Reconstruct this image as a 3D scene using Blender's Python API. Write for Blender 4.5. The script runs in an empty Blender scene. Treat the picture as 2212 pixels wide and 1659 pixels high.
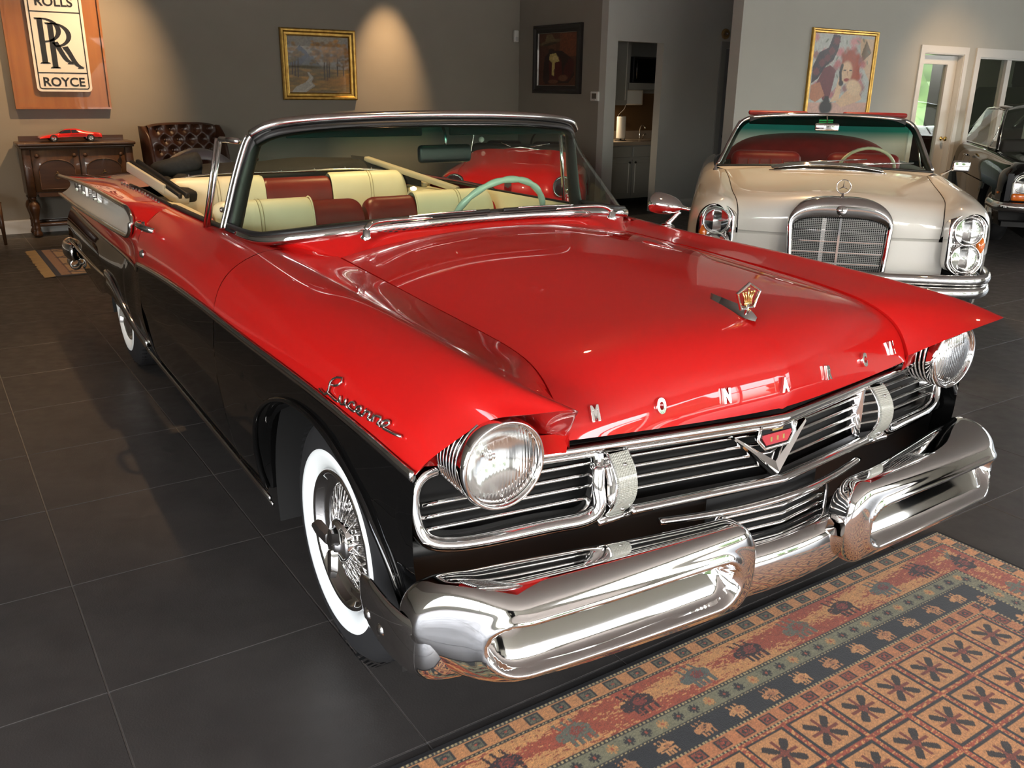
import bpy, bmesh, math, random
import numpy as np
from mathutils import Vector, Matrix
random.seed(7)
PI = math.pi
SC = bpy.context.scene
COL = SC.collection

# ---------------------------------------------------------------- camera, sky, exposure
cam_d = bpy.data.cameras.new('camera'); cam = bpy.data.objects.new('camera', cam_d); COL.objects.link(cam)
CR = Vector((0.83474078, -0.55048234, 0.01330458)); CU = Vector((0.16561214, 0.27402762, 0.94735499)); CF = Vector((0.52514802, 0.78859245, -0.31990858))
cam.matrix_world = Matrix(((CR.x, CU.x, -CF.x, 0), (CR.y, CU.y, -CF.y, 0), (CR.z, CU.z, -CF.z, 1.50868), (0, 0, 0, 1)))
cam_d.sensor_width = 36; cam_d.sensor_fit = 'HORIZONTAL'; cam_d.lens = 1898.45 / 2212 * 36
cam_d.clip_start = .05; cam_d.clip_end = 200
SC.camera = cam
SC.view_settings.view_transform = 'Standard'; SC.view_settings.look = 'None'
SC.view_settings.gamma = 1; SC.view_settings.use_curve_mapping = False
SC.view_settings.exposure = -0.12
world = bpy.data.worlds.new('world'); SC.world = world; world.use_nodes = True
wn = world.node_tree.nodes; wl = world.node_tree.links
bg = wn['Background']
sky = wn.new('ShaderNodeTexSky'); sky.sky_type = 'NISHITA'; sky.sun_disc = False
sky.sun_elevation = math.radians(50); sky.sun_rotation = math.radians(200); sky.air_density = 1.0; sky.dust_density = 5.0; sky.ozone_density = 1.0
hsv = wn.new('ShaderNodeHueSaturation'); hsv.inputs['Saturation'].default_value = .4; hsv.inputs['Value'].default_value = 1.0
wl.new(sky.outputs[0], hsv.inputs['Color']); wl.new(hsv.outputs[0], bg.inputs[0]); bg.inputs[1].default_value = 3.6
SC.cycles.max_bounces = 10; SC.cycles.diffuse_bounces = 4; SC.cycles.glossy_bounces = 6; SC.cycles.transmission_bounces = 8
SC.cycles.caustics_reflective = False; SC.cycles.caustics_refractive = False
SC.cycles.sample_clamp_indirect = 6.0
SC.cycles.use_denoising = True
FY = -6.0          # plane of the shop front behind the camera
CEIL = 3.3
def area_portal(loc, sx, sy, rot):
    l = bpy.data.lights.new('window_portal', 'AREA'); l.shape = 'RECTANGLE'; l.size = sx; l.size_y = sy
    o = bpy.data.objects.new('window_portal', l); COL.objects.link(o); o.location = loc; o.rotation_euler = rot
    l.cycles.is_portal = True
    return o
area_portal((5.0, FY + .12, 1.55), 13.6, 2.3, (PI/2, 0, 0))
area_portal((-3.1, -1.9, 1.6), 2.8, 6.4, (0, -PI/2, 0))
area_portal((13.9, 1.3, 1.6), 2.8, 7.6, (0, PI/2, 0))

# ---------------------------------------------------------------- helpers
def srgb(r, g, b):
    f = lambda c: ((c/255.) / 12.92 if c/255. <= .04045 else ((c/255. + .055) / 1.055) ** 2.4)
    return (f(r), f(g), f(b), 1)
def mat(name, col, rough=.5, metal=0., coat=0., spec=None, emit=None, estr=0., trans=0., ior=1.45, sheen=0.):
    m = bpy.data.materials.new(name); m.use_nodes = True
    b = m.node_tree.nodes['Principled BSDF']
    b.inputs['Base Color'].default_value = col if len(col) == 4 else (*col, 1)
    b.inputs['Roughness'].default_value = rough; b.inputs['Metallic'].default_value = metal
    b.inputs['Coat Weight'].default_value = coat; b.inputs['Coat Roughness'].default_value = .02
    if spec is not None: b.inputs['Specular IOR Level'].default_value = spec
    if emit: b.inputs['Emission Color'].default_value = emit; b.inputs['Emission Strength'].default_value = estr
    b.inputs['Transmission Weight'].default_value = trans; b.inputs['IOR'].default_value = ior
    if sheen: b.inputs['Sheen Weight'].default_value = sheen
    return m
def noise_mat(name, c1, c2, scale, rough=.5, bump=0., detail=4., coat=0., stretch=(1, 1, 1), rough2=None, bscale=None):
    m = mat(name, c1, rough, coat=coat); nt = m.node_tree; b = nt.nodes['Principled BSDF']
    tc = nt.nodes.new('ShaderNodeTexCoord'); mp = nt.nodes.new('ShaderNodeMapping'); mp.inputs['Scale'].default_value = stretch
    n = nt.nodes.new('ShaderNodeTexNoise'); n.inputs['Scale'].default_value = scale; n.inputs['Detail'].default_value = detail
    r = nt.nodes.new('ShaderNodeMix'); r.data_type = 'RGBA'
    r.inputs[6].default_value = c1; r.inputs[7].default_value = c2
    ramp = nt.nodes.new('ShaderNodeMapRange'); ramp.inputs[1].default_value = .3; ramp.inputs[2].default_value = .7
    nt.links.new(tc.outputs['Object'], mp.inputs[0]); nt.links.new(mp.outputs[0], n.inputs['Vector']); nt.links.new(n.outputs[0], ramp.inputs[0])
    nt.links.new(ramp.outputs[0], r.inputs[0]); nt.links.new(r.outputs[2], b.inputs['Base Color'])
    if bump:
        bp = nt.nodes.new('ShaderNodeBump'); bp.inputs['Strength'].default_value = bump; bp.inputs['Distance'].default_value = .01
        src = n
        if bscale:
            src = nt.nodes.new('ShaderNodeTexNoise'); src.inputs['Scale'].default_value = bscale; src.inputs['Detail'].default_value = 3
            nt.links.new(mp.outputs[0], src.inputs['Vector'])
        nt.links.new(src.outputs[0], bp.inputs['Height']); nt.links.new(bp.outputs[0], b.inputs['Normal'])
    return m
def attr_mat(name, rough=.6, bump=0., bscale=300., attr='col', coat=0.):
    m = mat(name, (1, 1, 1, 1), rough, coat=coat); nt = m.node_tree; b = nt.nodes['Principled BSDF']
    a = nt.nodes.new('ShaderNodeVertexColor'); a.layer_name = attr
    nt.links.new(a.outputs[0], b.inputs['Base Color'])
    if bump:
        n = nt.nodes.new('ShaderNodeTexNoise'); n.inputs['Scale'].default_value = bscale
        tc = nt.nodes.new('ShaderNodeTexCoord'); nt.links.new(tc.outputs['Object'], n.inputs['Vector'])
        bp = nt.nodes.new('ShaderNodeBump'); bp.inputs['Strength'].default_value = bump; bp.inputs['Distance'].default_value = .005
        nt.links.new(n.outputs[0], bp.inputs['Height']); nt.links.new(bp.outputs[0], b.inputs['Normal'])
    return m

def tag(o, label=None, cat=None, group=None, kind=None):
    if label: o['label'] = label
    if cat: o['category'] = cat
    if group: o['group'] = group
    if kind: o['kind'] = kind
    return o
def link(name, me, parent=None, loc=None, rot=None, scale=None):
    o = bpy.data.objects.new(name, me); COL.objects.link(o)
    if parent: o.parent = parent
    if loc is not None: o.location = loc
    if rot is not None: o.rotation_euler = rot
    if scale is not None: o.scale = scale
    return o
def thing(name, label, cat, loc=(0, 0, 0), rotz=0., group=None):
    o = link(name, None, loc=loc, rot=(0, 0, rotz)); o.empty_display_size = .1
    return tag(o, label, cat, group)
class MB:
    """collects shapes and links them as one mesh object"""
    def __init__(s): s.v = []; s.f = []; s.m = []; s.cur = 0
    def add(s, V, F):
        k = len(s.v); s.v += [tuple(map(float, p)) for p in V]; s.f += [tuple(i + k for i in f) for f in F]; s.m += [s.cur] * len(F)
        return s
    def grid(s, P, cu=False, cv=False, flip=False):
        P = np.asarray(P, float); n, m = P.shape[:2]; F = []
        for i in range(n if cu else n - 1):
            for j in range(m if cv else m - 1):
                a, b, c, d = i*m + j, ((i+1) % n)*m + j, ((i+1) % n)*m + (j+1) % m, i*m + (j+1) % m
                F.append((a, d, c, b) if flip else (a, b, c, d))
        return s.add(P.reshape(-1, 3), F)
    def box(s, x0, x1, y0, y1, z0, z1):
        V = [(x, y, z) for x in (x0, x1) for y in (y0, y1) for z in (z0, z1)]
        return s.add(V, [(0, 1, 3, 2), (4, 6, 7, 5), (0, 4, 5, 1), (2, 3, 7, 6), (0, 2, 6, 4), (1, 5, 7, 3)])
    def rbox(s, x0, x1, y0, y1, z0, z1, r, seg=2, M=None):
        bm = bmesh.new(); bmesh.ops.create_cube(bm, size=1)
        for v in bm.verts: v.co = Vector(((x0+x1)/2 + v.co.x*(x1-x0), (y0+y1)/2 + v.co.y*(y1-y0), (z0+z1)/2 + v.co.z*(z1-z0)))
        bmesh.ops.bevel(bm, geom=bm.edges[:], offset=r, segments=seg, affect='EDGES', profile=.5)
        return s.bm(bm, M)
    def bm(s, bm, M=None):
        bm.verts.index_update()
        s.add([(M @ v.co if M else v.co) for v in bm.verts], [[v.index for v in f.verts] for f in bm.faces]); bm.free(); return s
    def tube(s, path, r, seg=8, closed=False, caps=True, sx=1., sz=1., up=None):
        """sweep a round (or flattened: sx across, sz along up) section along a path"""
        p = np.asarray(path, float); n = len(p); rr = np.ones(n)*r if np.isscalar(r) else np.asarray(r, float)
        if closed: T = np.roll(p, -1, 0) - np.roll(p, 1, 0)
        else: T = np.gradient(p, axis=0)
        T /= np.linalg.norm(T, axis=1)[:, None] + 1e-12
        rings = []
        u = np.array(up, float) if up is not None else (np.array([0, 0, 1.]) if abs(T[0, 2]) < .9 else np.array([1., 0, 0]))
        for i in range(n):
            t = T[i]
            if up is not None: u = np.array(up, float)
            u = u - t*(u@t); u /= np.linalg.norm(u) + 1e-12; w = np.cross(t, u)
            rings.append([p[i] + rr[i]*(math.cos(a)*w*sx + math.sin(a)*u*sz) for a in np.linspace(0, 2*PI, seg, endpoint=False)])
        s.grid(np.array(rings), cu=closed, cv=True)
        if caps and not closed:
            k = len(s.v) - n*seg
            s.f.append(tuple(range(k, k+seg))); s.f.append(tuple(range(k+(n-1)*seg+seg-1, k+(n-1)*seg-1, -1))); s.m += [s.cur]*2
        return s
    def lathe(s, prof, seg=48, M=None, a0=0., a1=2*PI):
        """profile [(r, h)] spun about the local z axis, placed by the matrix M"""
        full = abs(a1 - a0 - 2*PI) < 1e-6
        A = np.linspace(a0, a1, seg, endpoint=not full)
        P = np.array([[(r*math.cos(a), r*math.sin(a), h) for r, h in prof] for a in A])
        if M is not None:
            Mn = np.array(M); P = P @ Mn[:3, :3].T + Mn[:3, 3]
        return s.grid(P, cu=full)
    def poly(s, pts, thick, M=None):
        """flat outline in xy extruded along z, placed by M"""
        n = len(pts); V = [Vector((a, b, 0)) for a, b in pts] + [Vector((a, b, thick)) for a, b in pts]
        if M is not None: V = [M @ v for v in V]
        F = [tuple(range(n-1, -1, -1)), tuple(range(n, 2*n))] + [(i, (i+1) % n, (i+1) % n + n, i+n) for i in range(n)]
        return s.add(V, F)
    def mirror(s, ax=0):
        k = len(s.v); n = len(s.f)
        s.v += [tuple(-c if i == ax else c for i, c in enumerate(p)) for p in s.v]
        s.f += [tuple(i + k for i in f[::-1]) for f in s.f[:n]]; s.m += s.m[:n]
        return s
    def build(s, name, m, parent=None, smooth=True, ang=None, cols=None, **kw):
        me = bpy.data.meshes.new(name); me.from_pydata(s.v, [], s.f)
        for k in (m if isinstance(m, (list, tuple)) else [m]): me.materials.append(k)
        if isinstance(m, (list, tuple)): me.polygons.foreach_set('material_index', s.m)
        if smooth:
            me.polygons.foreach_set('use_smooth', [True]*len(me.polygons))
            if ang is not None: me.set_sharp_from_angle(angle=math.radians(ang))
        if cols is not None:
            a = me.color_attributes.new('col', 'FLOAT_COLOR', 'POINT'); a.data.foreach_set('color', np.asarray(cols, np.float32).reshape(-1))
        me.update()
        return link(name, me, parent, **kw)
def mirrored(o, parent=None):
    """the same part on the other side of the car"""
    me = o.data.copy(); n = len(me.vertices); co = np.zeros(n*3); me.vertices.foreach_get('co', co); co = co.reshape(-1, 3); co[:, 0] *= -1
    me.vertices.foreach_set('co', co.reshape(-1)); me.flip_normals(); me.update()
    c = link(o.name.split('.')[0], me, parent or o.parent)
    c.location = (-o.location.x, o.location.y, o.location.z)
    if 'label' in o: c['label'] = o['label']
    if 'kind' in o: c['kind'] = o['kind']
    for ch in o.children: mirrored(ch, c)
    return c
def both(o): return o, mirrored(o)
def cspline(x, Y, q):
    """natural cubic spline through (x, Y) at q; Y may hold vectors"""
    x = np.asarray(x, float); Y = np.asarray(Y, float); q = np.asarray(q, float); n = len(x)
    Y2 = Y.reshape(n, -1); h = np.diff(x)
    A = np.eye(n); B = np.zeros_like(Y2)
    for i in range(1, n-1):
        A[i, i-1] = h[i-1]; A[i, i] = 2*(h[i-1] + h[i]); A[i, i+1] = h[i]
        B[i] = 6*((Y2[i+1]-Y2[i])/h[i] - (Y2[i]-Y2[i-1])/h[i-1])
    M = np.linalg.solve(A, B)
    k = np.clip(np.searchsorted(x, q) - 1, 0, n-2); a = (x[k+1]-q)[..., None]; b = (q-x[k])[..., None]; hh = h[k][..., None]
    r = M[k]*a**3/(6*hh) + M[k+1]*b**3/(6*hh) + (Y2[k]/hh - M[k]*hh/6)*a + (Y2[k+1]/hh - M[k+1]*hh/6)*b
    return r.reshape(q.shape + Y.shape[1:])
def curve(pts, n=40, closed=False):
    p = np.asarray(pts, float)
    if closed: p = np.vstack([p[-2:], p, p[:3]])
    t = np.concatenate([[0], np.cumsum(np.linalg.norm(np.diff(p, axis=0), axis=1)**.6)])
    if closed: return cspline(t, p, np.linspace(t[2], t[-3], n, endpoint=False))
    return cspline(t, p, np.linspace(0, t[-1], n))
def rails(R, ns=50, nt=40):
    """surface through rails R[k][station] = (x, y, z): cubic along the stations and across the rails"""
    R = np.asarray(R, float); K, S = R.shape[:2]
    s = np.concatenate([[0], np.cumsum(np.linalg.norm(np.diff(R.mean(0), axis=0), axis=1)**.7)])
    q = np.array([cspline(s, R[k], np.linspace(0, s[-1], ns)) for k in range(K)])
    t = np.concatenate([[0], np.cumsum(np.linalg.norm(np.diff(R, axis=0), axis=2).mean(1)**.7)])
    return cspline(t, q, np.linspace(0, t[-1], nt)).transpose(1, 0, 2)     # [station, across]
def interp(y, tab): return np.interp(y, [a for a, _ in tab], [b for _, b in tab])
def Mat(loc=(0, 0, 0), ax=None, ang=0., z=None, x=None):
    """placement matrix; z = direction the local z axis points to"""
    if z is not None:
        q = Vector(z).normalized()
        if x is not None:
            xx = Vector(x); xx = (xx - q*xx.dot(q)).normalized(); yy = q.cross(xx)
            return Matrix(((xx.x, yy.x, q.x, loc[0]), (xx.y, yy.y, q.y, loc[1]), (xx.z, yy.z, q.z, loc[2]), (0, 0, 0, 1)))
        return Matrix.Translation(loc) @ q.to_track_quat('Z', 'Y').to_matrix().to_4x4()
    return Matrix.Translation(loc) @ (Matrix.Rotation(ang, 4, ax) if ax else Matrix())
def text_mesh(s, size, extrude, M, xs=1., align='CENTER', bevel=0., offset=0.):
    c = bpy.data.curves.new('t', 'FONT'); c.body = s; c.size = size; c.extrude = extrude; c.align_x = align; c.align_y = 'CENTER'; c.bevel_depth = bevel; c.offset = offset
    c.resolution_u = 6
    o = bpy.data.objects.new('t', c); COL.objects.link(o)
    dg = bpy.context.evaluated_depsgraph_get(); me = bpy.data.meshes.new_from_object(o.evaluated_get(dg))
    V = [M @ Vector((v.co.x*xs, v.co.y, v.co.z)) for v in me.vertices]; F = [tuple(p.vertices) for p in me.polygons]
    bpy.data.objects.remove(o); bpy.data.curves.remove(c); bpy.data.meshes.remove(me)
    return V, F

# ---------------------------------------------------------------- materials
RED = mat('red_car_paint', (.52, .008, .007, 1), .35, coat=1.0, spec=.1)
BLACKP = mat('black_car_paint', (.003, .003, .003, 1), .3, coat=1.0, spec=.0)
CHROME = mat('chrome', (.82, .81, .80, 1), .05, 1.0)
CHROME2 = mat('bright_trim', (.7, .69, .67, 1), .14, 1.0)
STEEL = mat('brushed_steel', (.55, .54, .53, 1), .25, 1.0)
DARK = mat('dark_void', (.006, .006, .006, 1), .7)
RUBBER = mat('tyre_rubber', (.014, .014, .015, 1), .62)
BLACKM = mat('black_rubber_trim', (.012, .012, .012, 1), .45)
WHITEW = mat('whitewall_rubber', (.82, .86, .86, 1), .5)
CREAM = noise_mat('cream_vinyl', (.84, .78, .55, 1), (.80, .73, .50, 1), 8, .38, bump=.05, bscale=400)
MAROON = noise_mat('maroon_vinyl', (.19, .022, .016, 1), (.16, .018, .012, 1), 12, .35, bump=.05, bscale=400)
STITCH = mat('stitch_thread', (.42, .36, .20, 1), .7)
GOLD = mat('gold_plate', (.80, .58, .22, 1), .22, 1.0)
WHITEPAINT = mat('cove_off_white_paint', (.74, .72, .66, 1), .35, coat=.6)
REDBADGE = mat('badge_enamel_red', (.45, .02, .03, 1), .2, coat=1)
LENS = mat('ribbed_clear_lens', (.62, .62, .54, 1), .18, coat=.8)
AMBER = mat('amber_lens', (.75, .16, .01, 1), .12, coat=.8)
MINT = mat('mint_plastic', (.58, .70, .60, 1), .25, coat=.5)
TOPBLACK = noise_mat('black_canvas', (.012, .012, .011, 1), (.02, .02, .018, 1), 60, .8, bump=.1)
TOPBEIGE = mat('beige_top_lining', (.48, .42, .30, 1), .7)
WHITEPL = mat('white_plastic', (.75, .75, .72, 1), .4)
MIRRORG = mat('mirror_glass', (.75, .8, .8, 1), .02, 1.0)
def glass_mat(name, tint, band=None, rough=0.):
    """thin pane: mostly see-through with a fresnel reflection"""
    m = bpy.data.materials.new(name); m.use_nodes = True; nt = m.node_tree; nt.nodes.clear()
    out = nt.nodes.new('ShaderNodeOutputMaterial'); mix = nt.nodes.new('ShaderNodeMixShader')
    tr = nt.nodes.new('ShaderNodeBsdfTransparent'); gl = nt.nodes.new('ShaderNodeBsdfGlossy'); fr = nt.nodes.new('ShaderNodeFresnel')
    tr.inputs[0].default_value = tint; gl.inputs['Roughness'].default_value = rough
    ge = nt.nodes.new('ShaderNodeNewGeometry'); ir = nt.nodes.new('ShaderNodeMapRange'); ir.inputs[3].default_value = 1.45; ir.inputs[4].default_value = 1/1.45
    nt.links.new(ge.outputs['Backfacing'], ir.inputs[0]); nt.links.new(ir.outputs[0], fr.inputs[0])
    nt.links.new(fr.outputs[0], mix.inputs[0]); nt.links.new(tr.outputs[0], mix.inputs[1]); nt.links.new(gl.outputs[0], mix.inputs[2]); nt.links.new(mix.outputs[0], out.inputs[0])
    if band:   # (z of the band's lower end, z of its full tint, colour)
        z0, z1, bc = band
        g = nt.nodes.new('ShaderNodeTexCoord'); sx = nt.nodes.new('ShaderNodeSeparateXYZ'); mr = nt.nodes.new('ShaderNodeMapRange')
        mr.inputs[1].default_value = z0; mr.inputs[2].default_value = z1
        mx = nt.nodes.new('ShaderNodeMix'); mx.data_type = 'RGBA'; mx.inputs[6].default_value = tint; mx.inputs[7].default_value = bc
        nt.links.new(g.outputs['Object'], sx.inputs[0]); nt.links.new(sx.outputs[2], mr.inputs[0]); nt.links.new(mr.outputs[0], mx.inputs[0]); nt.links.new(mx.outputs[2], tr.inputs[0])
    return m
GLASS = glass_mat('clear_glass', (.93, .96, .94, 1))
WSGLASS = glass_mat('tinted_windscreen_glass', (.80, .93, .82, 1), (1.27, 1.35, (.02, .24, .20, 1)))
WSGLASS2 = glass_mat('tinted_windscreen_glass_b', (.84, .94, .84, 1), (1.16, 1.24, (.02, .30, .25, 1)))
# ribbed glass of sealed-beam lamps: clear shell over a bright reflector
def lamp_glass(name):
    m = mat(name, (.9, .92, .92, 1), .06, 0., trans=1., ior=1.3); nt = m.node_tree; b = nt.nodes['Principled BSDF']
    tc = nt.nodes.new('ShaderNodeTexCoord'); w = nt.nodes.new('ShaderNodeTexWave'); w.inputs['Scale'].default_value = 40; w.bands_direction = 'X'
    bp = nt.nodes.new('ShaderNodeBump'); bp.inputs['Strength'].default_value = .12; bp.inputs['Distance'].default_value = .004
    nt.links.new(tc.outputs['Object'], w.inputs[0]); nt.links.new(w.outputs[1], bp.inputs['Height']); nt.links.new(bp.outputs[0], b.inputs['Normal'])
    return m
LAMPG = lamp_glass('sealed_beam_glass')
REFLECTOR = mat('lamp_reflector', (.85, .85, .84, 1), .16, 1.0)
# ================================================================ the setting
TAUPE = noise_mat('taupe_wall_paint', (.285, .262, .222, 1), (.27, .248, .21, 1), 3, .75, bump=.03, bscale=250)
LIGHTW = noise_mat('light_grey_wall_paint', (.50, .50, .45, 1), (.48, .48, .435, 1), 3, .75, bump=.03, bscale=250)
GREYW = noise_mat('grey_wall_paint', (.33, .335, .32, 1), (.31, .315, .30, 1), 3, .75, bump=.03, bscale=250)
WHITET = mat('white_trim_paint', (.72, .72, .69, 1), .4)
CEILM = mat('ceiling_paint', (.38, .35, .34, 1), .8)
GROUT = mat('floor_grout', (.22, .21, .20, 1), .8)
def tile_mat():
    m = noise_mat('charcoal_floor_tile', (.034, .031, .029, 1), (.046, .042, .039, 1), 5, .42, bump=.06, detail=8, bscale=180)
    nt = m.node_tree; b = nt.nodes['Principled BSDF']
    oi = nt.nodes.new('ShaderNodeObjectInfo')
    n = nt.nodes.new('ShaderNodeTexNoise'); n.inputs['Scale'].default_value = 14; n.inputs['Detail'].default_value = 6
    tc = nt.nodes.new('ShaderNodeTexCoord'); nt.links.new(tc.outputs['Object'], n.inputs['Vector'])
    mr = nt.nodes.new('ShaderNodeMapRange'); mr.inputs[1].default_value = .3; mr.inputs[2].default_value = .7; mr.inputs[3].default_value = .36; mr.inputs[4].default_value = .52
    nt.links.new(n.outputs[0], mr.inputs[0]); nt.links.new(mr.outputs[0], b.inputs['Roughness'])
    return m
TILE = tile_mat()
XL, XR, YB = -3.2, 14.0, 10.45
YK, YW = 8.6, 6.76      # wall with the kitchen doorway; wall with the white door and window
def struct(name, mb, m, smooth=False, label=None):
    o = mb.build(name, m, smooth=smooth); tag(o, label, None, None, 'structure'); return o
floor = struct('floor', MB().box(XL-.2, 19.2, FY-.2, 14.2, -.12, -.003), GROUT)
T0x, T0y, TS = .19184, 2.16446, .61
tb = MB(); tb.rbox(.0017, TS-.0017, .0017, TS-.0017, -.012, 0, .0015, 1)
tile0 = None; rest = MB()
def inview(x, y):
    d = Vector((x, y, 0)) - Vector((0, 0, 1.50868)); z = d.dot(CF)
    if z < .2: return False
    return abs(d.dot(CR)/z) < .64 and abs(d.dot(CU)/z) < .50
cells = []
for i in range(-6, 23):
    for j in range(-10, 17):
        x, y = T0x + i*TS, T0y + j*TS
        if x < XL-.7 or x > XR or y < FY-.3 or y > YB+.3: continue
        vis = any(inview(x+a*TS, y+b*TS) for a in (0, .5, 1) for b in (0, .5, 1)) and not (x > 7.3 and y > YW) and y < YB and x < 13.9
        cells.append((vis, math.hypot(x+.3, y+.3), x, y))
vis = sorted([c for c in cells if c[0]], key=lambda c: c[1])
for c in vis[:300]:
    if tile0 is None: tile0 = tb.build('tile', TILE, floor, smooth=False, loc=(c[2], c[3], 0))
    else:
        o = tile0.copy(); COL.objects.link(o); o.location = (c[2], c[3], 0)
for c in vis[300:] + [c for c in cells if not c[0]]:
    x, y = c[2], c[3]; rest.add([(x+.002, y+.002, 0), (x+TS-.002, y+.002, 0), (x+TS-.002, y+TS-.002, 0), (x+.002, y+TS-.002, 0)], [(0, 1, 2, 3)])
tag(rest.build('far_tiles', TILE, floor, smooth=False), kind='stuff')

struct('wall_back', MB().box(XL, 7.0, YB, YB+.15, 0, CEIL), TAUPE)
struct('wall_side', MB().box(7.0, 7.13, YK+.12, YB+.15, 0, CEIL), TAUPE)
OPL, OPR, OPH = 7.165, 7.89, 2.045
m = MB(); m.box(7.0, OPL, YK, YK+.12, 0, CEIL); m.box(OPR, 9.6, YK, YK+.12, 0, CEIL); m.box(OPL, OPR, YK, YK+.12, OPH, CEIL)
struct('wall_kitchen', m, noise_mat('pale_grey_wall_paint', (.56, .565, .53, 1), (.54, .545, .51, 1), 3, .75, bump=.03, bscale=250))
struct('wall_kitchen_back', MB().box(7.13, 9.6, 9.85, 10.0, 0, CEIL), GREYW)
struct('wall_kitchen_right', MB().box(9.5, 9.62, YK+.12, 10.0, 0, CEIL), GREYW)
struct('wall_passage', MB().box(9.6, 9.75, YW+.14, YK+.12, 0, CEIL), GREYW)
# the light wall with door and window openings
DL, DR, DH = 10.44, 11.295, 1.975
WL, WR, WB, WT = 11.66, 13.35, .37, 1.957
m = MB(); m.box(7.25, DL, YW, YW+.14, 0, CEIL); m.box(DL, DR, YW, YW+.14, DH, CEIL); m.box(DR, WL, YW, YW+.14, 0, CEIL)
m.box(WL, WR, YW, YW+.14, WT, CEIL); m.box(WL, WR, YW, YW+.14, 0, WB); m.box(WR, 19.0, YW, YW+.14, 0, CEIL)
struct('wall_gallery', m, LIGHTW)
m = MB(); m.box(XL-.15, XL, 1.23, YB+.15, 0, CEIL); m.box(XL-.15, XL, FY, -5.0, 0, CEIL); m.box(XL-.15, XL, -5.0, 1.23, 0, .45); m.box(XL-.15, XL, -5.0, 1.23, 2.6, CEIL)
struct('wall_left', m, LIGHTW)
for k, y in enumerate((-5.0, -2.9, -.83, 1.23)): struct('trim_%d' % (k+40), MB().box(XL-.13, XL-.02, y-.045, y+.045, .45, 2.6), WHITET)
m = MB(); m.box(XR, XR+.15, FY, -2.5, 0, CEIL); m.box(XR, XR+.15, 5.1, YW, 0, CEIL); m.box(XR, XR+.15, -2.5, 5.1, 0, .45); m.box(XR, XR+.15, -2.5, 5.1, 2.6, CEIL)
struct('wall_right', m, LIGHTW)
for k, y in enumerate((-2.5, -.6, 1.3, 3.2, 5.1)): struct('trim_%d' % (k+60), MB().box(XR+.02, XR+.13, y-.045, y+.045, .45, 2.6), WHITET)
# shop front behind the camera: glazed bays between posts
m = MB(); m.box(XL, XR, FY-.15, FY, 0, .45); m.box(XL, XR, FY-.15, FY, 2.6, CEIL); m.box(XL, -1.6, FY-.15, FY, 0, CEIL); m.box(11.6, XR, FY-.15, FY, 0, CEIL)
struct('wall_front', m, LIGHTW)
for k, x in enumerate(np.linspace(-1.6, 11.6, 8)):
    o = struct('trim_%d' % (k+1), MB().box(x-.045, x+.045, FY-.13, FY-.02, .45, 2.6), WHITET)
struct('trim_20', MB().box(-1.6, 11.6, FY-.11, FY-.04, 1.98, 2.04), WHITET)
ceiling = struct('ceiling', MB().box(XL-.2, 19.2, FY-.2, 14.2, CEIL, CEIL+.15), CEILM)
for n, b in (('baseboard_back', (XL, 7.0, YB-.016, YB, 0, .125)), ('baseboard_side', (6.984, 7.0, YK, YB, 0, .125)),
             ('baseboard_kitchen', (OPR, 9.6, YK-.016, YK, 0, .125)), ('baseboard_gallery', (7.25, 10.36, YW-.016, YW, 0, .125))):
    mb = MB(); mb.box(*b)
    x0, x1, y0, y1, z0, z1 = b
    mb.box(x0, x1, y0+.004 if x1-x0 > .1 else y0, y1, z1, z1+.012) if x1-x0 > .1 else mb.box(x0+.004, x1, y0, y1, z1, z1+.012)
    struct(n, mb, WHITET)
# door with a long pane, its casing
def frame_boxes(mb, x0, x1, z0, z1, w, y0, y1, bottom=False):
    mb.box(x0-w, x0, y0, y1, z0, z1+w); mb.box(x1, x1+w, y0, y1, z0, z1+w); mb.box(x0, x1, y0, y1, z1, z1+w)
    if bottom: mb.box(x0-w, x1+w, y0, y1, z0-w, z0)
m = MB(); frame_boxes(m, DL, DR, 0, DH, .085, YW-.02, YW); frame_boxes(m, DL+.012, DR-.012, 0, DH-.012, .012, YW-.012, YW+.14)
struct('trim_30', m, WHITET)
d1 = link('door_1', None); tag(d1, None, None, None, 'structure')
DX0, DX1 = DL+.02, DR-.02
gx0, gx1, gz0, gz1 = 10.50, 11.06, .30, 1.85
yd0, yd1 = YW+.06, YW+.10
m = MB(); m.box(DX0, gx0, yd0, yd1, .01, DH-.02); m.box(gx1, DX1, yd0, yd1, .01, DH-.02); m.box(gx0, gx1, yd0, yd1, gz1, DH-.02); m.box(gx0, gx1, yd0, yd1, .01, gz0)
m.build('door_leaf', WHITET, d1, smooth=False)
m = MB(); frame_boxes(m, gx0, gx1, gz0, gz1, .018, yd0-.012, yd0, True); m.build('glazing_bead', WHITET, d1, smooth=False)
MB().box(gx0, gx1, yd0+.015, yd0+.021, gz0, gz1).build('pane', GLASS, d1, smooth=False)
k = MB(); k.lathe([(.001, 0), (.028, 0), (.028, .006), (.012, .012), (.011, .035), (.024, .045), (.030, .058), (.026, .072), (.001, .078)], 20, Mat((DX1-.09, yd0, .95), z=(0, -1, 0)))
k.build('door_knob', GOLD, d1)
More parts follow.
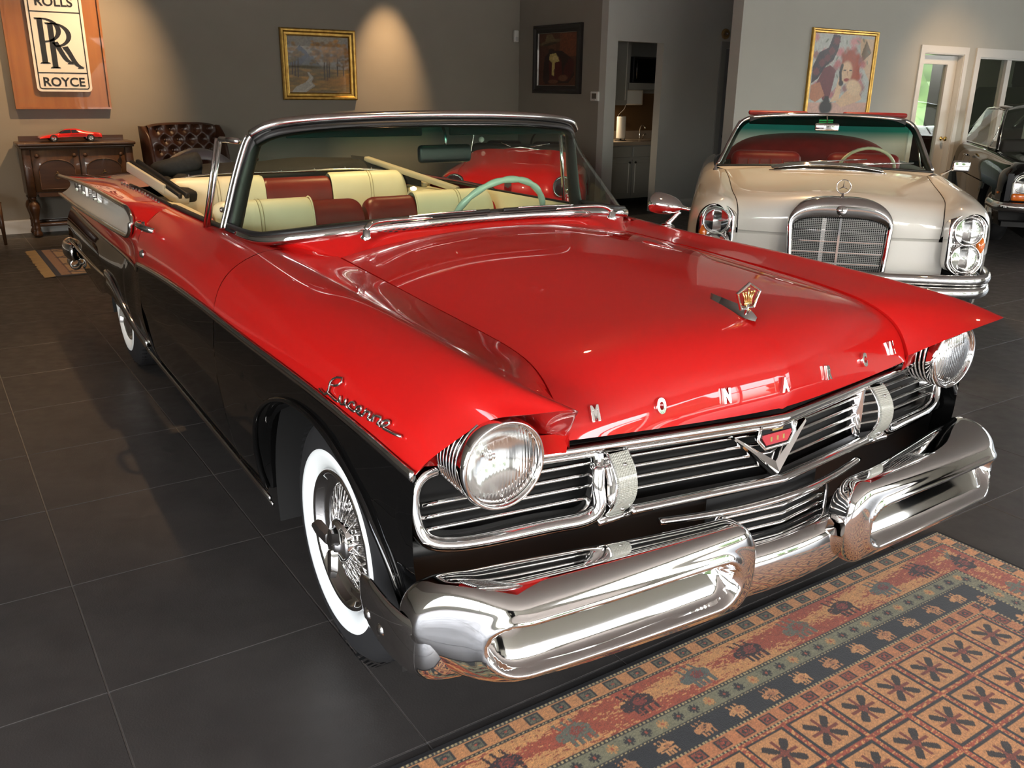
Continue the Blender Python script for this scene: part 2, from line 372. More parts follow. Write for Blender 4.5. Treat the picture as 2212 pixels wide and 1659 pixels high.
# window beside it
w1 = link('window_1', None); tag(w1, None, None, None, 'structure')
m = MB(); frame_boxes(m, WL, WR, WB, WT, .105, YW-.02, YW, True); m.build('casing', WHITET, w1, smooth=False)
m = MB(); frame_boxes(m, WL+.02, WR-.02, WB+.02, WT-.02, .02, YW, YW+.14, True); m.build('jamb', WHITET, w1, smooth=False)
for x in (12.43, ): MB().box(x-.055, x+.055, YW+.02, YW+.10, WB+.02, WT-.02).build('mullion', WHITET, w1, smooth=False)
for a, b in ((WL+.02, 12.375), (12.485, WR-.02)): MB().box(a, b, YW+.06, YW+.066, WB+.02, WT-.02).build('pane', GLASS, w1, smooth=False)
MB().box(WL-.12, WR+.12, YW-.05, YW, WB-.13, WB-.105).build('sill', WHITET, w1, smooth=False)
# second room seen through the glass, opened to daylight at its left end
struct('wall_beyond', MB().box(9.75, 19.0, 14.0, 14.15, 0, CEIL), TAUPE)
struct('wall_beyond_right', MB().box(19.0, 19.15, YW+.14, 12.05, 0, CEIL), TAUPE)
struct('wall_beyond_left', MB().box(9.6, 9.75, YK+.12, 14.0, 0, CEIL), TAUPE)
# passage door and casing left of the gallery wall
d2 = link('door_2', None); tag(d2, None, None, None, 'structure')
PDX = 8.87
m = MB(); m.box(PDX, PDX+.085, YK-.02, YK, 0, 2.1); m.box(PDX+.085, 9.55, YK-.02, YK, 2.02, 2.1); m.build('casing', GREYW, d2, smooth=False)
DOORG = mat('grey_door_paint', (.22, .23, .24, 1), .5)
m = MB(); m.box(PDX+.09, 9.5, YK-.012, YK-.002, .01, 2.015); m.build('door_leaf', DOORG, d2, smooth=False)
for z0, z1 in ((.2, .95), (1.08, 1.88)): MB().rbox(PDX+.2, 9.4, YK-.02, YK-.012, z0, z1, .006, 1).build('raised_panel', DOORG, d2, smooth=False)
k = MB(); k.lathe([(.001, 0), (.028, 0), (.028, .006), (.012, .012), (.011, .035), (.026, .045), (.030, .058), (.001, .075)], 16, Mat((PDX+.16, YK-.012, .93), z=(0, -1, 0))); k.build('door_knob', BLACKM, d2)
# ceiling downlights: each is a recessed can in the ceiling with a warm lamp
CANM = mat('downlight_ring', (.7, .7, .68, 1), .4)
def downlight(x, y, power, target=None, spot=70, blend=.6, col=(1, .78, .52), r=.035):
    k = MB(); k.lathe([(.055, .002), (.075, .002), (.078, -.006), (.05, -.01), (.046, 0)], 24, Mat((x, y, CEIL))); k.build('downlight_ring', CANM, ceiling)
    l = bpy.data.lights.new('downlight', 'SPOT'); l.energy = power; l.color = col; l.spot_size = math.radians(spot); l.spot_blend = blend; l.shadow_soft_size = r
    o = bpy.data.objects.new('downlight', l); COL.objects.link(o); o.location = (x, y, CEIL-.03)
    t = Vector(target) if target else Vector((x, y, 0))
    o.rotation_euler = (t - Vector((x, y, CEIL-.03))).to_track_quat('-Z', 'Y').to_euler()
W_ = (1, .62, .31)
downlight(2.25, 9.15, 420, (1.45, 10.45, 1.25), 62, 1., W_)
downlight(.55, 9.6, 130, (.5, 10.45, 1.0), 60, 1., W_)
downlight(5.08, 9.72, 420, (5.02, 10.45, 1.45), 40, 1., W_)
downlight(.2, 7.6, 120, (.3, 8.6, 0), 80, .8, W_)
downlight(2.9, 4.8, 190, col=W_); downlight(1.3, 4.6, 230, col=W_); downlight(2.2, 2.6, 90, col=W_); downlight(-.6, 5.6, 120, col=W_)
downlight(5.6, 4.7, 330, (5.35, 4.1, .8), 62, .9, W_); downlight(10.2, 5.2, 170, (11.3, 6.76, .5), 75, 1., W_); downlight(3.9, 5.9, 330, (4.7, 6.95, .8), 55, .9, (1, .8, .62))
downlight(4.4, 1.2, 60, col=W_); downlight(8.0, 2.5, 90, col=W_)
# outdoors in front of the shop: paving and a belt of trees
struct('ground_outside', MB().box(-40, 45, -45, FY-.2, -.2, -.12), mat('pale_paving', (.42, .41, .38, 1), .9))
struct('ground_side', MB().box(19.2, 60, YW, 60, -.2, -.12), mat('grass_verge', (.12, .24, .05, 1), .9))
struct('ground_right', MB().box(XR+.16, 60, FY-.2, YW-.01, -.2, -.12), mat('pale_paving_c', (.42, .41, .38, 1), .9))
struct('ground_left', MB().box(-40, XL-.15, FY-.2, 30, -.2, -.12), mat('pale_paving_b', (.42, .41, .38, 1), .9))
LEAF = noise_mat('tree_foliage', (.025, .05, .014, 1), (.06, .095, .03, 1), 3, .7)
def tree_blob(name, cx, cy, cz, rx, ry, rz, label, seed, parent=None):
    rng = np.random.default_rng(seed); bm = bmesh.new(); bmesh.ops.create_icosphere(bm, subdivisions=3, radius=1)
    for v in bm.verts:
        n = 1 + .22*math.sin(v.co.x*5+seed) * math.sin(v.co.y*6+seed*2) + .16*math.sin(v.co.z*9+seed*3) + rng.normal()*.06
        v.co = Vector((v.co.x*rx*n, v.co.y*ry*n, v.co.z*rz*n + cz))
    t = thing(name, label, 'tree', (cx, cy, -.12)); mb = MB(); mb.bm(bm); mb.build('crown', LEAF, t, smooth=False)
    MB().tube([(0, 0, 0), (.05, 0, cz*.5), (0, 0, cz)], [.22, .18, .12], 8).build('trunk', mat('bark', (.08, .05, .03, 1), .9), t)
    return t
tree_blob('tree', 27.5, 18.2, 2.6, 3.0, 3.0, 2.8, 'sunlit green tree seen through the glazed white door', 9)
for k, (x, y, s) in enumerate(((-13, -24, .95), (-4, -27, 1.1), (5, -25, .9), (14, -28, 1.2), (24, -25, 1.0))):
    tree_blob('tree', x, y, 3.2*s, 2.6*s, 2.2*s, 2.5*s, ['round green tree farthest left beyond the street front', 'tall green tree second from left beyond the street front', 'low green tree in the middle beyond the street front', 'tallest green tree beyond the street front', 'green tree farthest right beyond the street front'][k], k+1)
# ================================================================ the red and black convertible
car = thing('convertible_car', 'red and black fifties convertible with white tail fin panels, top folded down', 'car', (1.68, 1.4, 0), math.radians(-1.226))
def part(mb, name, m, parent=car, label=None, **kw):
    o = mb.build(name, m, parent, **kw)
    if label: o['label'] = label
    return o
# ---- rails of the front fender: stations from the door cut to the brow edge
FS = dict(
 S=[(.600,1.42,.978),(.610,1.0,.969),(.612,.6,.956),(.604,.3,.94),(.602,.13,.915),(.607,.04,.865),(.597,-.009,.798)],
 M=[(.690,1.42,.980),(.695,1.0,.970),(.697,.6,.962),(.692,.3,.951),(.685,.10,.938),(.672,-.02,.915),(.655,-.105,.872)],
 C0=[(.745,1.42,.987),(.747,1.0,.977),(.749,.6,.970),(.745,.3,.960),(.738,.10,.951),(.724,-.05,.938),(.692,-.165,.915)],
 C=[(.772,1.42,.990),(.774,1.0,.980),(.776,.6,.974),(.773,.3,.965),(.768,.10,.957),(.755,-.06,.947),(.718,-.19,.935)],
 R1=[(.812,1.42,.985),(.815,1.0,.973),(.816,.6,.966),(.811,.3,.955),(.802,.10,.943),(.786,-.03,.926),(.757,-.11,.908)],
 R2=[(.868,1.42,.965),(.870,1.0,.953),(.868,.6,.944),(.860,.3,.931),(.845,.12,.914),(.828,.04,.896),(.80,-.02,.874)],
 R3=[(.930,1.42,.922),(.932,1.0,.909),(.928,.6,.899),(.920,.3,.886),(.907,.14,.870),(.895,.06,.853),(.875,.003,.832)],
 R4=[(.967,1.42,.865),(.965,1.0,.856),(.960,.6,.850),(.952,.3,.837),(.942,.14,.823),(.934,.07,.809),(.922,.018,.797)],
 T=[(.985,1.42,.803),(.980,1.0,.803),(.970,.6,.802),(.958,.3,.789),(.952,.15,.779),(.949,.08,.773),(.945,.03,.768)])
FP = rails([FS[k] for k in ('S','M','C0','C','R1','R2','R3','R4','T')], 70, 64)
brow = FP[-1]                                        # the front edge over the lamp, from hood seam to trim
m = MB(); m.grid(FP)
# folded lips at the hood seam, the door cut and along the brow
lip = FP[:, 0] + np.array([0, 0, -.03]); m.grid(np.stack([FP[:, 0], lip], 1), flip=True)
HLC = np.array([.778, .0, .777])
th = np.linspace(math.radians(205), math.radians(-18), len(brow))
ring = np.array([HLC + (.093*math.cos(a), .085, .093*math.sin(a)) for a in th])
mid = brow*.5 + ring*.5 + np.array([0, .012, .004])
m.grid(np.stack([brow, brow*.93 + mid*.07 + (0, .003, -.004), mid, ring], 1), flip=False)
both(part(m, 'front_fender', RED))
# ---- black lower fender with the wheel arch
Ty = np.array(FS['T'])[::-1]
def Tx(y): return np.interp(y, Ty[:, 1], Ty[:, 0])
def Tz(y): return np.interp(y, Ty[:, 1], Ty[:, 2])
OFF = [(.20, -.075), (.265, -.05), (.35, -.025), (.45, -.008), (.58, .008), (.68, .010), (.80, 0.)]
WY, WZ, AW, AH = .60, .30, .50, .425
def side_panel(ys, ztop, zbot, xt, nt=26, off=OFF):
    P = []
    for y, zt, zb, x in zip(ys, ztop, zbot, xt):
        q = np.linspace(0, 1, nt); z = zt + (zb-zt)*q
        P.append([(x + np.interp(zz + (.80 - zt)*max(0, (zz-.265)/max(zt-.265, .01)), [a for a, _ in off], [b for _, b in off]), y, zz) for zz in z])
    return np.array(P)
tt = np.linspace(PI, 0, 60)
ya = WY + AW*np.cos(tt); za = WZ + AH*np.sin(tt)**.9
ys = np.concatenate([[.032, .06, .085], ya, [1.15, 1.25, 1.35, 1.417]]); zb = np.concatenate([[.42, .38, .34], za, [.268, .265, .265, .265]])
P = side_panel(ys, [Tz(y) - .001 for y in ys], zb, [Tx(y) for y in ys])
m = MB(); m.grid(P); arch_edge = P[3:63, -1]
m.grid(np.stack([arch_edge, arch_edge - (.012, 0, 0) + np.stack([0*ya, -.006*np.cos(tt), -.012*np.sin(tt)], 1), arch_edge - np.array([.09, 0, 0])], 1))
fl, fr_ = both(part(m, 'lower_fender', BLACKP))
both(part(MB().tube(arch_edge + (.004, 0, .006), .011, 8, sx=.7), 'arch_lip', BLACKP))
# dark wheel housings
def wheelhouse(y, R):
    m = MB(); A = np.linspace(-.25, PI+.25, 26)
    g = np.array([[(x, y + R*math.cos(a), .32 + R*1.0*math.sin(a)) for x in (.93, .5)] for a in A]); m.grid(g)
    m.add([(.5, y-R-.02, 0.12), (.5, y+R+.02, 0.12), (.5, y+R+.02, .8), (.5, y-R-.02, .8)], [(0, 1, 2, 3)])
    return m
both(part(wheelhouse(.6, .455), 'wheel_housing', DARK)); both(part(wheelhouse(3.69, .44), 'wheel_housing', DARK))
# ---- hood
HC = np.array([(1.21,1.046),(.9,1.037),(.6,1.021),(.3,1.0),(.12,.982),(.02,.955),(-.035,.912),(-.062,.865),(-.078,.812),(-.081,.775)])
HS = np.array([(.602,1.27,.976),(.610,.9,.967),(.611,.6,.955),(.603,.3,.939),(.600,.15,.918),(.604,.085,.893),(.606,.05,.868),(.605,.027,.843),(.600,.008,.815),(.597,-.006,.783)])
tt = np.linspace(0, 1, len(HC)); q = np.linspace(0, 1, 90)
hc = cspline(tt, HC, q); hs = cspline(tt, HS, q)
HP = []
for i in range(len(q)):
    row = []
    for u in np.linspace(-1, 1, 81):
        a = abs(u); w = a**2.0; fr = min(1, max(0, (q[i]-.45)/.4))
        gz = a**(2.3 - .6*fr)                        # flat crown at the rear, more even fall at the nose
        yy = hc[i, 0] + (hs[i, 1]-hc[i, 0])*(a**1.35 if q[i] > .4 else a**1.8)
        zz = hc[i, 1] + (hs[i, 2]-hc[i, 1])*gz
        row.append((u*(hs[i, 0]-.0060), yy, zz - .0015 - (.004*math.exp(-(u/.012)**2) if .62 < q[i] else 0)))
    HP.append(row)
HP = np.array(HP)
m = MB(); m.grid(HP, flip=True)
for e in (HP[:, 0], HP[:, -1]): m.grid(np.stack([e, e - (0, 0, .02)], 1))
m.grid(np.stack([HP[-1], HP[-1] + (0, .015, -.004), HP[-1] + (0, .05, .01)], 1))
m.grid(np.stack([HP[0], HP[0] - (0, 0, .02)], 1))
part(m, 'hood', RED)
g = MB(); e = FP[:, 0][:-4]; g.grid(np.stack([e + (.012, 0, -.02), e - (.03, 0, .022)], 1)); both(part(g, 'hood_gap_shade', DARK))  # dark strip laid under the seam as the shade in the gap
# ---- cowl between hood and windscreen, with the perforated air intake
WBX, WBY, WBZ = [0, .2, .4, .52, .62, .69, .74, .772, .785], [1.305, 1.309, 1.325, 1.348, 1.382, 1.42, 1.462, 1.51, 1.56], [1.060, 1.058, 1.050, 1.042, 1.030, 1.021, 1.013, 1.006, 1.0]
def wsb(x, dy=0., dz=0.):
    """base line of the windscreen"""
    a = abs(x); return np.array((x, np.interp(a, WBX, WBY) + dy, np.interp(a, WBX, WBZ) + dz))
us = np.linspace(-1, 1, 81); C0 = []; 
row0 = HP[0] - (0, -.004, .002)
rows = []
for i, u in enumerate(us):
    b = wsb(u*.785); a = row0[i]; 
    rows.append([a + (b - a)*t + np.array((0, 0, .006*math.sin(PI*t))) for t in np.linspace(0, 1, 8)])
rows = np.array(rows); m = MB(); m.grid(rows)
part(m, 'cowl', RED)
# cowl ends: from the seam out to the crest beside the pillar
e0 = np.array([rows[-1][0], (.600, 1.42, .978), (.60, 1.46, .98)]); 
m = MB()
ca = rows[-1]; cb = curve([(.61, 1.275, .974), (.69, 1.35, .978), (.76, 1.425, .988), (.79, 1.58, .990), (.80, 1.66, .991)], 8)
m.grid(np.stack([ca, ca*.5 + cb*.5 - (0, 0, .006), cb], 1)); both(part(m, 'cowl_side', RED))
def vent_mat():
    m = mat('red_perforated_grille', (.50, .011, .010, 1), .35, coat=.6); nt = m.node_tree; b = nt.nodes['Principled BSDF']
    tc = nt.nodes.new('ShaderNodeTexCoord'); v = nt.nodes.new('ShaderNodeTexVoronoi'); v.inputs['Scale'].default_value = 85; v.inputs['Randomness'].default_value = 0
    mp = nt.nodes.new('ShaderNodeMapping'); mp.inputs['Scale'].default_value = (.55, 1, .001); mp.inputs['Rotation'].default_value = (0, 0, .785)
    nt.links.new(tc.outputs['Object'], mp.inputs[0]); nt.links.new(mp.outputs[0], v.inputs['Vector'])
    mr = nt.nodes.new('ShaderNodeMapRange'); mr.inputs[1].default_value = .28; mr.inputs[2].default_value = .36
    mx = nt.nodes.new('ShaderNodeMix'); mx.data_type = 'RGBA'; mx.inputs[6].default_value = (.02, .004, .004, 1); mx.inputs[7].default_value = (.50, .011, .010, 1)
    nt.links.new(v.outputs['Distance'], mr.inputs[0]); nt.links.new(mr.outputs[0], mx.inputs[0]); nt.links.new(mx.outputs[2], b.inputs['Base Color'])
    bp = nt.nodes.new('ShaderNodeBump'); bp.inputs['Strength'].default_value = .8; bp.inputs['Distance'].default_value = .004; nt.links.new(mr.outputs[0], bp.inputs['Height']); nt.links.new(bp.outputs[0], b.inputs['Normal'])
    return m
vr = rows[15:66, 3:7] + np.array((0, 0, .0035)); m = MB(); m.grid(vr); part(m, 'cowl_vent', vent_mat(), label='red perforated air intake strip')
# ---- doors
DS = dict(
 K=[(.775,1.424,.990),(.80,1.7,.994),(.815,2.1,.990),(.82,2.45,.986),(.82,2.718,.983)],
 R1=[(.814,1.424,.985),(.84,1.7,.986),(.852,2.1,.982),(.857,2.45,.977),(.857,2.718,.974)],
 R2=[(.869,1.424,.965),(.888,1.7,.962),(.898,2.1,.955),(.90,2.45,.948),(.90,2.718,.945)],
 R3=[(.931,1.424,.922),(.942,1.7,.918),(.948,2.1,.91),(.95,2.45,.90),(.95,2.718,.897)],
 R4=[(.967,1.424,.865),(.972,1.7,.86),(.976,2.1,.85),(.977,2.45,.838),(.977,2.718,.83)],
 T=[(.985,1.424,.803),(.985,1.7,.798),(.985,2.1,.784),(.985,2.45,.765),(.985,2.718,.745)])
DP = rails([DS[k] for k in ('K','R1','R2','R3','R4','T')], 40, 40)
door = link('door', None, car)
m = MB(); m.grid(DP); e = DP[:, 0]; m.grid(np.stack([e, e + (-.03, 0, .002), e + (-.05, 0, -.02), e + (-.055, 0, -.42)], 1), flip=True)
d_up = m.build('upper_skin', RED, door)
ys = np.linspace(1.424, 2.718, 30); dt = DP[:, -1]
P = side_panel(ys, np.interp(ys, dt[:, 1], dt[:, 2]) - .001, ys*0 + .268, np.interp(ys, dt[:, 1], dt[:, 0]))
d_lo = MB().grid(P).build('lower_skin', BLACKP, door)
m = MB(); m.rbox(-.985, -.975, 0, 0, 0, 0, .001) if False else None
h = MB(); h.tube(curve([(.955, 2.43, .925), (.982, 2.45, .933), (.995, 2.52, .937), (.990, 2.60, .936), (.970, 2.63, .934)], 20), [.012]*3 + [.013]*14 + [.012]*3, 10, sx=.7)
h.lathe([(.001, .012), (.016, .010), (.020, 0)], 16, Mat((.965, 2.60, .925), z=(1, 0, .3))); h.build('door_handle', CHROME, door)
h = MB(); h.lathe([(.001, .014), (.012, .012), (.018, .002), (.019, 0)], 16, Mat((.982, 2.60, .806), z=(1, 0, .1))); h.build('key_lock', CHROME, door)
i_ = MB(); dk = DP[:, 0]
dq = dk[12:]; i_.grid(np.stack([dq + (-.03, 0, .006), dq + (-.06, 0, -.01), dq + (-.07, 0, -.2), dq + (-.07, 0, -.6)], 1)); i_.build('inner_panel', CREAM, door)
i_ = MB(); i_.tube(dk[11:] + (-.012, 0, .006), .012, 8, sx=1.2, sz=.6); i_.build('belt_moulding', BLACKM, door)
mirrored(door) if False else None
door2 = link('door', None, car)
for ch in list(door.children): mirrored(ch, door2)
for o in (door, door2): o['label'] = 'car door, red above the trim line and black below'
# rocker strip
both(part(MB().tube([(.945, y, .272) for y in np.linspace(1.08, 3.05, 20)], .009, 8, sx=.6), 'rocker_strip', CHROME2))
both(part(MB().tube([(.938, y, .250) for y in np.linspace(1.08, 3.05, 20)], .007, 8, sx=.6), 'rocker_strip', CHROME2))
# ---- rear quarter: red upper with the cove, black lower bulge
QY = [2.722, 2.85, 3.0, 3.3, 3.9, 4.6, 5.28]
def qr(x, z): return [(a, y, b) for a, y, b in zip(x, QY, z)]
Q = dict(
 D=qr([.82,.82,.82,.81,.80,.79,.80],[.983,.984,.985,.982,.968,.945,.905]),
 DE=qr([.880,.90,.91,.915,.91,.905,.91],[.961,.970,.978,.982,.973,.95,.912]),
 CT=qr([.930,.948,.962,.972,.980,.985,.985],[.919,.942,.960,.965,.962,.940,.905]),
 CI=qr([.956,.960,.940,.925,.918,.912,.90],[.888,.904,.925,.935,.93,.905,.875]),
 CJ=qr([.972,.968,.940,.925,.918,.912,.90],[.852,.866,.866,.850,.838,.82,.81]),
 CB=qr([.976,.975,.974,.980,.990,1.0,1.005],[.828,.832,.834,.816,.803,.79,.782]),
 RC=qr([.981,.975,.960,.945,.938,.932,.925],[.785,.785,.79,.778,.766,.755,.75]),
 T=qr([.985,.980,.970,.958,.953,.95,.945],[.745,.722,.712,.702,.692,.695,.70]))
QP = rails([Q[k] for k in ('D','DE','CT','CI','CJ','CB','RC','T')], 60, 60)
m = MB(); m.grid(QP); both(part(m, 'rear_fender', RED))
# the white concave cove panel
yc = np.concatenate([2.845 + .145*(1-np.cos(np.linspace(0, PI/2, 14))), np.linspace(3.0, 5.34, 34)[1:]])
czt = [(2.845, .900), (3.0, .897), (3.3, .891), (3.9, .883), (4.6, .865), (5.34, .843)]
chh = [(2.845, .067), (3.0, .067), (3.3, .073), (3.9, .079), (4.6, .075), (5.34, .060)]
cxt = [(2.845, .970), (3.0, .974), (3.3, .979), (3.9, .988), (4.6, .995), (5.34, .997)]
CV = []
for y in yc:
    k = math.sqrt(max(0., 1-((2.99-y)/.145)**2)) if y < 2.99 else 1.
    zc, hh, xe = interp(y, czt), interp(y, chh)*k, interp(y, cxt)
    dep = (.012 + .050*min(1, max(0, y-2.845)/.5))*k
    CV.append([(xe + .006*t*-1 - dep*(1-t*t), y, zc + hh*t) for t in np.linspace(-1, 1, 18)])
CV = np.array(CV); m = MB(); m.grid(CV)
cv, cv2 = both(part(m, 'cove_panel', WHITEPAINT, label='off-white concave panel in the tail fin'))
edge = np.vstack([CV[::-1, 0], CV[1:, -1]]) + (.004, 0, 0)
both(part(MB().tube(edge, .011, 8), 'cove_moulding', CHROME2))
for k, ch in enumerate('MONARCH'):
    y = 4.92 - k*.155; zc = interp(y, czt) + .014
    m = MB(); m.add(*text_mesh(ch, .085, .009, Mat((-.945, y, zc), z=(-1, 0, 0), x=(0, -1, 0)), .8)); part(m, 'cove_letter', CHROME, smooth=False)
# lower quarter
yb = np.concatenate([np.linspace(2.722, 3.15, 8), np.linspace(3.18, 4.35, 34), np.linspace(4.4, 5.34, 16)])
zbt = [(2.7, .268), (3.05, .268), (3.18, .30), (3.35, .345), (3.52, .385), (3.69, .395), (3.86, .385), (4.03, .35), (4.2, .31), (4.4, .30), (5.34, .36)]
ox = [(2.722, 0.), (2.95, .0), (3.3, .03), (3.9, .045), (5.34, .045)]
qt = QP[:, -1]; P = []
for y in yb:
    zt = np.interp(y, qt[:, 1], qt[:, 2]) - .001; xt = np.interp(y, qt[:, 1], qt[:, 0]); z0 = interp(y, zbt); b = interp(y, ox)
    row = []
    for q_ in np.linspace(0, 1, 24):
        z = zt + (z0-zt)*q_; f = (zt-z)/max(zt-.27, .01)
        row.append((xt + b*math.sin(min(1, f*3.2)*PI/2) - (.055 - .01*(y > 3.3))*max(0, f-.45)**1.5*2 + (.010*math.sin(f*PI) if y < 3.2 else 0), y, z))
    P.append(row)
P = np.array(P); m = MB(); m.grid(P)
e = P[8:42, -1]; m.grid(np.stack([e, e - (.06, 0, -.01)], 1))
both(part(m, 'lower_rear_fender', BLACKP))
def onq(y, z):
    """x of the lower quarter surface"""
    i = int(np.argmin(abs(P[:, 0, 1]-y))); r = P[i]; return float(np.interp(-z, -r[:, 2], r[:, 0]))
both(part(MB().tube(curve([(onq(y, z)+.006, y, z) for y, z in ((3.02,.285),(3.15,.33),(3.28,.40),(3.42,.475),(3.56,.515),(3.7,.525))], 24), .024, 8, sx=.5), 'opening_strip', CHROME))
both(part(MB().tube(curve([(onq(y, z)+.006, y, z) for y, z in ((3.10,.28),(3.24,.345),(3.38,.425),(3.52,.468),(3.68,.482))], 24), .020, 8, sx=.5), 'opening_strip', CHROME))
both(part(MB().tube(curve([(onq(y, z)+.004, y, z) for y, z in ((3.7,.50),(4.2,.48),(4.8,.47),(5.3,.46))], 24), .009, 8, sx=.6), 'opening_strip', CHROME2))
# body side trim along the colour break, stepped behind the door
tr = np.vstack([FP[::-1, -1], DP[1:, -1]]) + (.006, 0, -.004)
both(part(MB().tube(tr, .013, 8, sx=.55), 'side_moulding', CHROME2))
kk = [(.988, 2.735, .738), (.988, 2.77, .722), (.986, 2.80, .70), (.984, 2.83, .712)]
tr2 = np.vstack([curve(kk, 12), QP[8:, -1] + (.008, 0, -.002)])
both(part(MB().tube(tr2, .009, 8, sx=.6), 'side_moulding', CHROME2))
# deck lid, rear panel and bumper
dk = QP[:, 0]; i0 = 26
R_ = []
for i in range(i0, len(dk)):
    x, y, z = dk[i]; R_.append([(x*u, y, z + .03*(1-u*u) - .002) for u in np.linspace(-1, 1, 24)])
R_ = np.array(R_); part(MB().grid(R_, flip=True), 'deck_lid', RED)
rear = np.vstack([R_[-1], ])
m = MB(); e = R_[-1]; m.grid(np.stack([e, e + (0, .04, -.03), e + (0, .05, -.25), e + (0, .0, -.45)], 1)); part(m, 'tail_panel', RED)
m = MB(); e = QP[-1]; mid_ = e*0 + (.80, 5.24, .80); m.grid(np.stack([e, mid_], 1)); e = P[-1]; m.grid(np.stack([e, e*0 + (.75, 5.30, .55)], 1)); both(part(m, 'tail_closure', BLACKP))
bp_ = curve([(1.005, 5.06, .42), (1.03, 5.2, .42), (1.01, 5.36, .42), (.90, 5.46, .42), (.5, 5.52, .42), (0, 5.54, .42)], 40)
m = MB(); m.tube(bp_, .042, 12, sx=.5, sz=1.35, up=(0, 0, 1)); m.mirror(); part(m, 'rear_bumper', CHROME)
for s in (1, -1):
    part(MB().lathe([(.028, 0), (.038, 0), (.038, .16), (.034, .16)], 20, Mat((s*.985, 5.22, .315), z=(0, 1, 0))), 'exhaust_tip', CHROME2)
# ---- headlamps
lamp = link('headlamp', None, car, loc=(.778, -.03, .777))
Mf = Mat((0, 0, 0), z=(0, -1, 0), x=(1, 0, 0))
m = MB(); m.lathe([(.087, .004), (.089, .012), (.094, .015), (.0985, .009), (.100, -.004), (.097, -.018)], 64, Mf); m.build('rim', CHROME, lamp)
m = MB(); m.lathe([(.0005, .022), (.03, .021), (.06, .016), (.08, .008), (.088, .002)], 56, Mf); m.build('lens', LAMPG, lamp)
m = MB(); m.lathe([(.088, .0), (.080, -.018), (.06, -.036), (.035, -.048), (.0005, -.052)], 48, Mf); m.build('reflector', REFLECTOR, lamp)
m = MB(); m.lathe([(.0005, -.02), (.011, -.02), (.012, -.03), (.012, -.05)], 16, Mf); m.build('bulb_shield', CHROME, lamp)
m = MB(); m.lathe([(.090, -.012), (.089, -.17), (.04, -.175)], 40, Mf); m.build('bucket', BLACKP, lamp)
for k in range(10):
    a = np.linspace(0, 2*PI, 48, endpoint=False); r = .0945 - .0004*k
    m = MB(); m.tube(np.stack([r*np.cos(a), 0*a + .026 + k*.0135, r*np.sin(a)], 1), .0034, 6, closed=True, up=(0, 1, 0)); m.build('rib', CHROME, lamp)
m = MB(); m.lathe([(.0005, .024), (.004, .023), (.004, .018)], 8, Mat((0, 0, -.078), z=(0, -1, 0))); m.build('rim_screw', CHROME2, lamp)
lamp['label'] = 'round headlamp with ribbed chrome housing'
lamp2 = link('headlamp', None, car, loc=(-.778, -.03, .777)); lamp2['label'] = lamp['label']
for ch in list(lamp.children): mirrored(ch, lamp2)
# ---- grille
gr = link('grille', None, car); gr['label'] = 'chrome grille of thin horizontal bars bent in a shallow V'
yb_ = lambda x: -.050 + .15*abs(x)
yt_ = lambda x: -.086 + .185*abs(x)
yl_ = lambda x: -.100 + .155*abs(x)
xs = np.linspace(-.72, .72, 61)
m = MB(); m.tube([(x, yt_(x), .7475 - .006*abs(x)) for x in xs], .0135, 10, sx=1.1, sz=.95, up=(0, 0, 1)); m.build('top_bar', CHROME, gr)
m = MB(); m.tube([(x, yt_(x)+.012, .7235 - .004*abs(x)) for x in xs], .007, 8, up=(0, 0, 1)); m.build('top_bar_lip', CHROME2, gr)
for z in (.700, .672, .643, .613):
    m = MB(); m.tube([(x, yb_(x), z) for x in np.linspace(-.435, .435, 45)], .0062, 8, sx=1.3, sz=.8, up=(0, 0, 1)); m.build('bar', CHROME, gr)
    for s in (1, -1):
        x1 = .905 if z < .69 else .72
        m = MB(); m.tube([(s*x, yb_(x), z - .012*(x-.45)) for x in np.linspace(.51, x1, 12)], .0062, 8, sx=1.3, sz=.8, up=(0, 0, 1)); m.build('bar', CHROME, gr)
m = MB(); m.tube([(x, yl_(x), .590 - .012*abs(x)) for x in np.linspace(-.43, .43, 45)], .0125, 10, sx=1.3, sz=.8, up=(0, 0, 1)); m.build('lower_bar', CHROME, gr)
for s in (1, -1):
    m = MB(); m.tube(curve([(s*.505, .0, .700), (s*.512, -.012, .65), (s*.512, -.018, .605), (s*.535, -.012, .583), (s*.60, .005, .5755), (s*.75, .035, .570), (s*.86, .062, .572), (s*.905, .078, .592), (s*.922, .09, .64), (s*.918, .098, .70), (s*.895, .10, .728), (s*.86, .10, .735)], 70),
        .0175, 10, sx=1.1, sz=1.0); m.build('end_frame', CHROME, gr)
    m = MB(); ee = curve([(s*.505, .02, .70), (s*.53, -.0, .60), (s*.60, .018, .588), (s*.75, .046, .583), (s*.86, .07, .585), (s*.895, .09, .605), (s*.908, .10, .65), (s*.90, .11, .72)], 40)
    m.grid(np.stack([ee, ee*.985 + (0, .03, .010)], 1)); m.build('end_frame_inner', CHROME2, gr)
m = MB(); xs = np.linspace(-.93, .93, 41)
m.grid(np.array([[(x, yb_(x)+.05, z) for z in (.77, .55)] for x in xs])); m.build('radiator_backing', DARK, gr)
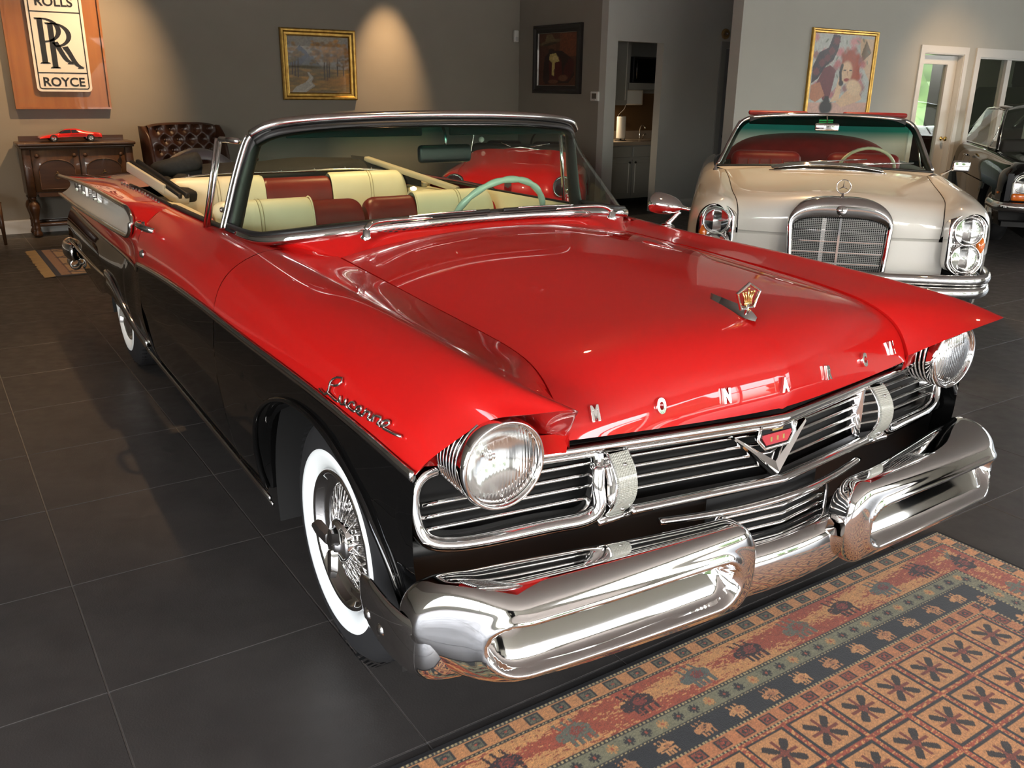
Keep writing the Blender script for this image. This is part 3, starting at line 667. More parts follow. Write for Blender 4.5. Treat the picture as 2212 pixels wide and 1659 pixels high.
# turn lamps standing in the grille
tl = link('turn_lamp', None, car, loc=(.462, -.008, .655)); tl['label'] = 'upright ribbed clear turn lamp in the grille'
def bow(t, h=.077, d=.042): return (-d*(1-(abs(t))**2.2), h*t)       # (y, z) of the bowed face
tq = np.linspace(-1, 1, 24)
def lens_mat():
    m = mat('ribbed_clear_turn_lens', (.46, .46, .40, 1), .2, coat=.8); nt = m.node_tree; b = nt.nodes['Principled BSDF']
    tc = nt.nodes.new('ShaderNodeTexCoord'); hs = []
    for d in ('X', 'Z'):
        w = nt.nodes.new('ShaderNodeTexWave'); w.inputs['Scale'].default_value = 70; w.bands_direction = d; nt.links.new(tc.outputs['Object'], w.inputs[0]); hs.append(w)
    ad = nt.nodes.new('ShaderNodeMath'); ad.operation = 'ADD'; nt.links.new(hs[0].outputs[1], ad.inputs[0]); nt.links.new(hs[1].outputs[1], ad.inputs[1])
    bp = nt.nodes.new('ShaderNodeBump'); bp.inputs['Strength'].default_value = .6; bp.inputs['Distance'].default_value = .003; nt.links.new(ad.outputs[0], bp.inputs['Height']); nt.links.new(bp.outputs[0], b.inputs['Normal'])
    return m
m = MB(); m.grid(np.array([[(x, bow(t)[0]-.012 - (.003 if abs(x) < .02 else 0), bow(t)[1]) for x in (-.026, -.0255, -.02, .02, .0255, .026)] for t in tq]))
m.grid(np.array([[(s*.026, bow(t)[0]-.012, bow(t)[1]), (s*.026, bow(t)[0]+.004, bow(t)[1])] for t in tq for s in (1,)])); m.grid(np.array([[(-.026, bow(t)[0]-.012, bow(t)[1]), (-.026, bow(t)[0]+.004, bow(t)[1])] for t in tq]))
m.build('lens', lens_mat(), tl)
m = MB()
for s in (1, -1):
    k0 = len(m.v); m.v += [(s*.030, bow(t)[0]-.004, bow(t)[1]) for t in tq] + [(s*.030, .05, .077), (s*.030, .05, -.077)][::1]; m.f.append(tuple(range(k0, k0+26))); m.m.append(0)
    m.grid(np.array([[(s*.030, .005, .074*t), (s*.038, .012, .072*t), (s*.046, .03, .070*t)] for t in tq]))
m.tube([(-.055, -.012, -.083), (.055, -.012, -.083)], .010, 10, sx=1.6)
m.build('housing', CHROME, tl)
m = MB()
for s in (1, -1): m.tube([(s*.028, bow(t)[0]-.004, bow(t)[1]) for t in tq], .0035, 6)
m.build('bezel', CHROME, tl)
for z in (.055, -.055):
    m = MB(); m.lathe([(.0005, .004), (.004, .003), (.005, 0)], 8, Mat((0, bow(z/.077)[0]-.014, z), z=(0, -1, 0))); m.build('screw', CHROME2, tl)
tl2 = link('turn_lamp', None, car, loc=(-.462, -.008, .655)); tl2['label'] = tl['label']
for ch in list(tl.children): mirrored(ch, tl2)
# V badge
vb = link('grille_badge', None, car); vb['label'] = 'chrome V with a red and black crest in the grille'
def vleg(s):
    m = MB(); a = np.array((s*.128, -.052, .706)); b = np.array((0, -.078, .606))
    rng = np.linspace(0, 1, 10); top = []; bot = []; rid = []
    for t in rng:
        p = a + (b-a)*t; w = .004 + .019*t
        top.append(p + (0, 0, w)); bot.append(p - (0, 0, w*.9)); rid.append(p + (0, -.012*t-.003, -.002))
    m.grid(np.stack([np.array(top), np.array(rid), np.array(bot)], 1), flip=(s > 0)); m.grid(np.stack([np.array(bot), np.array(bot) + (0, .02, 0)], 1)); m.grid(np.stack([np.array(top), np.array(top) + (0, .02, 0)], 1))
    return m
for s in (1, -1): vleg(s).build('v_arm', CHROME, vb, ang=30)
cr = [(-.055, .028), (.055, .028), (.066, -.005), (.042, -.032), (-.042, -.032), (-.066, -.005)]
Mb = Mat((0, -.060, .700), z=(0, -1, .1), x=(1, 0, 0))
MB().poly(cr, .01, Mb).build('crest_plate', BLACKP, vb, smooth=False)
ce = [Mb @ Vector((a, b, .010)) for a, b in cr[2:] + [cr[0]]]
MB().tube([Mb @ Vector((a, b, .011)) for a, b in [cr[1]] + cr[2:] + [cr[0]]], .0048, 8).build('crest_frame', CHROME, vb)
MB().poly([(-.05, .004), (.05, .004), (.052, -.004), (.038, -.024), (-.038, -.024), (-.052, -.004)], .0035, Mb @ Matrix.Translation((0, 0, .010))).build('crest_enamel', REDBADGE, vb, smooth=False)
m = MB(); m.poly([(-.018, .010), (.018, .010), (.022, .022), (.010, .017), (0, .025), (-.010, .017), (-.022, .022)], .003, Mb @ Matrix.Translation((0, 0, .011)))
for k in (-.022, 0, .022): m.poly([(k-.003, -.016), (k+.003, -.016), (k+.003, -.004), (k-.003, -.004)], .002, Mb @ Matrix.Translation((0, 0, .013)))
m.build('crest_crown', GOLD, vb, smooth=False)
# black apron under the grille and the small lower grille between the bumper pods
xs = np.linspace(-.945, .945, 61)
m = MB(); m.grid(np.array([[(x, yl_(x)+.044, .585), (x, yl_(x)+.036, .576), (x, yl_(x)+.030, .560), (x, yl_(x)+.034, .545), (x, yl_(x)+.05, .53), (x, yl_(x)+.06, .40)] for x in xs])); part(m, 'front_apron', mat('satin_black_paint', (.006, .006, .006, 1), .45))
lg = link('lower_grille', None, car); lg['label'] = 'short chrome bars between the bumper pods'
m = MB(); m.tube(curve([(-.36, -.06, .548), (-.25, -.085, .545), (-.12, -.112, .548), (0, -.126, .553), (.12, -.112, .548), (.25, -.085, .545), (.36, -.06, .548)], 50), .009, 10, sx=1.3, sz=.9, up=(0, 0, 1)); m.build('top_bar', CHROME, lg)
for z in (.524, .500, .476, .452):
    m = MB(); m.tube([(x, -.112 + .13*abs(x), z) for x in np.linspace(-.185, .185, 21)], .0062, 8, sx=1.3, sz=.8, up=(0, 0, 1)); m.build('bar', CHROME, lg)
for s in (1, -1):
    m = MB(); m.tube(curve([(s*.175, -.095, .548), (s*.198, -.088, .53), (s*.205, -.086, .49), (s*.198, -.088, .44)], 16), .006, 8); m.build('end_bar', CHROME, lg)
m = MB(); m.grid(np.array([[(x, -.075 + .13*abs(x), z) for z in (.56, .42)] for x in np.linspace(-.2, .2, 9)])); m.build('backing', DARK, lg)
# ---- front bumper
bu = link('front_bumper', None, car); bu['label'] = 'massive chrome front bumper with two oval-recessed pods'
def sm(a, b, x): t = np.clip((x-a)/(b-a), 0, 1); return t*t*(3-2*t)
def pod(s):
    X = np.concatenate([.165 + .07*(1-np.cos(np.linspace(0, PI/2, 14))), np.linspace(.245, .82, 90), .83 + .157*np.sin(np.linspace(0, PI/2, 36))]); A = np.linspace(0, 2*PI, 140, endpoint=False); P = []
    for x in X:
        e = sm(.78, .985, x)
        yf = -.210 + .022*((x-.2)/.7)**2 + .13*sm(.78, 1.0, x)**1.5       # front face
        yr = -.112 + .13*sm(.15, .95, x) + .05*sm(.85, 1., x)
        zc, hb = .440 + .010*sm(.6, .98, x), .117 - .006*sm(.6, .98, x)
        a, yc = (yr-yf)/2, (yr+yf)/2
        ki = 1 - max(0, (.24-x)/.076)**2.3; ki = max(ki, .0)**(1/2.3)
        ko = 1 - max(0, (x-.86)/.128)**2.4; ko = max(ko, .0)**(1/2.4)
        k = max(min(ki, ko), .02); row = []
        for t in A:
            c, q = math.cos(t), math.sin(t); n = 2/((3.4 if q > 0 else 3.2) - .7*e)
            y = yc + a*(abs(c)**n)*(1 if c > 0 else -1)*(.40 + .60*k); z = zc + hb*(abs(q)**n)*(1 if q > 0 else -1)*k
            if c < -.05:      # oval recess in the front face, deeper towards its upper edge
                zz = z - (.428 + .016*(x-.2)); d = math.hypot(max(.295-x, 0, x-.825), zz*(1.0 if zz > 0 else .95))
                dep = .022 + .058*np.clip((zz+.05)/.10, 0, 1)
                y += (dep*sm(.060, .040, d) - .007*math.exp(-((d-.062)/.013)**2))*sm(-.05, -.3, c)
            row.append((s*x, y, z))
        P.append(row)
    P = np.array(P); m = MB(); m.grid(P, cv=True, flip=(s > 0))
    k0 = len(m.v) - len(X)*140; m.f.append(tuple(range(k0, k0+140))); m.m.append(0)
    return m
for s in (1, -1):
    pod(s).build('bumper_pod', CHROME, bu)
    m = MB(); A = np.linspace(0, 2*PI, 40, endpoint=False)        # wrap-round wing below the pod
    pth = curve([(s*.90, -.075, .405), (s*.955, -.045, .398), (s*.984, .02, .395), (s*.992, .12, .398), (s*.988, .22, .408), (s*.982, .25, .412)], 30)
    m.tube(pth, np.concatenate([np.full(22, .068), np.linspace(.068, .035, 8)]), 16, sx=.20, sz=1.0, up=(0, 0, 1)); m.build('bumper_wing', CHROME, bu)
    for y in (.10, .17):
        m = MB(); m.lathe([(.0005, .012), (.010, .010), (.016, .004), (.017, 0)], 16, Mat((s*1.0, y, .385), z=(s, 0, 0))); m.build('bolt', CHROME2, bu)
X = np.linspace(-.25, .25, 41); A = np.linspace(0, 2*PI, 48, endpoint=False); P = []
for x in X:
    row = []
    for t in A:
        c, q = math.cos(t), math.sin(t); n = 2/2.6
        row.append((x, -.125 + .10*x*x*4 + .055*(abs(c)**n)*(1 if c > 0 else -1), .385 + .072*(abs(q)**n)*(1 if q > 0 else -1)))
    P.append(row)
m = MB(); m.grid(np.array(P), cv=True, flip=True); m.build('centre_bar', CHROME, bu)
for x in (-.62, .50):
    m = MB(); m.lathe([(.0005, .010), (.012, .008), (.018, .002), (.018, -.01)], 14, Mat((x, -.10, .305), z=(0, -.4, -1))); m.build('bolt', CHROME2, bu)
# ---- letters on the hood nose
LX = [-.528, -.353, -.177, 0, .177, .353, .528]
def hood_pt(x, z):
    i = int(np.argmin(abs(HP[0, :, 0] - x))); col = HP[40:, i]; k = int(np.argmin(abs(col[:, 2]-z))); n = np.cross(HP[min(40+k+1, len(HP)-1), i]-HP[40+k-1, i], HP[40+k, min(i+1, 80)]-HP[40+k, max(i-1, 0)])
    n /= np.linalg.norm(n); n = n if n[1] < 0 else -n
    return col[k], n
for ch, x in zip('MONARCH', LX):
    p, n = hood_pt(x, .826); n = n*.8 + np.array((.05*np.sign(x), -1, .22))*.2; n /= np.linalg.norm(n); m = MB(); V, F = text_mesh(ch, .046, .0035, Mat(p + n*.005, z=n, x=(1, .12*np.sign(x), 0)), .60, bevel=.001, offset=.0022); m.add(V, F)
    part(m, 'hood_letter', CHROME, ang=40)
m = MB(); m.grid(np.array([[(x, -.008 + .30*(x-.597), .80 + .02*(x-.597)), (x, .0 + .30*(x-.597), .775), (x, .004 + .30*(x-.597), .750)] for x in np.linspace(.592, .70, 8)])); both(part(m, 'nose_filler', RED))
# ---- hood ornament
ho = link('hood_ornament', None, car); ho['label'] = 'chrome dart with a gold crown in a pentagon frame'
m = MB(); sec = []
for t in np.linspace(0, 1, 16):
    y = .030 + .165*t; w = .020*math.sin(min(1, (t+.04)/.28)*PI/2)*(1-t)**.8 + .001; hgt = .020*math.sin(min(1, (t+.05)/.3)*PI/2)*(1-.85*t)
    zz = .972 + .022*t; z0 = zz - .006
    sec.append([(-w, y, z0), (-w*.8, y, z0+hgt*.5), (0, y, z0+hgt+.010*t+.004), (w*.8, y, z0+hgt*.5), (w, y, z0)])
m.grid(np.array(sec)); m.build('dart', CHROME, ho, ang=40)
pent = [(-.022, 0), (.022, 0), (.040, .040), (0, .062), (-.040, .040)]
yo = .066
MB().tube([(a, yo, .992+b) for a, b in pent], .0045, 8, closed=True).build('pentagon_frame', CHROME, ho, smooth=False)
MB().tube([(0, yo, .975), (0, yo, 1.003)], .005, 8).build('stem', CHROME, ho)
m = MB(); m.tube([(-.012, yo, 1.004), (.012, yo, 1.004)], .006, 8, sx=.6)
for k, (dx, hh) in enumerate(((-.020, .026), (-.010, .026), (0, .036), (.010, .027), (.020, .027))):
    m.tube([(dx*.5, yo, 1.006), (dx*.7, yo, 1.006+hh*.6), (dx, yo, 1.006+hh)], [.0035, .0024, .002], 6)
    m.lathe([(.0003, .0035), (.0025, .0025), (.0035, 0), (.0025, -.0025), (.0003, -.0035)], 8, Mat((dx, yo, 1.006+hh)))
m.build('crown', GOLD, ho)
# ---- Lucerne script on both front fenders, stroke by stroke
def script():
    S = [ # x along the car (0..1), height
     [(.02,.10),(.05,.02),(.10,.0),(.13,.10),(.15,.45),(.19,.78),(.25,.85),(.27,.70),(.22,.52),(.16,.46)],
     [(.10,.01),(.16,.10),(.24,.02),(.30,.06)],
     [(.30,.06),(.31,.30),(.315,.10),(.34,.02),(.375,.10),(.385,.30),(.385,.08),(.42,.03)],
     [(.50,.24),(.47,.32),(.435,.20),(.44,.05),(.48,.02),(.52,.08)],
     [(.52,.08),(.57,.20),(.565,.32),(.535,.26),(.535,.08),(.57,.02),(.61,.08)],
     [(.61,.08),(.63,.32),(.635,.27),(.67,.28),(.665,.06),(.70,.05)],
     [(.70,.05),(.715,.30),(.72,.04)],[(.72,.12),(.75,.30),(.78,.28),(.775,.06),(.81,.04)],
     [(.81,.04),(.86,.18),(.855,.31),(.825,.26),(.825,.06),(.86,.01),(1.0,.02)]]
    return S
i_f = np.linspace(0, 1, 60)
def fside(y, z):
    c = FP[:, 36:]; d = (c[..., 1]-y)**2 + (c[..., 2]-z)**2; k = np.unravel_index(np.argmin(d), d.shape); return c[k][0]
for s in (-1, 1):
    sc_ = MB()
    for st in script():
        pts = curve([(a, b, 0) for a, b in st], 14) if len(st) > 3 else np.array([(a, b, 0) for a, b in st])
        P3 = []
        for a, b, _ in pts:
            y = .50 - .40*a if s < 0 else .10 + .40*a; z = .812 + .010*(1 if s < 0 else -1)*0 + .062*b + .012*(a if s < 0 else 1-a); P3.append((s*(fside(y, z)+.007), y, z))
        sc_.tube(P3, .0032, 6)
    part(sc_, 'fender_script', CHROME)
# ---- wheels
def make_wheel(parent, x, y, s, label=None):
    w = link('wheel', None, parent, loc=(x, y, .345)); w['label'] = label or 'whitewall tyre on a chrome wire wheel with spinner'
    M0 = Mat((0, 0, 0), z=(s, 0, 0), x=(0, 1, 0))
    m = MB(); m.lathe([(.20, -.19), (.25, -.2), (.31, -.185), (.338, -.155), (.345, -.125), (.345, -.045), (.338, -.02), (.32, .0), (.29, .014), (.252, .017)], 72, M0); m.build('tyre', RUBBER, w)
    m = MB(); m.lathe([(.253, .0175), (.25, .0205), (.235, .0205), (.215, .013), (.200, .001), (.197, -.01)], 72, M0); m.build('whitewall', WHITEW, w)
    m = MB()
    for k in range(72):
        a = 2*PI*k/72
        for hh in (-.005, -.03, -.06): m.add([M0 @ Vector((r*math.cos(a+d), r*math.sin(a+d), h)) for r, h, d in ((.3465, hh-.018, 0), (.3465, hh, .02), (.3465, hh, .06), (.3465, hh-.018, .05))], [(0, 1, 2, 3)])
    m.build('tread_blocks', RUBBER, w, smooth=False)
    m = MB(); m.lathe([(.199, -.01), (.197, .006), (.190, .010), (.182, .004), (.176, -.012), (.168, -.02), (.158, -.022), (.150, -.03), (.147, -.05), (.06, -.06), (.0005, -.06)], 64, M0); m.build('rim', CHROME, w)
    m = MB()
    for k in range(40):
        a = 2*PI*k/40; b = a + (.16 if k % 2 else -.16)
        m.tube([M0 @ Vector((.148*math.cos(a), .148*math.sin(a), -.028)), M0 @ Vector((.058*math.cos(b), .058*math.sin(b), .004 - .012*(k % 2)))], .0026, 5)
    m.build('wire_spokes', CHROME, w)
    m = MB(); m.lathe([(.062, -.05), (.062, .006), (.055, .014), (.040, .018), (.036, .026), (.030, .034), (.012, .038), (.0005, .038)], 36, M0); m.build('hub', CHROME, w)
    m = MB()
    for k in range(3):
        a = PI/2 + .35 + 2*PI*k/3; R2 = Matrix.Rotation(a, 4, 'Z')
        pts = [(.02, -.024), (.07, -.028), (.092, -.016), (.095, .002), (.075, .020), (.02, .026)]
        V = [M0 @ (R2 @ Vector((p, q, .020 + .016*(p/.1)))) for p, q in pts] + [M0 @ (R2 @ Vector((p*.97, q*.6, .036 + .016*(p/.1)))) for p, q in pts]
        n = 6; m.add(V, [tuple(range(5, -1, -1)), tuple(range(6, 12))] + [(i, (i+1) % n, (i+1) % n + n, i+n) for i in range(n)])
    m.build('spinner', CHROME, w, ang=35)
    return w
for x, y, s in ((-.90, .59, -1), (.90, .59, 1), (-.915, 3.69, -1), (.915, 3.69, 1)): make_wheel(car, x, y, s)
# ---- underbody so that nothing shows through
m = MB(); m.box(-.86, .86, 1.15, 3.2, .22, .27); m.box(-.5, .5, .0, 5.2, .24, .30); part(m, 'underbody', DARK, smooth=False)
m = MB(); m.box(-.52, .52, .08, 1.25, .30, .72); part(m, 'engine_bay', DARK, smooth=False)
m = MB(); m.box(-.9, .9, 4.2, 5.15, .4, .85); part(m, 'trunk_box', DARK, smooth=False)
# ---- windscreen
ws = link('windscreen', None, car); ws['label'] = 'wrap-round windscreen with chrome header and green sun band'
TP = curve([(0, 1.688, 1.388), (.25, 1.692, 1.385), (.45, 1.705, 1.377), (.58, 1.728, 1.366), (.655, 1.757, 1.350), (.70, 1.795, 1.322)], 60)
BP = curve([(0, 1.305, 1.060), (.22, 1.310, 1.057), (.42, 1.328, 1.049), (.60, 1.375, 1.032), (.70, 1.43, 1.019), (.765, 1.50, 1.006), (.793, 1.60, .999), (.80, 1.72, .996), (.797, 1.86, .994)], 60) + (0, 0, .010)
G = np.array([[TP[i] + (BP[i]-TP[i])*t + np.array((.010*math.sin(PI*t)*(i/59.), -.030*math.sin(PI*t)*(1-i/59.)**.5, 0)) for t in np.linspace(0, 1, 16)] for i in range(60)])
m = MB(); m.grid(G, flip=True); m.mirror(); m.build('glass', WSGLASS, ws)
full = np.vstack([TP[::-1]*(-1, 1, 1), TP[1:]])
m = MB(); m.tube(full + (0, .008, .016), .022, 12, sx=1.3, sz=.80); m.build('header_frame', CHROME2, ws)
m = MB(); m.tube(full*(.985, 1, 1) + (0, -.004, -.013), .018, 8, sx=1.0, sz=.9); m.build('header_gasket', BLACKM, ws)
bx = np.vstack([BP[::-1]*(-1, 1, 1), BP[1:]])
m = MB(); m.tube(bx[6:-6] + (0, -.010, -.006), .0185, 10, sx=.70, sz=1.0, up=(0, 0, 1)); m.build('base_moulding', CHROME, ws)
m = MB(); m.tube(bx + (0, .005, .012), .010, 8, up=(0, 0, 1)); m.build('base_gasket', BLACKM, ws)
for s in (1, -1):
    pp = curve([(s*.650, 1.762, 1.352), (s*.690, 1.792, 1.328), (s*.712, 1.812, 1.28), (s*.745, 1.838, 1.17), (s*.775, 1.855, 1.06), (s*.796, 1.862, .99)], 26)
    m = MB(); m.tube(pp*(.984, 1, 1), np.linspace(.020, .031, 26), 10, sx=1.0, sz=.9, up=(0, 1, 0)); m.build('pillar', BLACKM, ws)
    m = MB(); m.tube(pp + (s*.012, .018, .006), .0125, 8); m.build('pillar_trim', CHROME2, ws)
    m = MB(); m.tube(pp[4:] + (s*.022, .034, .004), .0075, 8); m.build('pillar_edge', CHROME, ws)
    m = MB(); m.tube([(s*.832, 2.03, .985), (s*.768, 1.985, 1.312)], .0085, 8); m.tube([(s*.735, 1.86, 1.312), (s*.768, 1.985, 1.312)], .011, 8); m.tube([(s*.842, 2.045, .985), (s*.778, 2.0, 1.316)], .006, 8); m.build('vent_frame', CHROME2, ws)
    m = MB(); m.add([(s*.81, 1.88, .99), (s*.832, 2.03, .985), (s*.768, 1.985, 1.308), (s*.73, 1.86, 1.308)], [(0, 1, 2, 3)]); m.build('vent_glass', GLASS, ws, smooth=False)
    m = MB(); m.lathe([(.0005, .016), (.008, .014), (.011, .006), (.008, 0)], 12, Mat((s*.80, 1.95, 1.06), z=(-s, 0, 0))); m.build('vent_catch', CHROME, ws)
# sun visors
for s in (1, -1):
    m = MB(); m.rbox(s*.06 if s > 0 else -.60, s*.60 if s > 0 else -.06, 1.735, 1.750, 1.325, 1.372, .006, 2); part(m, 'sun_visor', mat('sun_visor_vinyl', (.03, .09, .08, 1), .5))
# rear-view mirror
rv = link('rear_view_mirror', None, car)
m = MB(); m.rbox(-.114, .114, 1.652, 1.688, 1.228, 1.296, .016, 3); m.build('mirror_shell', mat('mirror_shell_paint', (.012, .016, .018, 1), .35), rv)
m = MB(); m.tube([(0, 1.668, 1.265), (0, 1.66, 1.32), (0, 1.695, 1.385)], .006, 8); m.build('mirror_arm', CHROME2, rv)
# wipers
for s in (1, -1):
    wp = link('wiper', None, car)
    m = MB(); m.lathe([(.018, 0), (.019, .006), (.013, .012), (.011, .03), (.0005, .032)], 16, Mat((s*.511, 1.262, 1.030), z=(0, -.25, 1))); m.build('pivot', CHROME, wp)
    a = curve([(s*.511, 1.262, 1.060), (s*.49, 1.272, 1.075), (s*.40, 1.288, 1.082), (s*.26, 1.276, 1.082)], 16)
    m = MB(); m.tube(a, np.linspace(.0105, .0045, 16), 8, sz=.8); m.build('arm', CHROME, wp)
    b = np.array([wsb(x, -.026, .030) for x in np.linspace(s*.40, s*.03, 20)])
    m = MB(); m.tube(b, .006, 6, sz=1.5, up=(0, -.3, 1)); m.build('blade', BLACKM, wp)
    m = MB(); m.tube(b[3:-3] + (0, -.008, .008), .003, 6); m.build('blade_bridge', CHROME2, wp)
# fender mirror on the driver's side
fm = link('fender_mirror', None, car, loc=(.80, 1.264, .982)); fm['label'] = 'chrome fender mirror with a pointed tail'
m = MB(); m.lathe([(.0005, .012), (.018, .011), (.030, .004), (.034, -.004)], 24, Mat((0, 0, 0))); m.build('base', CHROME, fm)
m = MB(); m.tube(curve([(0, 0, .008), (.025, -.012, .035), (.045, -.022, .058)], 10), np.linspace(.011, .008, 10), 10); m.build('stem', CHROME, fm)
hd = Mat((.01, .02, .085), z=(.42, -.90, -.12), x=(0, 0, 1))
m = MB(); m.lathe([(.046, -.055), (.050, -.05), (.051, -.03), (.048, 0), (.040, .03), (.026, .052), (.012, .066), (.008, .09), (.009, .10), (.0005, .104)], 32, hd @ Matrix.Diagonal((.85, 1.25, 1, 1))); m.build('shell', CHROME, fm)
m = MB(); m.lathe([(.0005, -.052), (.046, -.052)], 32, hd @ Matrix.Diagonal((.85, 1.25, 1, 1))); m.build('mirror_glass', MIRRORG, fm)
# ---- cockpit
m = MB(); xs = np.linspace(-.775, .775, 33)
m.grid(np.array([[wsb(x, .02, -.002), wsb(x*.97, .16, .004), wsb(x*.95, .28, -.012), wsb(x*.95, .32, -.05), wsb(x*.95, .31, -.30)] for x in xs])); part(m, 'dashboard', mat('black_dash_vinyl', (.012, .013, .013, 1), .4))
def seat_profile():
    p = [(0, 0), (.012, .1), (.03, .22), (.045, .34), (.055, .42), (.068, .468), (.092, .500), (.125, .512), (.158, .500), (.180, .465), (.188, .40), (.19, .2), (.19, 0)]
    return cspline(np.linspace(0, 1, len(p)), np.array(p), np.linspace(0, 1, 40))
SP = seat_profile()
def seat_back(parent, y0, ztop, x0, x1, end0, end1, m_, name, hs=1., label=None):
    """one upholstered stretch between two seams; end = True where the seat itself ends"""
    n = 40; xs = np.linspace(x0, x1, n); rows = []; c = np.array((.10, .25))
    for x in xs:
        d0, d1 = abs(x-x0), abs(x-x1); k = 1.
        for d, e in ((d0, end0), (d1, end1)):
            R = .06 if e else .012; amp = .16 if e else .02
            if d < R: k = min(k, 1 - amp*(1 - math.sqrt(max(0, 1-(1-d/R)**2))))
        q = c + (SP - c)*k; q[:, 1] = np.where(SP[:, 1] < .02, SP[:, 1], q[:, 1])
        rows.append([(x, y0 + a, ztop - .512*hs + b*hs) for a, b in q])
    m = MB(); g = np.array(rows); m.grid(g, flip=(x1 > x0))
    for r, e in ((g[0], end0), (g[-1], end1)):
        if e: k0 = len(m.v); m.v += [tuple(p) for p in r]; m.f.append(tuple(range(k0, k0+len(r)))); m.m.append(0)
    o = m.build(name, m_, parent)
    if label: o['label'] = label
    return g
def stitches(parent, y0, ztop, x0, x1, hs=1., vx=(), hz=(.40, .375)):
    m = MB()
    for z in hz:
        i = int(np.argmin(abs(SP[:20, 1]-z))); a, b = SP[i]; m.tube([(x, y0 + a - .0015, ztop - .512*hs + b*hs) for x in np.linspace(x0, x1, 8)], .0016, 4)
    for x in vx: m.tube([(x, y0 + a - .001*(j < 22), ztop - .512*hs + b*hs + .001) for j, (a, b) in enumerate(SP[:30])], .0018, 4)
    m.build('stitching', STITCH, parent)
for s in (1, -1):
    st = link('front_seat', None, car); st['label'] = 'cream vinyl front seat back with a maroon insert'
    seat_back(st, 2.385, 1.022, s*.262, s*.695, False, True, CREAM, 'cream_panel', label='cream vinyl stretch')
    seat_back(st, 2.385, 1.005, s*.010, s*.258, True, False, MAROON, 'maroon_insert', label='maroon vinyl stretch')
    stitches(st, 2.385, 1.022, s*.275, s*.67, vx=(s*.49, s*.505), hz=(.27, .25))
    pp = [(s*.260, 2.385 + a - .002, 1.022 - .512 + b + .002) for a, b in SP[:30]]; MB().tube(pp, .0035, 6).build('piping', CREAM, st)
    g = MB(); r = [(s*.712, 2.385 + a, 1.010-.512 + b) for a, b in (np.array((.10, .25)) + (SP-np.array((.10, .25)))*.80)]
    k0 = [(s*.700, p[1], p[2]) for p in r]; g.grid(np.array([k0, r])); g.v += r; g.f.append(tuple(range(len(g.v)-len(r), len(g.v)))); g.m.append(0)
    g.build('side_panel', mat('red_vinyl', (.40, .012, .012, 1), .4), st)
    c = MB(); c.rbox(min(s*.02, s*.70), max(s*.02, s*.70), 1.93, 2.42, .36, .56, .06, 4); c.build('cushion', CREAM, st)
rs = link('rear_seat', None, car); rs['label'] = 'cream rear seat back with a wide maroon centre'
seat_back(rs, 3.29, 1.040, -.198, -.70, False, True, CREAM, 'cream_panel', label='cream vinyl stretch')
seat_back(rs, 3.29, 1.022, -.194, .176, False, False, MAROON, 'maroon_insert', label='maroon vinyl stretch')
seat_back(rs, 3.29, 1.040, .180, .64, False, True, CREAM, 'cream_panel', label='cream vinyl stretch')
stitches(rs, 3.29, 1.040, -.22, -.66, vx=(-.44, -.455), hz=(.33, .315)); stitches(rs, 3.29, 1.040, .2, .60, vx=(.41, .425), hz=(.33, .315))
c = MB(); c.rbox(-.66, .62, 2.85, 3.32, .36, .56, .06, 4); c.build('cushion', CREAM, rs)
for s in (1, -1):
    c = MB(); c.rbox(min(s*.66, s*.81), max(s*.66, s*.81), 2.76, 3.50, .50, .945, .035, 4); part(c, 'quarter_trim', CREAM)
# tack rail with studs behind the rear seat
m = MB(); tr_ = curve([(-.74, 3.46, 1.00), (-.55, 3.50, 1.036), (0, 3.52, 1.042), (.55, 3.50, 1.030), (.70, 3.46, .99)], 30); m.tube(tr_, .007, 8); part(m, 'tack_rail', CHROME2)
m = MB()
for i in range(2, 29, 3): m.lathe([(.0005, .011), (.004, .010), (.0045, 0)], 8, Mat(tr_[i] + (0, 0, .004)))
part(m, 'tack_studs', CHROME)
# ---- folded top: canvas bundle, side rails, bows
ft = link('folded_top', None, car); ft['label'] = 'black canvas top folded in its well with cream-lined rails'
rng = np.random.default_rng(3); rows = []
for i, x in enumerate(np.linspace(-.62, .60, 44)):
    zt = 1.085 + .012*math.sin(x*5+1) + .020*max(0, x-.3)/.3 + .012*max(0, -x-.3); d = .20 + .02*math.sin(x*9); k = min(1, (.63-abs(x))/.06+.2)
    rows.append([(x, 3.74 + d*math.cos(a)*(.9+.1*math.sin(3*a+x*7)), 1.0 + (zt-1.0)*math.sin(a)*k*(1+.05*math.sin(4*a+x*11)) - .06*(math.sin(a) < .1)) for a in np.linspace(PI, 0, 20)])
m = MB(); m.grid(np.array(rows)); m.build('canvas_bundle', TOPBLACK, ft)
def slab(p0, p1, w, t, m_, name, up=(0, 0, 1)):
    p0, p1 = Vector(p0), Vector(p1); L_ = (p1-p0).length; z = (p1-p0).normalized(); x = z.cross(Vector(up)).normalized(); y = z.cross(x)
    M = Matrix(((x.x, y.x, z.x, p0.x), (x.y, y.y, z.y, p0.y), (x.z, y.z, z.z, p0.z), (0, 0, 0, 1)))
    k = MB(); k.rbox(-w/2, w/2, -t/2, t/2, 0, L_, min(w, t)*.3, 2, M); return k.build(name, m_, ft)
slab((-.80, 3.62, 1.085), (-.665, 3.18, .950), .075, .05, TOPBEIGE, 'side_rail'); slab((-.815, 3.62, 1.108), (-.68, 3.17, .972), .022, .030, BLACKM, 'weather_strip'); slab((-.785, 3.62, 1.112), (-.645, 3.17, .975), .022, .030, BLACKM, 'weather_strip')
slab((-.835, 3.62, 1.09), (-.73, 3.28, 1.0), .018, .05, TOPBEIGE, 'rail_hinge')
slab((-.70, 3.52, 1.02), (-.60, 3.3, .95), .09, .06, TOPBLACK, 'canvas_fold'); slab((-.70, 3.70, 1.05), (-.46, 3.62, 1.115), .13, .09, TOPBLACK, 'canvas_fold')
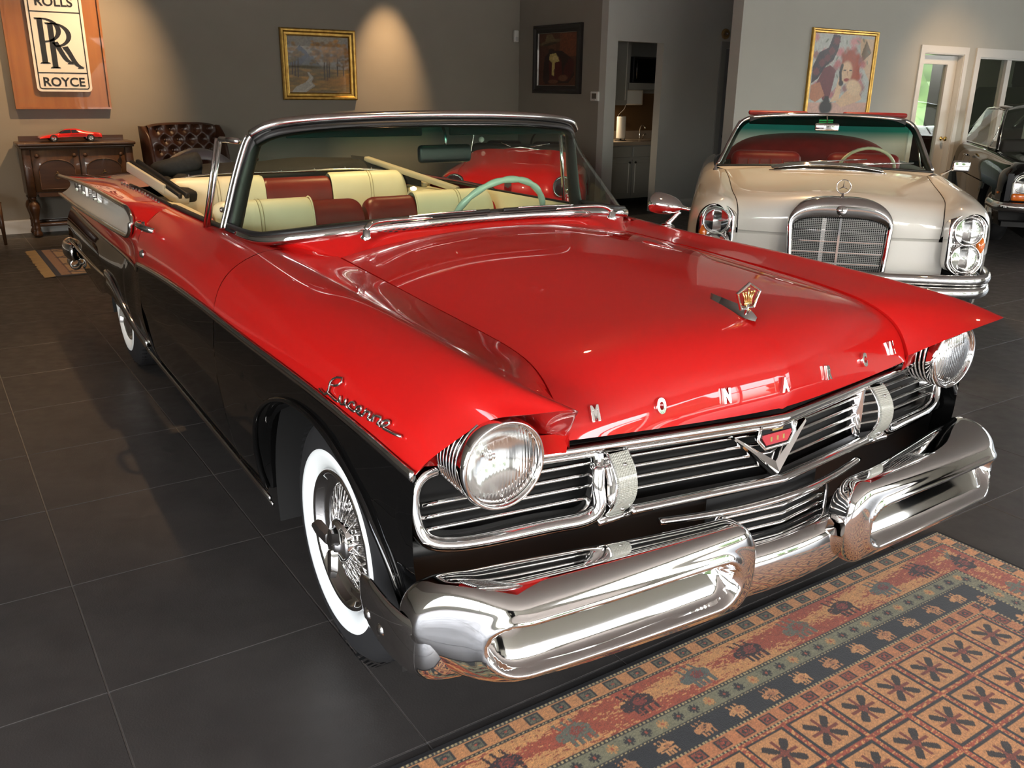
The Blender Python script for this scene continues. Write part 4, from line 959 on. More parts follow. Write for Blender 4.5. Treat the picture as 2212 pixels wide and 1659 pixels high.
slab((.52, 3.66, 1.088), (.80, 3.02, .955), .045, .032, TOPBEIGE, 'bow'); slab((.60, 3.62, 1.03), (.74, 3.30, .955), .035, .03, TOPBEIGE, 'bow'); slab((.66, 3.60, 1.0), (.78, 3.34, .95), .035, .03, TOPBEIGE, 'bow')
m = MB(); m.grid(np.array([[(.44, 3.70, 1.108), (.44, 3.66, 1.03), (.44, 3.62, .97)], [(.53, 3.66, 1.098), (.55, 3.58, 1.04), (.56, 3.55, .97)], [(.62, 3.45, 1.03), (.64, 3.45, 1.0), (.64, 3.45, .96)], [(.70, 3.28, .985), (.70, 3.28, .97), (.70, 3.28, .95)]])); m.build('canvas_flap', TOPBLACK, ft)
# well edge and studs on the quarter tops
for s in (1, -1):
    e = np.array([(s*(QP[i, 0, 0]-.004), QP[i, 0, 1], QP[i, 0, 2]+.004) for i in range(0, 30)]); part(MB().tube(e, .008, 6), 'well_edge', BLACKM)
    m = MB()
    for i in range(6, 34, 2): p = QP[i, 2]; m.lathe([(.0005, .009), (.005, .008), (.0065, 0)], 8, Mat((s*p[0], p[1], p[2]+.001)))
    part(m, 'well_studs', CHROME)
part(MB().tube([(-.80, 2.05, .985), (-.815, 2.10, 1.30), (-.86, 2.2, 1.62)], [.0035, .0025, .0015], 6), 'radio_aerial', CHROME2) if False else None
# ---- steering wheel
sw = link('steering_wheel', None, car); sw['label'] = 'pale mint steering wheel with a finger-grip rim'
sc0 = Vector((.315, 1.80, .958)); ax = Vector((0, .86, .51)).normalized(); ux = Vector((1, 0, 0)); uy = ax.cross(ux)
n = 144; pts = [sc0 + .224*(math.cos(2*PI*k/n)*ux + math.sin(2*PI*k/n)*uy) for k in range(n)]
m = MB(); m.tube(pts, [.0120 + .0030*abs(math.sin(k*PI/8)) for k in range(n)], 10, closed=True, up=tuple(ax)); m.build('rim', MINT, sw)
m = MB()
for a in (math.radians(195), math.radians(-15), ):
    d = math.cos(a)*ux - math.sin(a)*uy*0 + (math.sin(a))*uy
    m.tube([sc0 - ax*.05 + d*.03, sc0 - ax*.035 + d*.12, sc0 + d*.222], [.020, .014, .013], 8)
m.build('spokes', MINT, sw)
m = MB(); m.lathe([(.0005, -.02), (.03, -.022), (.045, -.035), (.045, -.06), (.03, -.07)], 24, Mat(sc0, z=ax)); m.build('hub', CHROME, sw)
m = MB(); m.tube([sc0 - ax*.05, sc0 - ax*.40], .022, 10); m.build('column', BLACKM, sw)
# ================================================================ the white cabriolet
CREAMP = mat('ivory_car_paint', (.80, .77, .70, 1), .3, coat=1.0)
REDLE = noise_mat('red_leather', (.26, .018, .018, 1), (.21, .014, .014, 1), 10, .45, bump=.04, bscale=300)
IVORY = mat('ivory_plastic', (.70, .66, .48, 1), .3, coat=.4)
mer = thing('cabriolet_car', 'ivory white cabriolet with stacked headlamps, upright chrome grille and red interior', 'car', (4.55, 3.33, 0), math.radians(-47))
def mpart(mb, name, m, parent=mer, label=None, **kw):
    o = mb.build(name, m, parent, **kw)
    if label: o['label'] = label
    return o
HR = [
 [(0,.015,.69),(0,.008,.76),(0,.015,.85),(0,.06,.905),(0,.3,.938),(0,.8,.982),(0,1.27,.998)],
 [(.15,.016,.69),(.15,.009,.76),(.15,.018,.845),(.15,.065,.90),(.155,.3,.933),(.165,.8,.978),(.18,1.265,.995)],
 [(.30,.02,.69),(.30,.014,.76),(.30,.03,.83),(.30,.085,.882),(.31,.3,.918),(.33,.8,.965),(.36,1.265,.985)],
 [(.45,.035,.69),(.45,.032,.755),(.45,.05,.815),(.46,.11,.862),(.48,.3,.902),(.515,.8,.948),(.55,1.27,.97)],
 [(.583,.062,.69),(.586,.062,.75),(.59,.085,.805),(.60,.145,.850),(.625,.3,.886),(.658,.8,.927),(.697,1.28,.953)]]
HRP = rails(HR, 60, 40); m = MB(); m.grid(HRP, flip=True); m.mirror()
e = HRP[0]; ledge = np.stack([e, e + (0, .018, -.006), e + (0, .02, -.03)], 1); m.grid(ledge); m.grid(ledge*(-1, 1, 1))
mpart(m, 'hood', CREAMP)
FR = [
 [(.588,.062,.70),(.592,.07,.78),(.604,.145,.850),(.629,.3,.886),(.662,.8,.927),(.70,1.28,.953)],
 [(.615,.012,.74),(.635,.02,.84),(.66,.11,.885),(.692,.3,.915),(.73,.8,.943),(.765,1.28,.957)],
 [(.70,-.03,.845),(.71,-.012,.868),(.735,.08,.892),(.765,.3,.910),(.80,.8,.928),(.822,1.28,.94)],
 [(.79,.0,.83),(.797,.02,.845),(.815,.10,.857),(.836,.3,.873),(.86,.8,.888),(.868,1.28,.90)],
 [(.835,.05,.73),(.845,.08,.735),(.868,.15,.745),(.888,.3,.755),(.902,.8,.77),(.907,1.28,.785)],
 [(.835,.08,.60),(.848,.11,.60),(.876,.17,.60),(.90,.3,.60),(.912,.8,.61),(.912,1.28,.62)]]
FRP = rails(FR, 46, 40)
m = MB(); m.grid(FRP); both(mpart(m, 'front_fender', CREAMP))
g_ = MB(); e = FRP[:, 0]; g_.tube(e + (-.003, 0, -.001), .003, 5); g_.mirror(); mpart(g_, 'hood_gap', DARK)
def lower_side(ys, ztop, xt, wheels, zrock=.24):
    zb = []
    for y in ys:
        z = zrock
        for w in wheels:
            t = abs(y-w)/.40
            if t < 1: z = max(z, .30 + .36*math.sqrt(1-t*t))
        zb.append(z)
    return side_panel(ys, ztop, zb, xt, 16, [(.20, -.04), (.3, -.02), (.45, -.004), (.62, 0), (.80, 0)])
ysw = np.unique(np.concatenate([np.linspace(.085, 4.2, 40), .80 + .40*np.cos(np.linspace(0, PI, 24)), 3.55 + .40*np.cos(np.linspace(0, PI, 24))]))
m = MB(); xt = np.interp(ysw, [.08, .11, .17, .3, .8, 1.3, 3.0, 4.2], [.835, .848, .876, .90, .912, .912, .912, .86]); m.grid(lower_side(ysw, ysw*0 + .601, xt, (.80, 3.55)))
both(mpart(m, 'lower_side', CREAMP))
BR = [[(.765,1.285,.957),(.79,1.8,.955),(.80,2.5,.945),(.78,3.4,.93),(.72,4.25,.88)],
      [(.822,1.285,.94),(.845,1.8,.938),(.855,2.5,.93),(.845,3.4,.915),(.78,4.25,.86)],
      [(.868,1.285,.90),(.885,1.8,.895),(.892,2.5,.888),(.885,3.4,.875),(.83,4.25,.80)],
      [(.907,1.285,.785),(.912,1.8,.78),(.914,2.5,.775),(.91,3.4,.77),(.86,4.25,.72)],
      [(.912,1.285,.62),(.914,1.8,.61),(.914,2.5,.605),(.91,3.4,.60),(.86,4.2,.60)]]
BRP = rails(BR, 40, 24); m = MB(); m.grid(BRP); both(mpart(m, 'body_side', CREAMP))
m = MB(); m.grid(np.array([[(x, y, z - .05*(x/.75)**2) for x in np.linspace(-.75, .75, 16)] for y, z in ((3.0, .96), (3.5, .955), (4.0, .93), (4.3, .87), (4.4, .7), (4.38, .35))]), flip=True); mpart(m, 'tail', CREAMP)
# nose panel under the hood edge
m = MB(); m.grid(np.array([[(x, .035 + .10*max(0, abs(x)-.3), z) for z in (.67, .60, .52, .44)] for x in np.linspace(-.62, .62, 30)])); mpart(m, 'nose_panel', CREAMP)
m = MB(); m.box(-.84, .84, .15, 4.1, .22, .27); m.box(-.55, .55, .15, 1.2, .27, .66); m.box(-.85, .85, 1.25, 1.3, .25, .85); mpart(m, 'underbody', DARK, smooth=False)
# cowl and windscreen
def mwb(x, dy=0., dz=0.): t = abs(x)/.76; return np.array((x, 1.30 + .10*t**2.4 + dy, .996 - .030*t**1.6 + dz))
m = MB(); xs = np.linspace(-1, 1, 41); r0 = np.interp(abs(xs), np.linspace(0, 1, 40), HRP[-1][:, 0])
m.grid(np.array([[(np.sign(u)*np.interp(abs(u), np.linspace(0, 1, 40), HRP[-1][:, 0]), 1.272, np.interp(abs(u), np.linspace(0, 1, 40), HRP[-1][:, 2])), mwb(u*.77)] for u in xs])); mpart(m, 'cowl', CREAMP)
mw = link('windscreen', None, mer); mw['label'] = 'curved windscreen with thin chrome frame and teal sun band'
TP2 = curve([(0, 1.515, 1.342), (.25, 1.52, 1.338), (.45, 1.535, 1.326), (.555, 1.55, 1.308), (.61, 1.55, 1.275), (.66, 1.51, 1.19), (.715, 1.45, 1.06), (.755, 1.40, .972)], 40)
BP2 = np.array([mwb(x, 0, .006) for x in np.concatenate([np.linspace(0, .62, 26), .62 + .138*np.sin(np.linspace(0, PI/2, 15))[1:]])])
G = np.array([[TP2[i] + (BP2[i]-TP2[i])*t + np.array((0, -.03*math.sin(PI*t)*(1-i/39.)**.5, 0)) for t in np.linspace(0, 1, 12)] for i in range(40)])
m = MB(); m.grid(G, flip=True); m.mirror(); m.build('glass', WSGLASS2, mw)
full2 = np.vstack([TP2[::-1]*(-1, 1, 1), TP2[1:]])
m = MB(); m.tube(full2 + (0, .004, .006), .012, 8, sx=1.2); m.build('frame', CHROME, mw)
m = MB(); m.tube(full2*(.975, 1, 1) + (0, .01, -.010), .014, 8); m.build('gasket', BLACKM, mw)
bx2 = np.vstack([BP2[::-1]*(-1, 1, 1), BP2[1:]]); m = MB(); m.tube(bx2 + (0, -.004, 0), .008, 8); m.build('base_gasket', BLACKM, mw)
for s in (1, -1):
    m = MB(); m.rbox(.05 if s > 0 else -.55, .55 if s > 0 else -.05, 1.53, 1.545, 1.27, 1.322, .006, 2); mpart(m, 'sun_visor', BLACKM)
    m = MB(); m.rbox(.13 if s > 0 else -.56, .56 if s > 0 else -.13, 1.56, 1.74, 1.335, 1.366, .012, 2); mpart(m, 'header_pad', REDLE)
    m = MB(); m.tube(curve([(s*.70, 1.46, 1.0), (s*.705, 1.60, 1.0), (s*.66, 1.62, 1.2), (s*.62, 1.60, 1.29)], 14), .006, 6); mpart(m, 'vent_frame', CHROME2)
rvm = link('rear_view_mirror', None, mer)
m = MB(); m.rbox(-.085, .085, 1.42, 1.445, 1.235, 1.29, .012, 3); m.build('mirror_shell', CHROME, rvm)
m = MB(); m.tube([(0, 1.44, 1.265), (0, 1.46, 1.31), (0, 1.50, 1.335)], .005, 6); m.build('mirror_arm', BLACKM, rvm)
for s, x1 in ((1, .42), (1, -.02)):
    wp = link('wiper', None, mer); a = mwb(x1-.28, -.03, .012); b = mwb(x1+.10, -.01, .05) if x1 > .2 else mwb(x1+.22, -.0, .055)
    m = MB(); m.tube([mwb(x1-.33, -.05, .005), a, b], [.008, .006, .004], 6); m.build('arm', CHROME, wp)
    m = MB(); m.tube([a + (.02, .012, .012), b + (.09, .012, .004)], .005, 6); m.build('blade', CHROME2, wp)
# chrome air intake before the windscreen
ai = link('air_intake', None, mer); ai['label'] = 'wide chrome slatted air intake before the windscreen'
def onhood(x, y):
    i = int(np.argmin(abs(HRP[:, 0, 1]-y))); return float(np.interp(abs(x), HRP[i, :, 0], HRP[i, :, 2]))
for k, y in enumerate((1.03, 1.075, 1.12, 1.165)):
    w = .37 - .012*k*0; P_ = [(x, y + .05*(x/.37)**2 + .0, onhood(x, y + .05*(x/.37)**2) + .010 + .022*(1-(x/.37)**2)) for x in np.linspace(-w, w, 24)]
    m = MB(); m.tube(P_, .011, 8, sx=1.6, sz=.7, up=(0, 0, 1)); m.build('slat', CHROME, ai)
m = MB(); m.grid(np.array([[(x, y, onhood(x, y) + .004) for y in (1.02, 1.1, 1.2)] for x in np.linspace(-.36, .36, 16)])); m.build('dark_bed', DARK, ai)
for x in (-.12, .12): m = MB(); m.tube([(x, 1.02, onhood(x, 1.02)+.024), (x, 1.18, onhood(x, 1.18)+.024)], .004, 6); m.build('divider', CHROME2, ai)
m = MB(); m.tube([(x, 1.0 + .055*(x/.39)**2, onhood(x, 1.0)+.004) for x in np.linspace(-.39, .39, 24)], .005, 6); m.build('lip', CHROME, ai)
# grille
mg = link('grille', None, mer); mg['label'] = 'upright chrome radiator grille with fine mesh'
out = [(-.272, .46)] + [(-.285, .60), (-.298, .74)] + [(-.298 + .0*0, .775)]
def arch(w, zs, zt, n=26):   # right half outline shoulder to crown
    return [(w*math.cos(a)**.62, zs + (zt-zs)*math.sin(a)**.95) for a in np.linspace(0, PI/2, n)]
outer = [(.278, .46), (.288, .60), (.297, .70)] + arch(.300, .745, .915)
inner = [(.246, .475), (.256, .60), (.262, .70)] + arch(.264, .742, .800)
yg = lambda z: -.085 + .06*(z-.46)/.45
m = MB()
def half(pts): return pts + [(-a, b) for a, b in pts[::-1][1:]]
O, I = half(outer), half(inner); n = len(O)
go = np.array([(a, yg(b), b) for a, b in O]); gi = np.array([(a, yg(b)+.012, b) for a, b in I]); mid_ = (go+gi)/2 + (0, -.022, 0)
m.grid(np.stack([go + (0, .14, 0), go + (0, .01, 0), go*.9+mid_*.1 + (0, -.004, 0), mid_, gi*.9+mid_*.1, gi, gi + (0, .05, 0)], 1)); m.build('shell', CHROME, mg)
m = MB(); m.box(-.262, .262, -.005, .0, .46, .81); m.build('backing', DARK, mg, smooth=False)
MESHG = mat('grille_mesh_metal', (.30, .30, .29, 1), .35, 1.0)
m = MB(); zt = lambda x: float(np.interp(abs(x), [a for a, _ in inner[3:]][::-1], [b for _, b in inner[3:]][::-1]))
for x in np.linspace(-.255, .255, 47): m.box(x-.0012, x+.0012, -.038, -.034, .46, zt(x)-.002)
for z in np.linspace(.47, .79, 31):
    w = .258 if z < .745 else .264*max(0., 1-((z-.742)/.06)**2)**.5; m.box(-w, w, -.039, -.035, z-.0011, z+.0011)
o = m.build('fine_mesh', MESHG, mg, smooth=False); o['kind'] = 'stuff'
for z in (.53, .595, .66, .725): m = MB(); m.box(-.258, .258, -.046, -.038, z-.0025, z+.0025); m.build('cross_bar', CHROME, mg, smooth=False)
m = MB(); m.box(-.006, .006, -.062, -.038, .46, .80); m.build('centre_bar', CHROME, mg, smooth=False)
m = MB(); m.box(-.10, -.075, -.036, -.028, .46, .795); m.build('reflection_bar', STEEL, mg, smooth=False)  # grey bar modelled in place of a reflection in the grille
m = MB(); m.lathe([(.0005, .012), (.024, .012), (.028, .008), (.030, 0)], 28, Mat((0, -.058, .846), z=(0, -1, .12))); m.build('round_badge', CHROME, mg)
def star(M, R, r0, t):
    m = MB()
    for k in range(3):
        a = PI/2 + 2*PI*k/3; tip = Vector((R*math.cos(a), R*math.sin(a), 0)); n_ = Vector((-math.sin(a), math.cos(a), 0))*r0
        for z in (t, -t):
            V = [M @ tip, M @ n_, M @ (-n_), M @ Vector((0, 0, z))]; m.add(V, [(0, 1, 3), (0, 3, 2)])
    return m
star(Mat((0, -.0715, .848), z=(0, -1, .12), x=(1, 0, 0)), .021, .0035, .004).build('badge_star', CHROME2, mg, smooth=False)
hs_ = link('hood_star', None, mer); hs_['label'] = 'chrome three-pointed star in a ring on the grille'
a = np.linspace(0, 2*PI, 48, endpoint=False); m = MB(); m.tube(np.stack([.040*np.cos(a), 0*a + .005, .978 + .040*np.sin(a)], 1), .0032, 8, closed=True, up=(0, 1, 0)); m.build('ring', CHROME, hs_)
star(Mat((0, .005, .978), z=(0, -1, 0), x=(1, 0, 0)), .039, .005, .005).build('star', CHROME, hs_, smooth=False)
m = MB(); m.lathe([(.032, -.012), (.030, -.002), (.016, .004), (.008, .012), (.006, .03), (.0005, .03)], 20, Mat((0, .0, .912))); m.build('foot', CHROME, hs_)
# lamp units
for s in (1, -1):
    lu = link('headlamp_unit', None, mer); lu['label'] = 'stacked twin headlamps in a tall chrome surround'
    bez = [(.09*math.cos(a)*1.02, .155*(1 if a < PI else -1)*0 + .0 + (.085*math.sin(a) + (.092 if math.sin(a) > 0 else -.092))) for a in np.linspace(0, 2*PI, 48, endpoint=False)]
    Mu = Mat((s*.712, -.005, .672), z=(s*.16, -1, .10), x=(1, 0, 0))
    m = MB(); n = len(bez); P_ = np.array([[Mu @ Vector((a*k + s*.0, b*(1+.03*(k-1)), h)) for k, h in ((1.20, -.06), (1.20, .0), (1.14, .014), (1.02, .016), (.9, .008), (.3, .0))] for a, b in bez]); m.grid(P_, cu=True); m.build('surround', CHROME, lu)
    for dz in (.078, -.078):
        M2 = Mu @ Matrix.Translation((0, dz, .012))
        m = MB(); m.lathe([(.074, -.01), (.076, .010), (.081, .014), (.086, .006), (.087, -.01)], 40, M2); m.build('rim', CHROME, lu)
        m = MB(); m.lathe([(.0005, .020), (.03, .018), (.055, .013), (.075, .004)], 36, M2); m.build('lens', LAMPG, lu)
        m = MB(); m.lathe([(.075, .0), (.066, -.02), (.04, -.036), (.0005, -.042)], 32, M2); m.build('reflector', REFLECTOR, lu)
    m = MB(); m.lathe([(.0005, .016), (.02, .014), (.035, .004), (.036, -.01)], 20, Mu @ Matrix.Translation((s*.082, -.0, .004)) @ Matrix.Diagonal((.75, 1.5, 1, 1))); m.build('turn_lens', AMBER, lu)
    m = MB(); m.lathe([(.0005, .014), (.02, .012), (.034, .004), (.035, -.01)], 20, Mu @ Matrix.Translation((-s*.080, -.0, .004)) @ Matrix.Diagonal((.7, 1.5, 1, 1))); m.build('parking_lens', LAMPG, lu)
# bumper in two tiers
mb_ = link('front_bumper', None, mer); mb_['label'] = 'two-tier chrome bumper'
for z, r, dy in ((.475, .032, 0), (.405, .034, -.015)):
    p = curve([(-.90, .42, z), (-.895, .20, z), (-.865, .04, z), (-.78, -.06+dy, z), (-.4, -.12+dy, z), (0, -.135+dy, z), (.4, -.12+dy, z), (.78, -.06+dy, z), (.865, .04, z), (.895, .20, z), (.90, .42, z)], 60)
    m = MB(); m.tube(p, r, 12, sx=.8, sz=1.05, up=(0, 0, 1)); m.build('bumper_bar', CHROME, mb_)
# wheels
def plain_wheel(parent, x, y, s, R=.32, hub=CHROME2):
    w = link('wheel', None, parent, loc=(x, y, R)); M0 = Mat((0, 0, 0), z=(s, 0, 0), x=(0, 1, 0))
    m = MB(); m.lathe([(.2, -.17), (.27, -.17), (R-.008, -.15), (R, -.12), (R, -.04), (R-.01, -.015), (.27, .004), (.2, 0)], 48, M0); m.build('tyre', RUBBER, w)
    m = MB(); m.lathe([(.2, 0), (.195, .006), (.17, -.004), (.15, -.02), (.11, -.018), (.09, .004), (.05, .014), (.0005, .016)], 40, M0); m.build('hubcap', hub, w)
    return w
for x, y, s in ((-.86, .80, -1), (.86, .80, 1), (-.86, 3.55, -1), (.86, 3.55, 1)): plain_wheel(mer, x, y, s)
# door mirror and fender marker lamp
dm = link('door_mirror', None, mer); 
m = MB(); m.tube([(.84, 1.52, .945), (.90, 1.50, .985), (.93, 1.49, 1.0)], .009, 8); m.build('stem', CHROME, dm)
m = MB(); m.rbox(-.062, .062, -.014, .014, -.038, .038, .012, 3, Mat((.955, 1.48, 1.012), z=(.05, 0, 1), x=(1, .25, 0))); m.build('shell', CHROME, dm)
m = MB(); m.lathe([(.018, -.004), (.016, .012), (.008, .02), (.006, .035), (.0005, .042)], 14, Mat((-.765, 1.20, .952))); mpart(m, 'fender_aerial', CHROME)
# interior
for s in (1, -1):
    st = link('front_seat', None, mer); st['label'] = 'red leather front seat'
    c = MB(); c.rbox(min(s*.10, s*.66), max(s*.10, s*.66), 2.10, 2.30, .45, 1.04, .07, 4); c.build('backrest', REDLE, st)
    for k in range(6): x = s*(.16 + k*.09); c = MB(); c.tube([(x, 2.094, .6), (x, 2.092, .98)], .006, 6); c.build('pleat', REDLE, st)
    c = MB(); c.rbox(min(s*.10, s*.66), max(s*.10, s*.66), 1.70, 2.2, .36, .52, .06, 3); c.build('cushion', REDLE, st)
m = MB(); rows = []
for x in np.linspace(-.72, .72, 30):
    k = 1-(abs(x)/.73)**6; rows.append([(x, 3.0 + .34*math.cos(a), .93 + (.205 + .02*math.cos(x*4))*math.sin(a)*k) for a in np.linspace(PI, 0, 14)])
m.grid(np.array(rows)); mpart(m, 'top_cover', REDLE, label='red leather cover over the folded top')
m = MB(); m.grid(np.array([[mwb(x, .02, -.01), mwb(x, .22, -.005), mwb(x, .27, -.06), mwb(x, .26, -.3)] for x in np.linspace(-.72, .72, 20)])); mpart(m, 'dashboard', mat('walnut_dash', (.10, .03, .012, 1), .3, coat=.6))
msw = link('steering_wheel', None, mer); c0 = Vector((.36, 1.83, .93)); ax = Vector((0, .86, .51)).normalized(); ux = Vector((1, 0, 0)); uy = ax.cross(ux)
m = MB(); m.tube([c0 + .205*(math.cos(2*PI*k/72)*ux + math.sin(2*PI*k/72)*uy) for k in range(72)], [.012 + .0015*(k % 2) for k in range(72)], 8, closed=True, up=tuple(ax)); m.build('rim', IVORY, msw)
m = MB(); m.tube([c0 - ax*.04, c0 - ax*.3], .03, 8); m.tube([c0 - ux*.2, c0 - ax*.04, c0 + ux*.2], .012, 8); m.build('hub_and_spokes', IVORY, msw)
# ================================================================ the black saloon at the right edge
blk = thing('saloon_car', 'black saloon with round headlamps over amber turn lamps, parked by the window', 'car', (9.59, 4.09, 0), math.radians(-51))
HB = [[(0,-.02,.72),(0,-.03,.78),(0,.0,.835),(0,.12,.865),(0,.6,.90),(0,1.15,.93)],
      [(.35,-.015,.72),(.35,-.025,.775),(.35,.005,.83),(.35,.12,.86),(.36,.6,.893),(.38,1.15,.922)],
      [(.52,.0,.72),(.52,-.01,.77),(.53,.015,.82),(.54,.12,.85),(.57,.6,.88),(.62,1.15,.91)],
      [(.66,-.02,.76),(.665,-.02,.80),(.67,.03,.84),(.68,.13,.862),(.71,.6,.885),(.735,1.15,.905)],
      [(.76,.0,.75),(.765,.01,.79),(.775,.05,.825),(.785,.14,.845),(.805,.6,.862),(.82,1.15,.878)],
      [(.84,.06,.68),(.845,.07,.70),(.853,.10,.725),(.862,.17,.745),(.875,.6,.76),(.882,1.15,.77)],
      [(.855,.09,.56),(.86,.10,.57),(.868,.12,.58),(.878,.18,.585),(.89,.6,.59),(.893,1.15,.60)]]
m = MB(); m.grid(rails(HB, 40, 48), flip=False); m.mirror(); m.build('front_body', BLACKP, blk)
SB = [[(.74,1.152,.905),(.76,1.7,.92),(.77,2.4,.92),(.76,3.2,.91),(.70,4.2,.86)], [(.82,1.152,.878),(.83,1.7,.89),(.835,2.4,.89),(.83,3.2,.88),(.77,4.2,.83)],
      [(.882,1.152,.77),(.887,1.7,.775),(.888,2.4,.775),(.885,3.2,.77),(.82,4.2,.72)], [(.893,1.152,.60),(.893,1.7,.60),(.893,2.4,.60),(.89,3.2,.60),(.84,4.2,.58)]]
SBP = rails(SB, 36, 20); o = MB().grid(SBP).build('body_side', BLACKP, blk); mirrored(o)
ysb = np.unique(np.concatenate([np.linspace(.10, 4.15, 36), .72 + .40*np.cos(np.linspace(0, PI, 24)), 3.45 + .40*np.cos(np.linspace(0, PI, 24))]))
o = MB().grid(lower_side(ysb, ysb*0+.586, np.interp(ysb, [.09, .12, .18, .6, 3.2, 4.2], [.855, .868, .878, .89, .89, .84]), (.72, 3.45))).build('lower_side', BLACKP, blk); mirrored(o)
m = MB(); m.grid(np.array([[(x, y, z - .05*(x/.75)**2) for x in np.linspace(-.78, .78, 14)] for y, z in ((3.4, .93), (3.9, .91), (4.25, .86), (4.35, .6), (4.3, .3))]), flip=True); m.build('tail', BLACKP, blk)
m = MB(); m.box(-.80, .80, .15, 4.1, .22, .27); m.box(-.55, .55, .1, 1.1, .27, .7); m.box(-.82, .82, 1.2, 1.25, .27, .85); m.build('underbody', DARK, blk, smooth=False)
for s in (1, -1):
    for w in (.72, 3.45):
        m = MB(); A = np.linspace(-.2, PI+.2, 20); m.grid(np.array([[(x*s, w + .42*math.cos(a), .30 + .38*math.sin(a)) for x in (.86, .55)] for a in A])); m.add([(s*.55, w-.5, .1), (s*.55, w+.5, .1), (s*.55, w+.5, .72), (s*.55, w-.5, .72)], [(0, 1, 2, 3)]); m.build('wheel_housing', DARK, blk)
m = MB(); m.grid(np.array([[(x, .0 + .05*max(0, abs(x)-.45), z) for z in (.76, .6, .42)] for x in np.linspace(-.84, .84, 20)])); m.build('nose_panel', BLACKP, blk)
# greenhouse
RF = [(0, 1.95, 1.40), (.3, 1.955, 1.395), (.5, 1.97, 1.375), (.585, 1.99, 1.345)]
m = MB(); m.grid(np.array([[(x*(1-.02*k), y, z - .06*(abs(x)/.6)**3) for x in np.linspace(-.60, .60, 20)] for k, (y, z) in enumerate(((1.93, 1.385), (2.1, 1.415), (2.6, 1.42), (3.0, 1.40), (3.25, 1.355)))]), flip=True); m.build('roof', BLACKP, blk)
m = MB(); m.grid(np.array([[(x, 1.18 + .10*(x/.74)**2, .935 - .02*(x/.74)**2), (x*.79, 1.92 + .05*(x/.74)**2, 1.375 - .05*(abs(x)/.74)**3)] for x in np.linspace(-.74, .74, 20)])); m.build('windscreen', GLASS, blk)
for s in (1, -1):
    m = MB(); m.tube([(s*.75, 1.27, .915), (s*.70, 1.55, 1.12), (s*.60, 1.96, 1.335)], .022, 8, sx=.8); m.build('pillar', BLACKP, blk)
    m = MB(); m.tube([(s*.745, 1.255, .92), (s*.69, 1.54, 1.125), (s*.59, 1.94, 1.345)], .008, 6); m.tube([(s*.76, 1.28, .93), (s*.78, 1.7, .93), (s*.78, 2.4, .93), (s*.76, 3.2, .925)], .009, 6); m.tube([(s*.765, 1.62, .935), (s*.665, 1.72, 1.22)], .007, 6); m.tube([(s*.615, 1.97, 1.335), (s*.63, 2.5, 1.355), (s*.62, 3.0, 1.335), (s*.70, 3.35, 1.1), (s*.755, 3.5, .93)], .010, 6); m.build('window_trim', CHROME2, blk)
    m = MB(); m.add([(s*.765, 1.33, .93), (s*.78, 2.5, .93), (s*.765, 3.4, .93), (s*.63, 3.05, 1.33), (s*.635, 2.5, 1.345), (s*.61, 1.99, 1.325)], [(0, 1, 2, 3, 4, 5)]); m.build('side_glass', GLASS, blk, smooth=False)
    lu = link('headlamp_unit', None, blk); lu['label'] = 'round headlamp above an amber turn lamp'
    M2 = Mat((s*.69, -.02, .665), z=(s*.12, -1, .04), x=(1, 0, 0))
    m = MB(); m.lathe([(.082, -.02), (.084, .010), (.092, .014), (.097, .004), (.098, -.03)], 40, M2); m.build('rim', CHROME, lu)
    m = MB(); m.lathe([(.0005, .022), (.04, .018), (.083, .004)], 32, M2); m.build('lens', LAMPG, lu)
    m = MB(); m.lathe([(.083, .0), (.07, -.025), (.0005, -.05)], 32, M2); m.build('reflector', REFLECTOR, lu)
    m = MB(); m.rbox(s*.69-.098, s*.69+.098, -.045, .02, .50, .572, .018, 3); m.build('turn_lens', AMBER, lu)
    m = MB(); m.rbox(s*.69-.106, s*.69+.106, -.022, .03, .488, .69, .02, 3); m.build('bezel', CHROME2, lu)
    m = MB(); m.rbox(-.012, .012, -.03, .03, -.012, .012, .006, 2, Mat((s*.872, .20, .56), z=(0, 0, 1))); m.build('side_marker', AMBER, blk)
    m = MB(); m.tube([(s*.885, 2.25, .80), (s*.905, 2.27, .80), (s*.905, 2.40, .80), (s*.885, 2.42, .80)], .010, 8); m.build('door_handle', CHROME, blk)
    m = MB(); m.tube([(s*.90, y, .30) for y in np.linspace(1.15, 3.0, 6)], .018, 8, sx=.6); m.build('sill_trim', CHROME2, blk)
p = curve([(-.905, .45, .44), (-.90, .20, .44), (-.87, .0, .44), (-.6, -.12, .44), (0, -.16, .44), (.6, -.12, .44), (.87, .0, .44), (.90, .20, .44), (.905, .45, .44)], 50)
m = MB(); m.tube(p, .05, 12, sx=.5, sz=.9, up=(0, 0, 1)); m.build('front_bumper', CHROME, blk)
m = MB(); m.rbox(-.28, .28, -.075, .02, .50, .80, .02, 3); m.build('grille_shell', CHROME, blk)
for k in range(9): m = MB(); m.box(-.25, .25, -.082, -.07, .525+k*.03, .533+k*.03); m.build('grille_bar', CHROME2, blk, smooth=False)
m = MB(); m.rbox(-.55, .55, 2.2, 2.4, .5, 1.0, .05, 3); m.build('seat', mat('dark_seat_vinyl', (.04, .035, .03, 1), .6), blk)
for x, y, s in ((-.83, .72, -1), (.83, .72, 1), (-.83, 3.45, -1), (.83, 3.45, 1)): plain_wheel(blk, x, y, s)
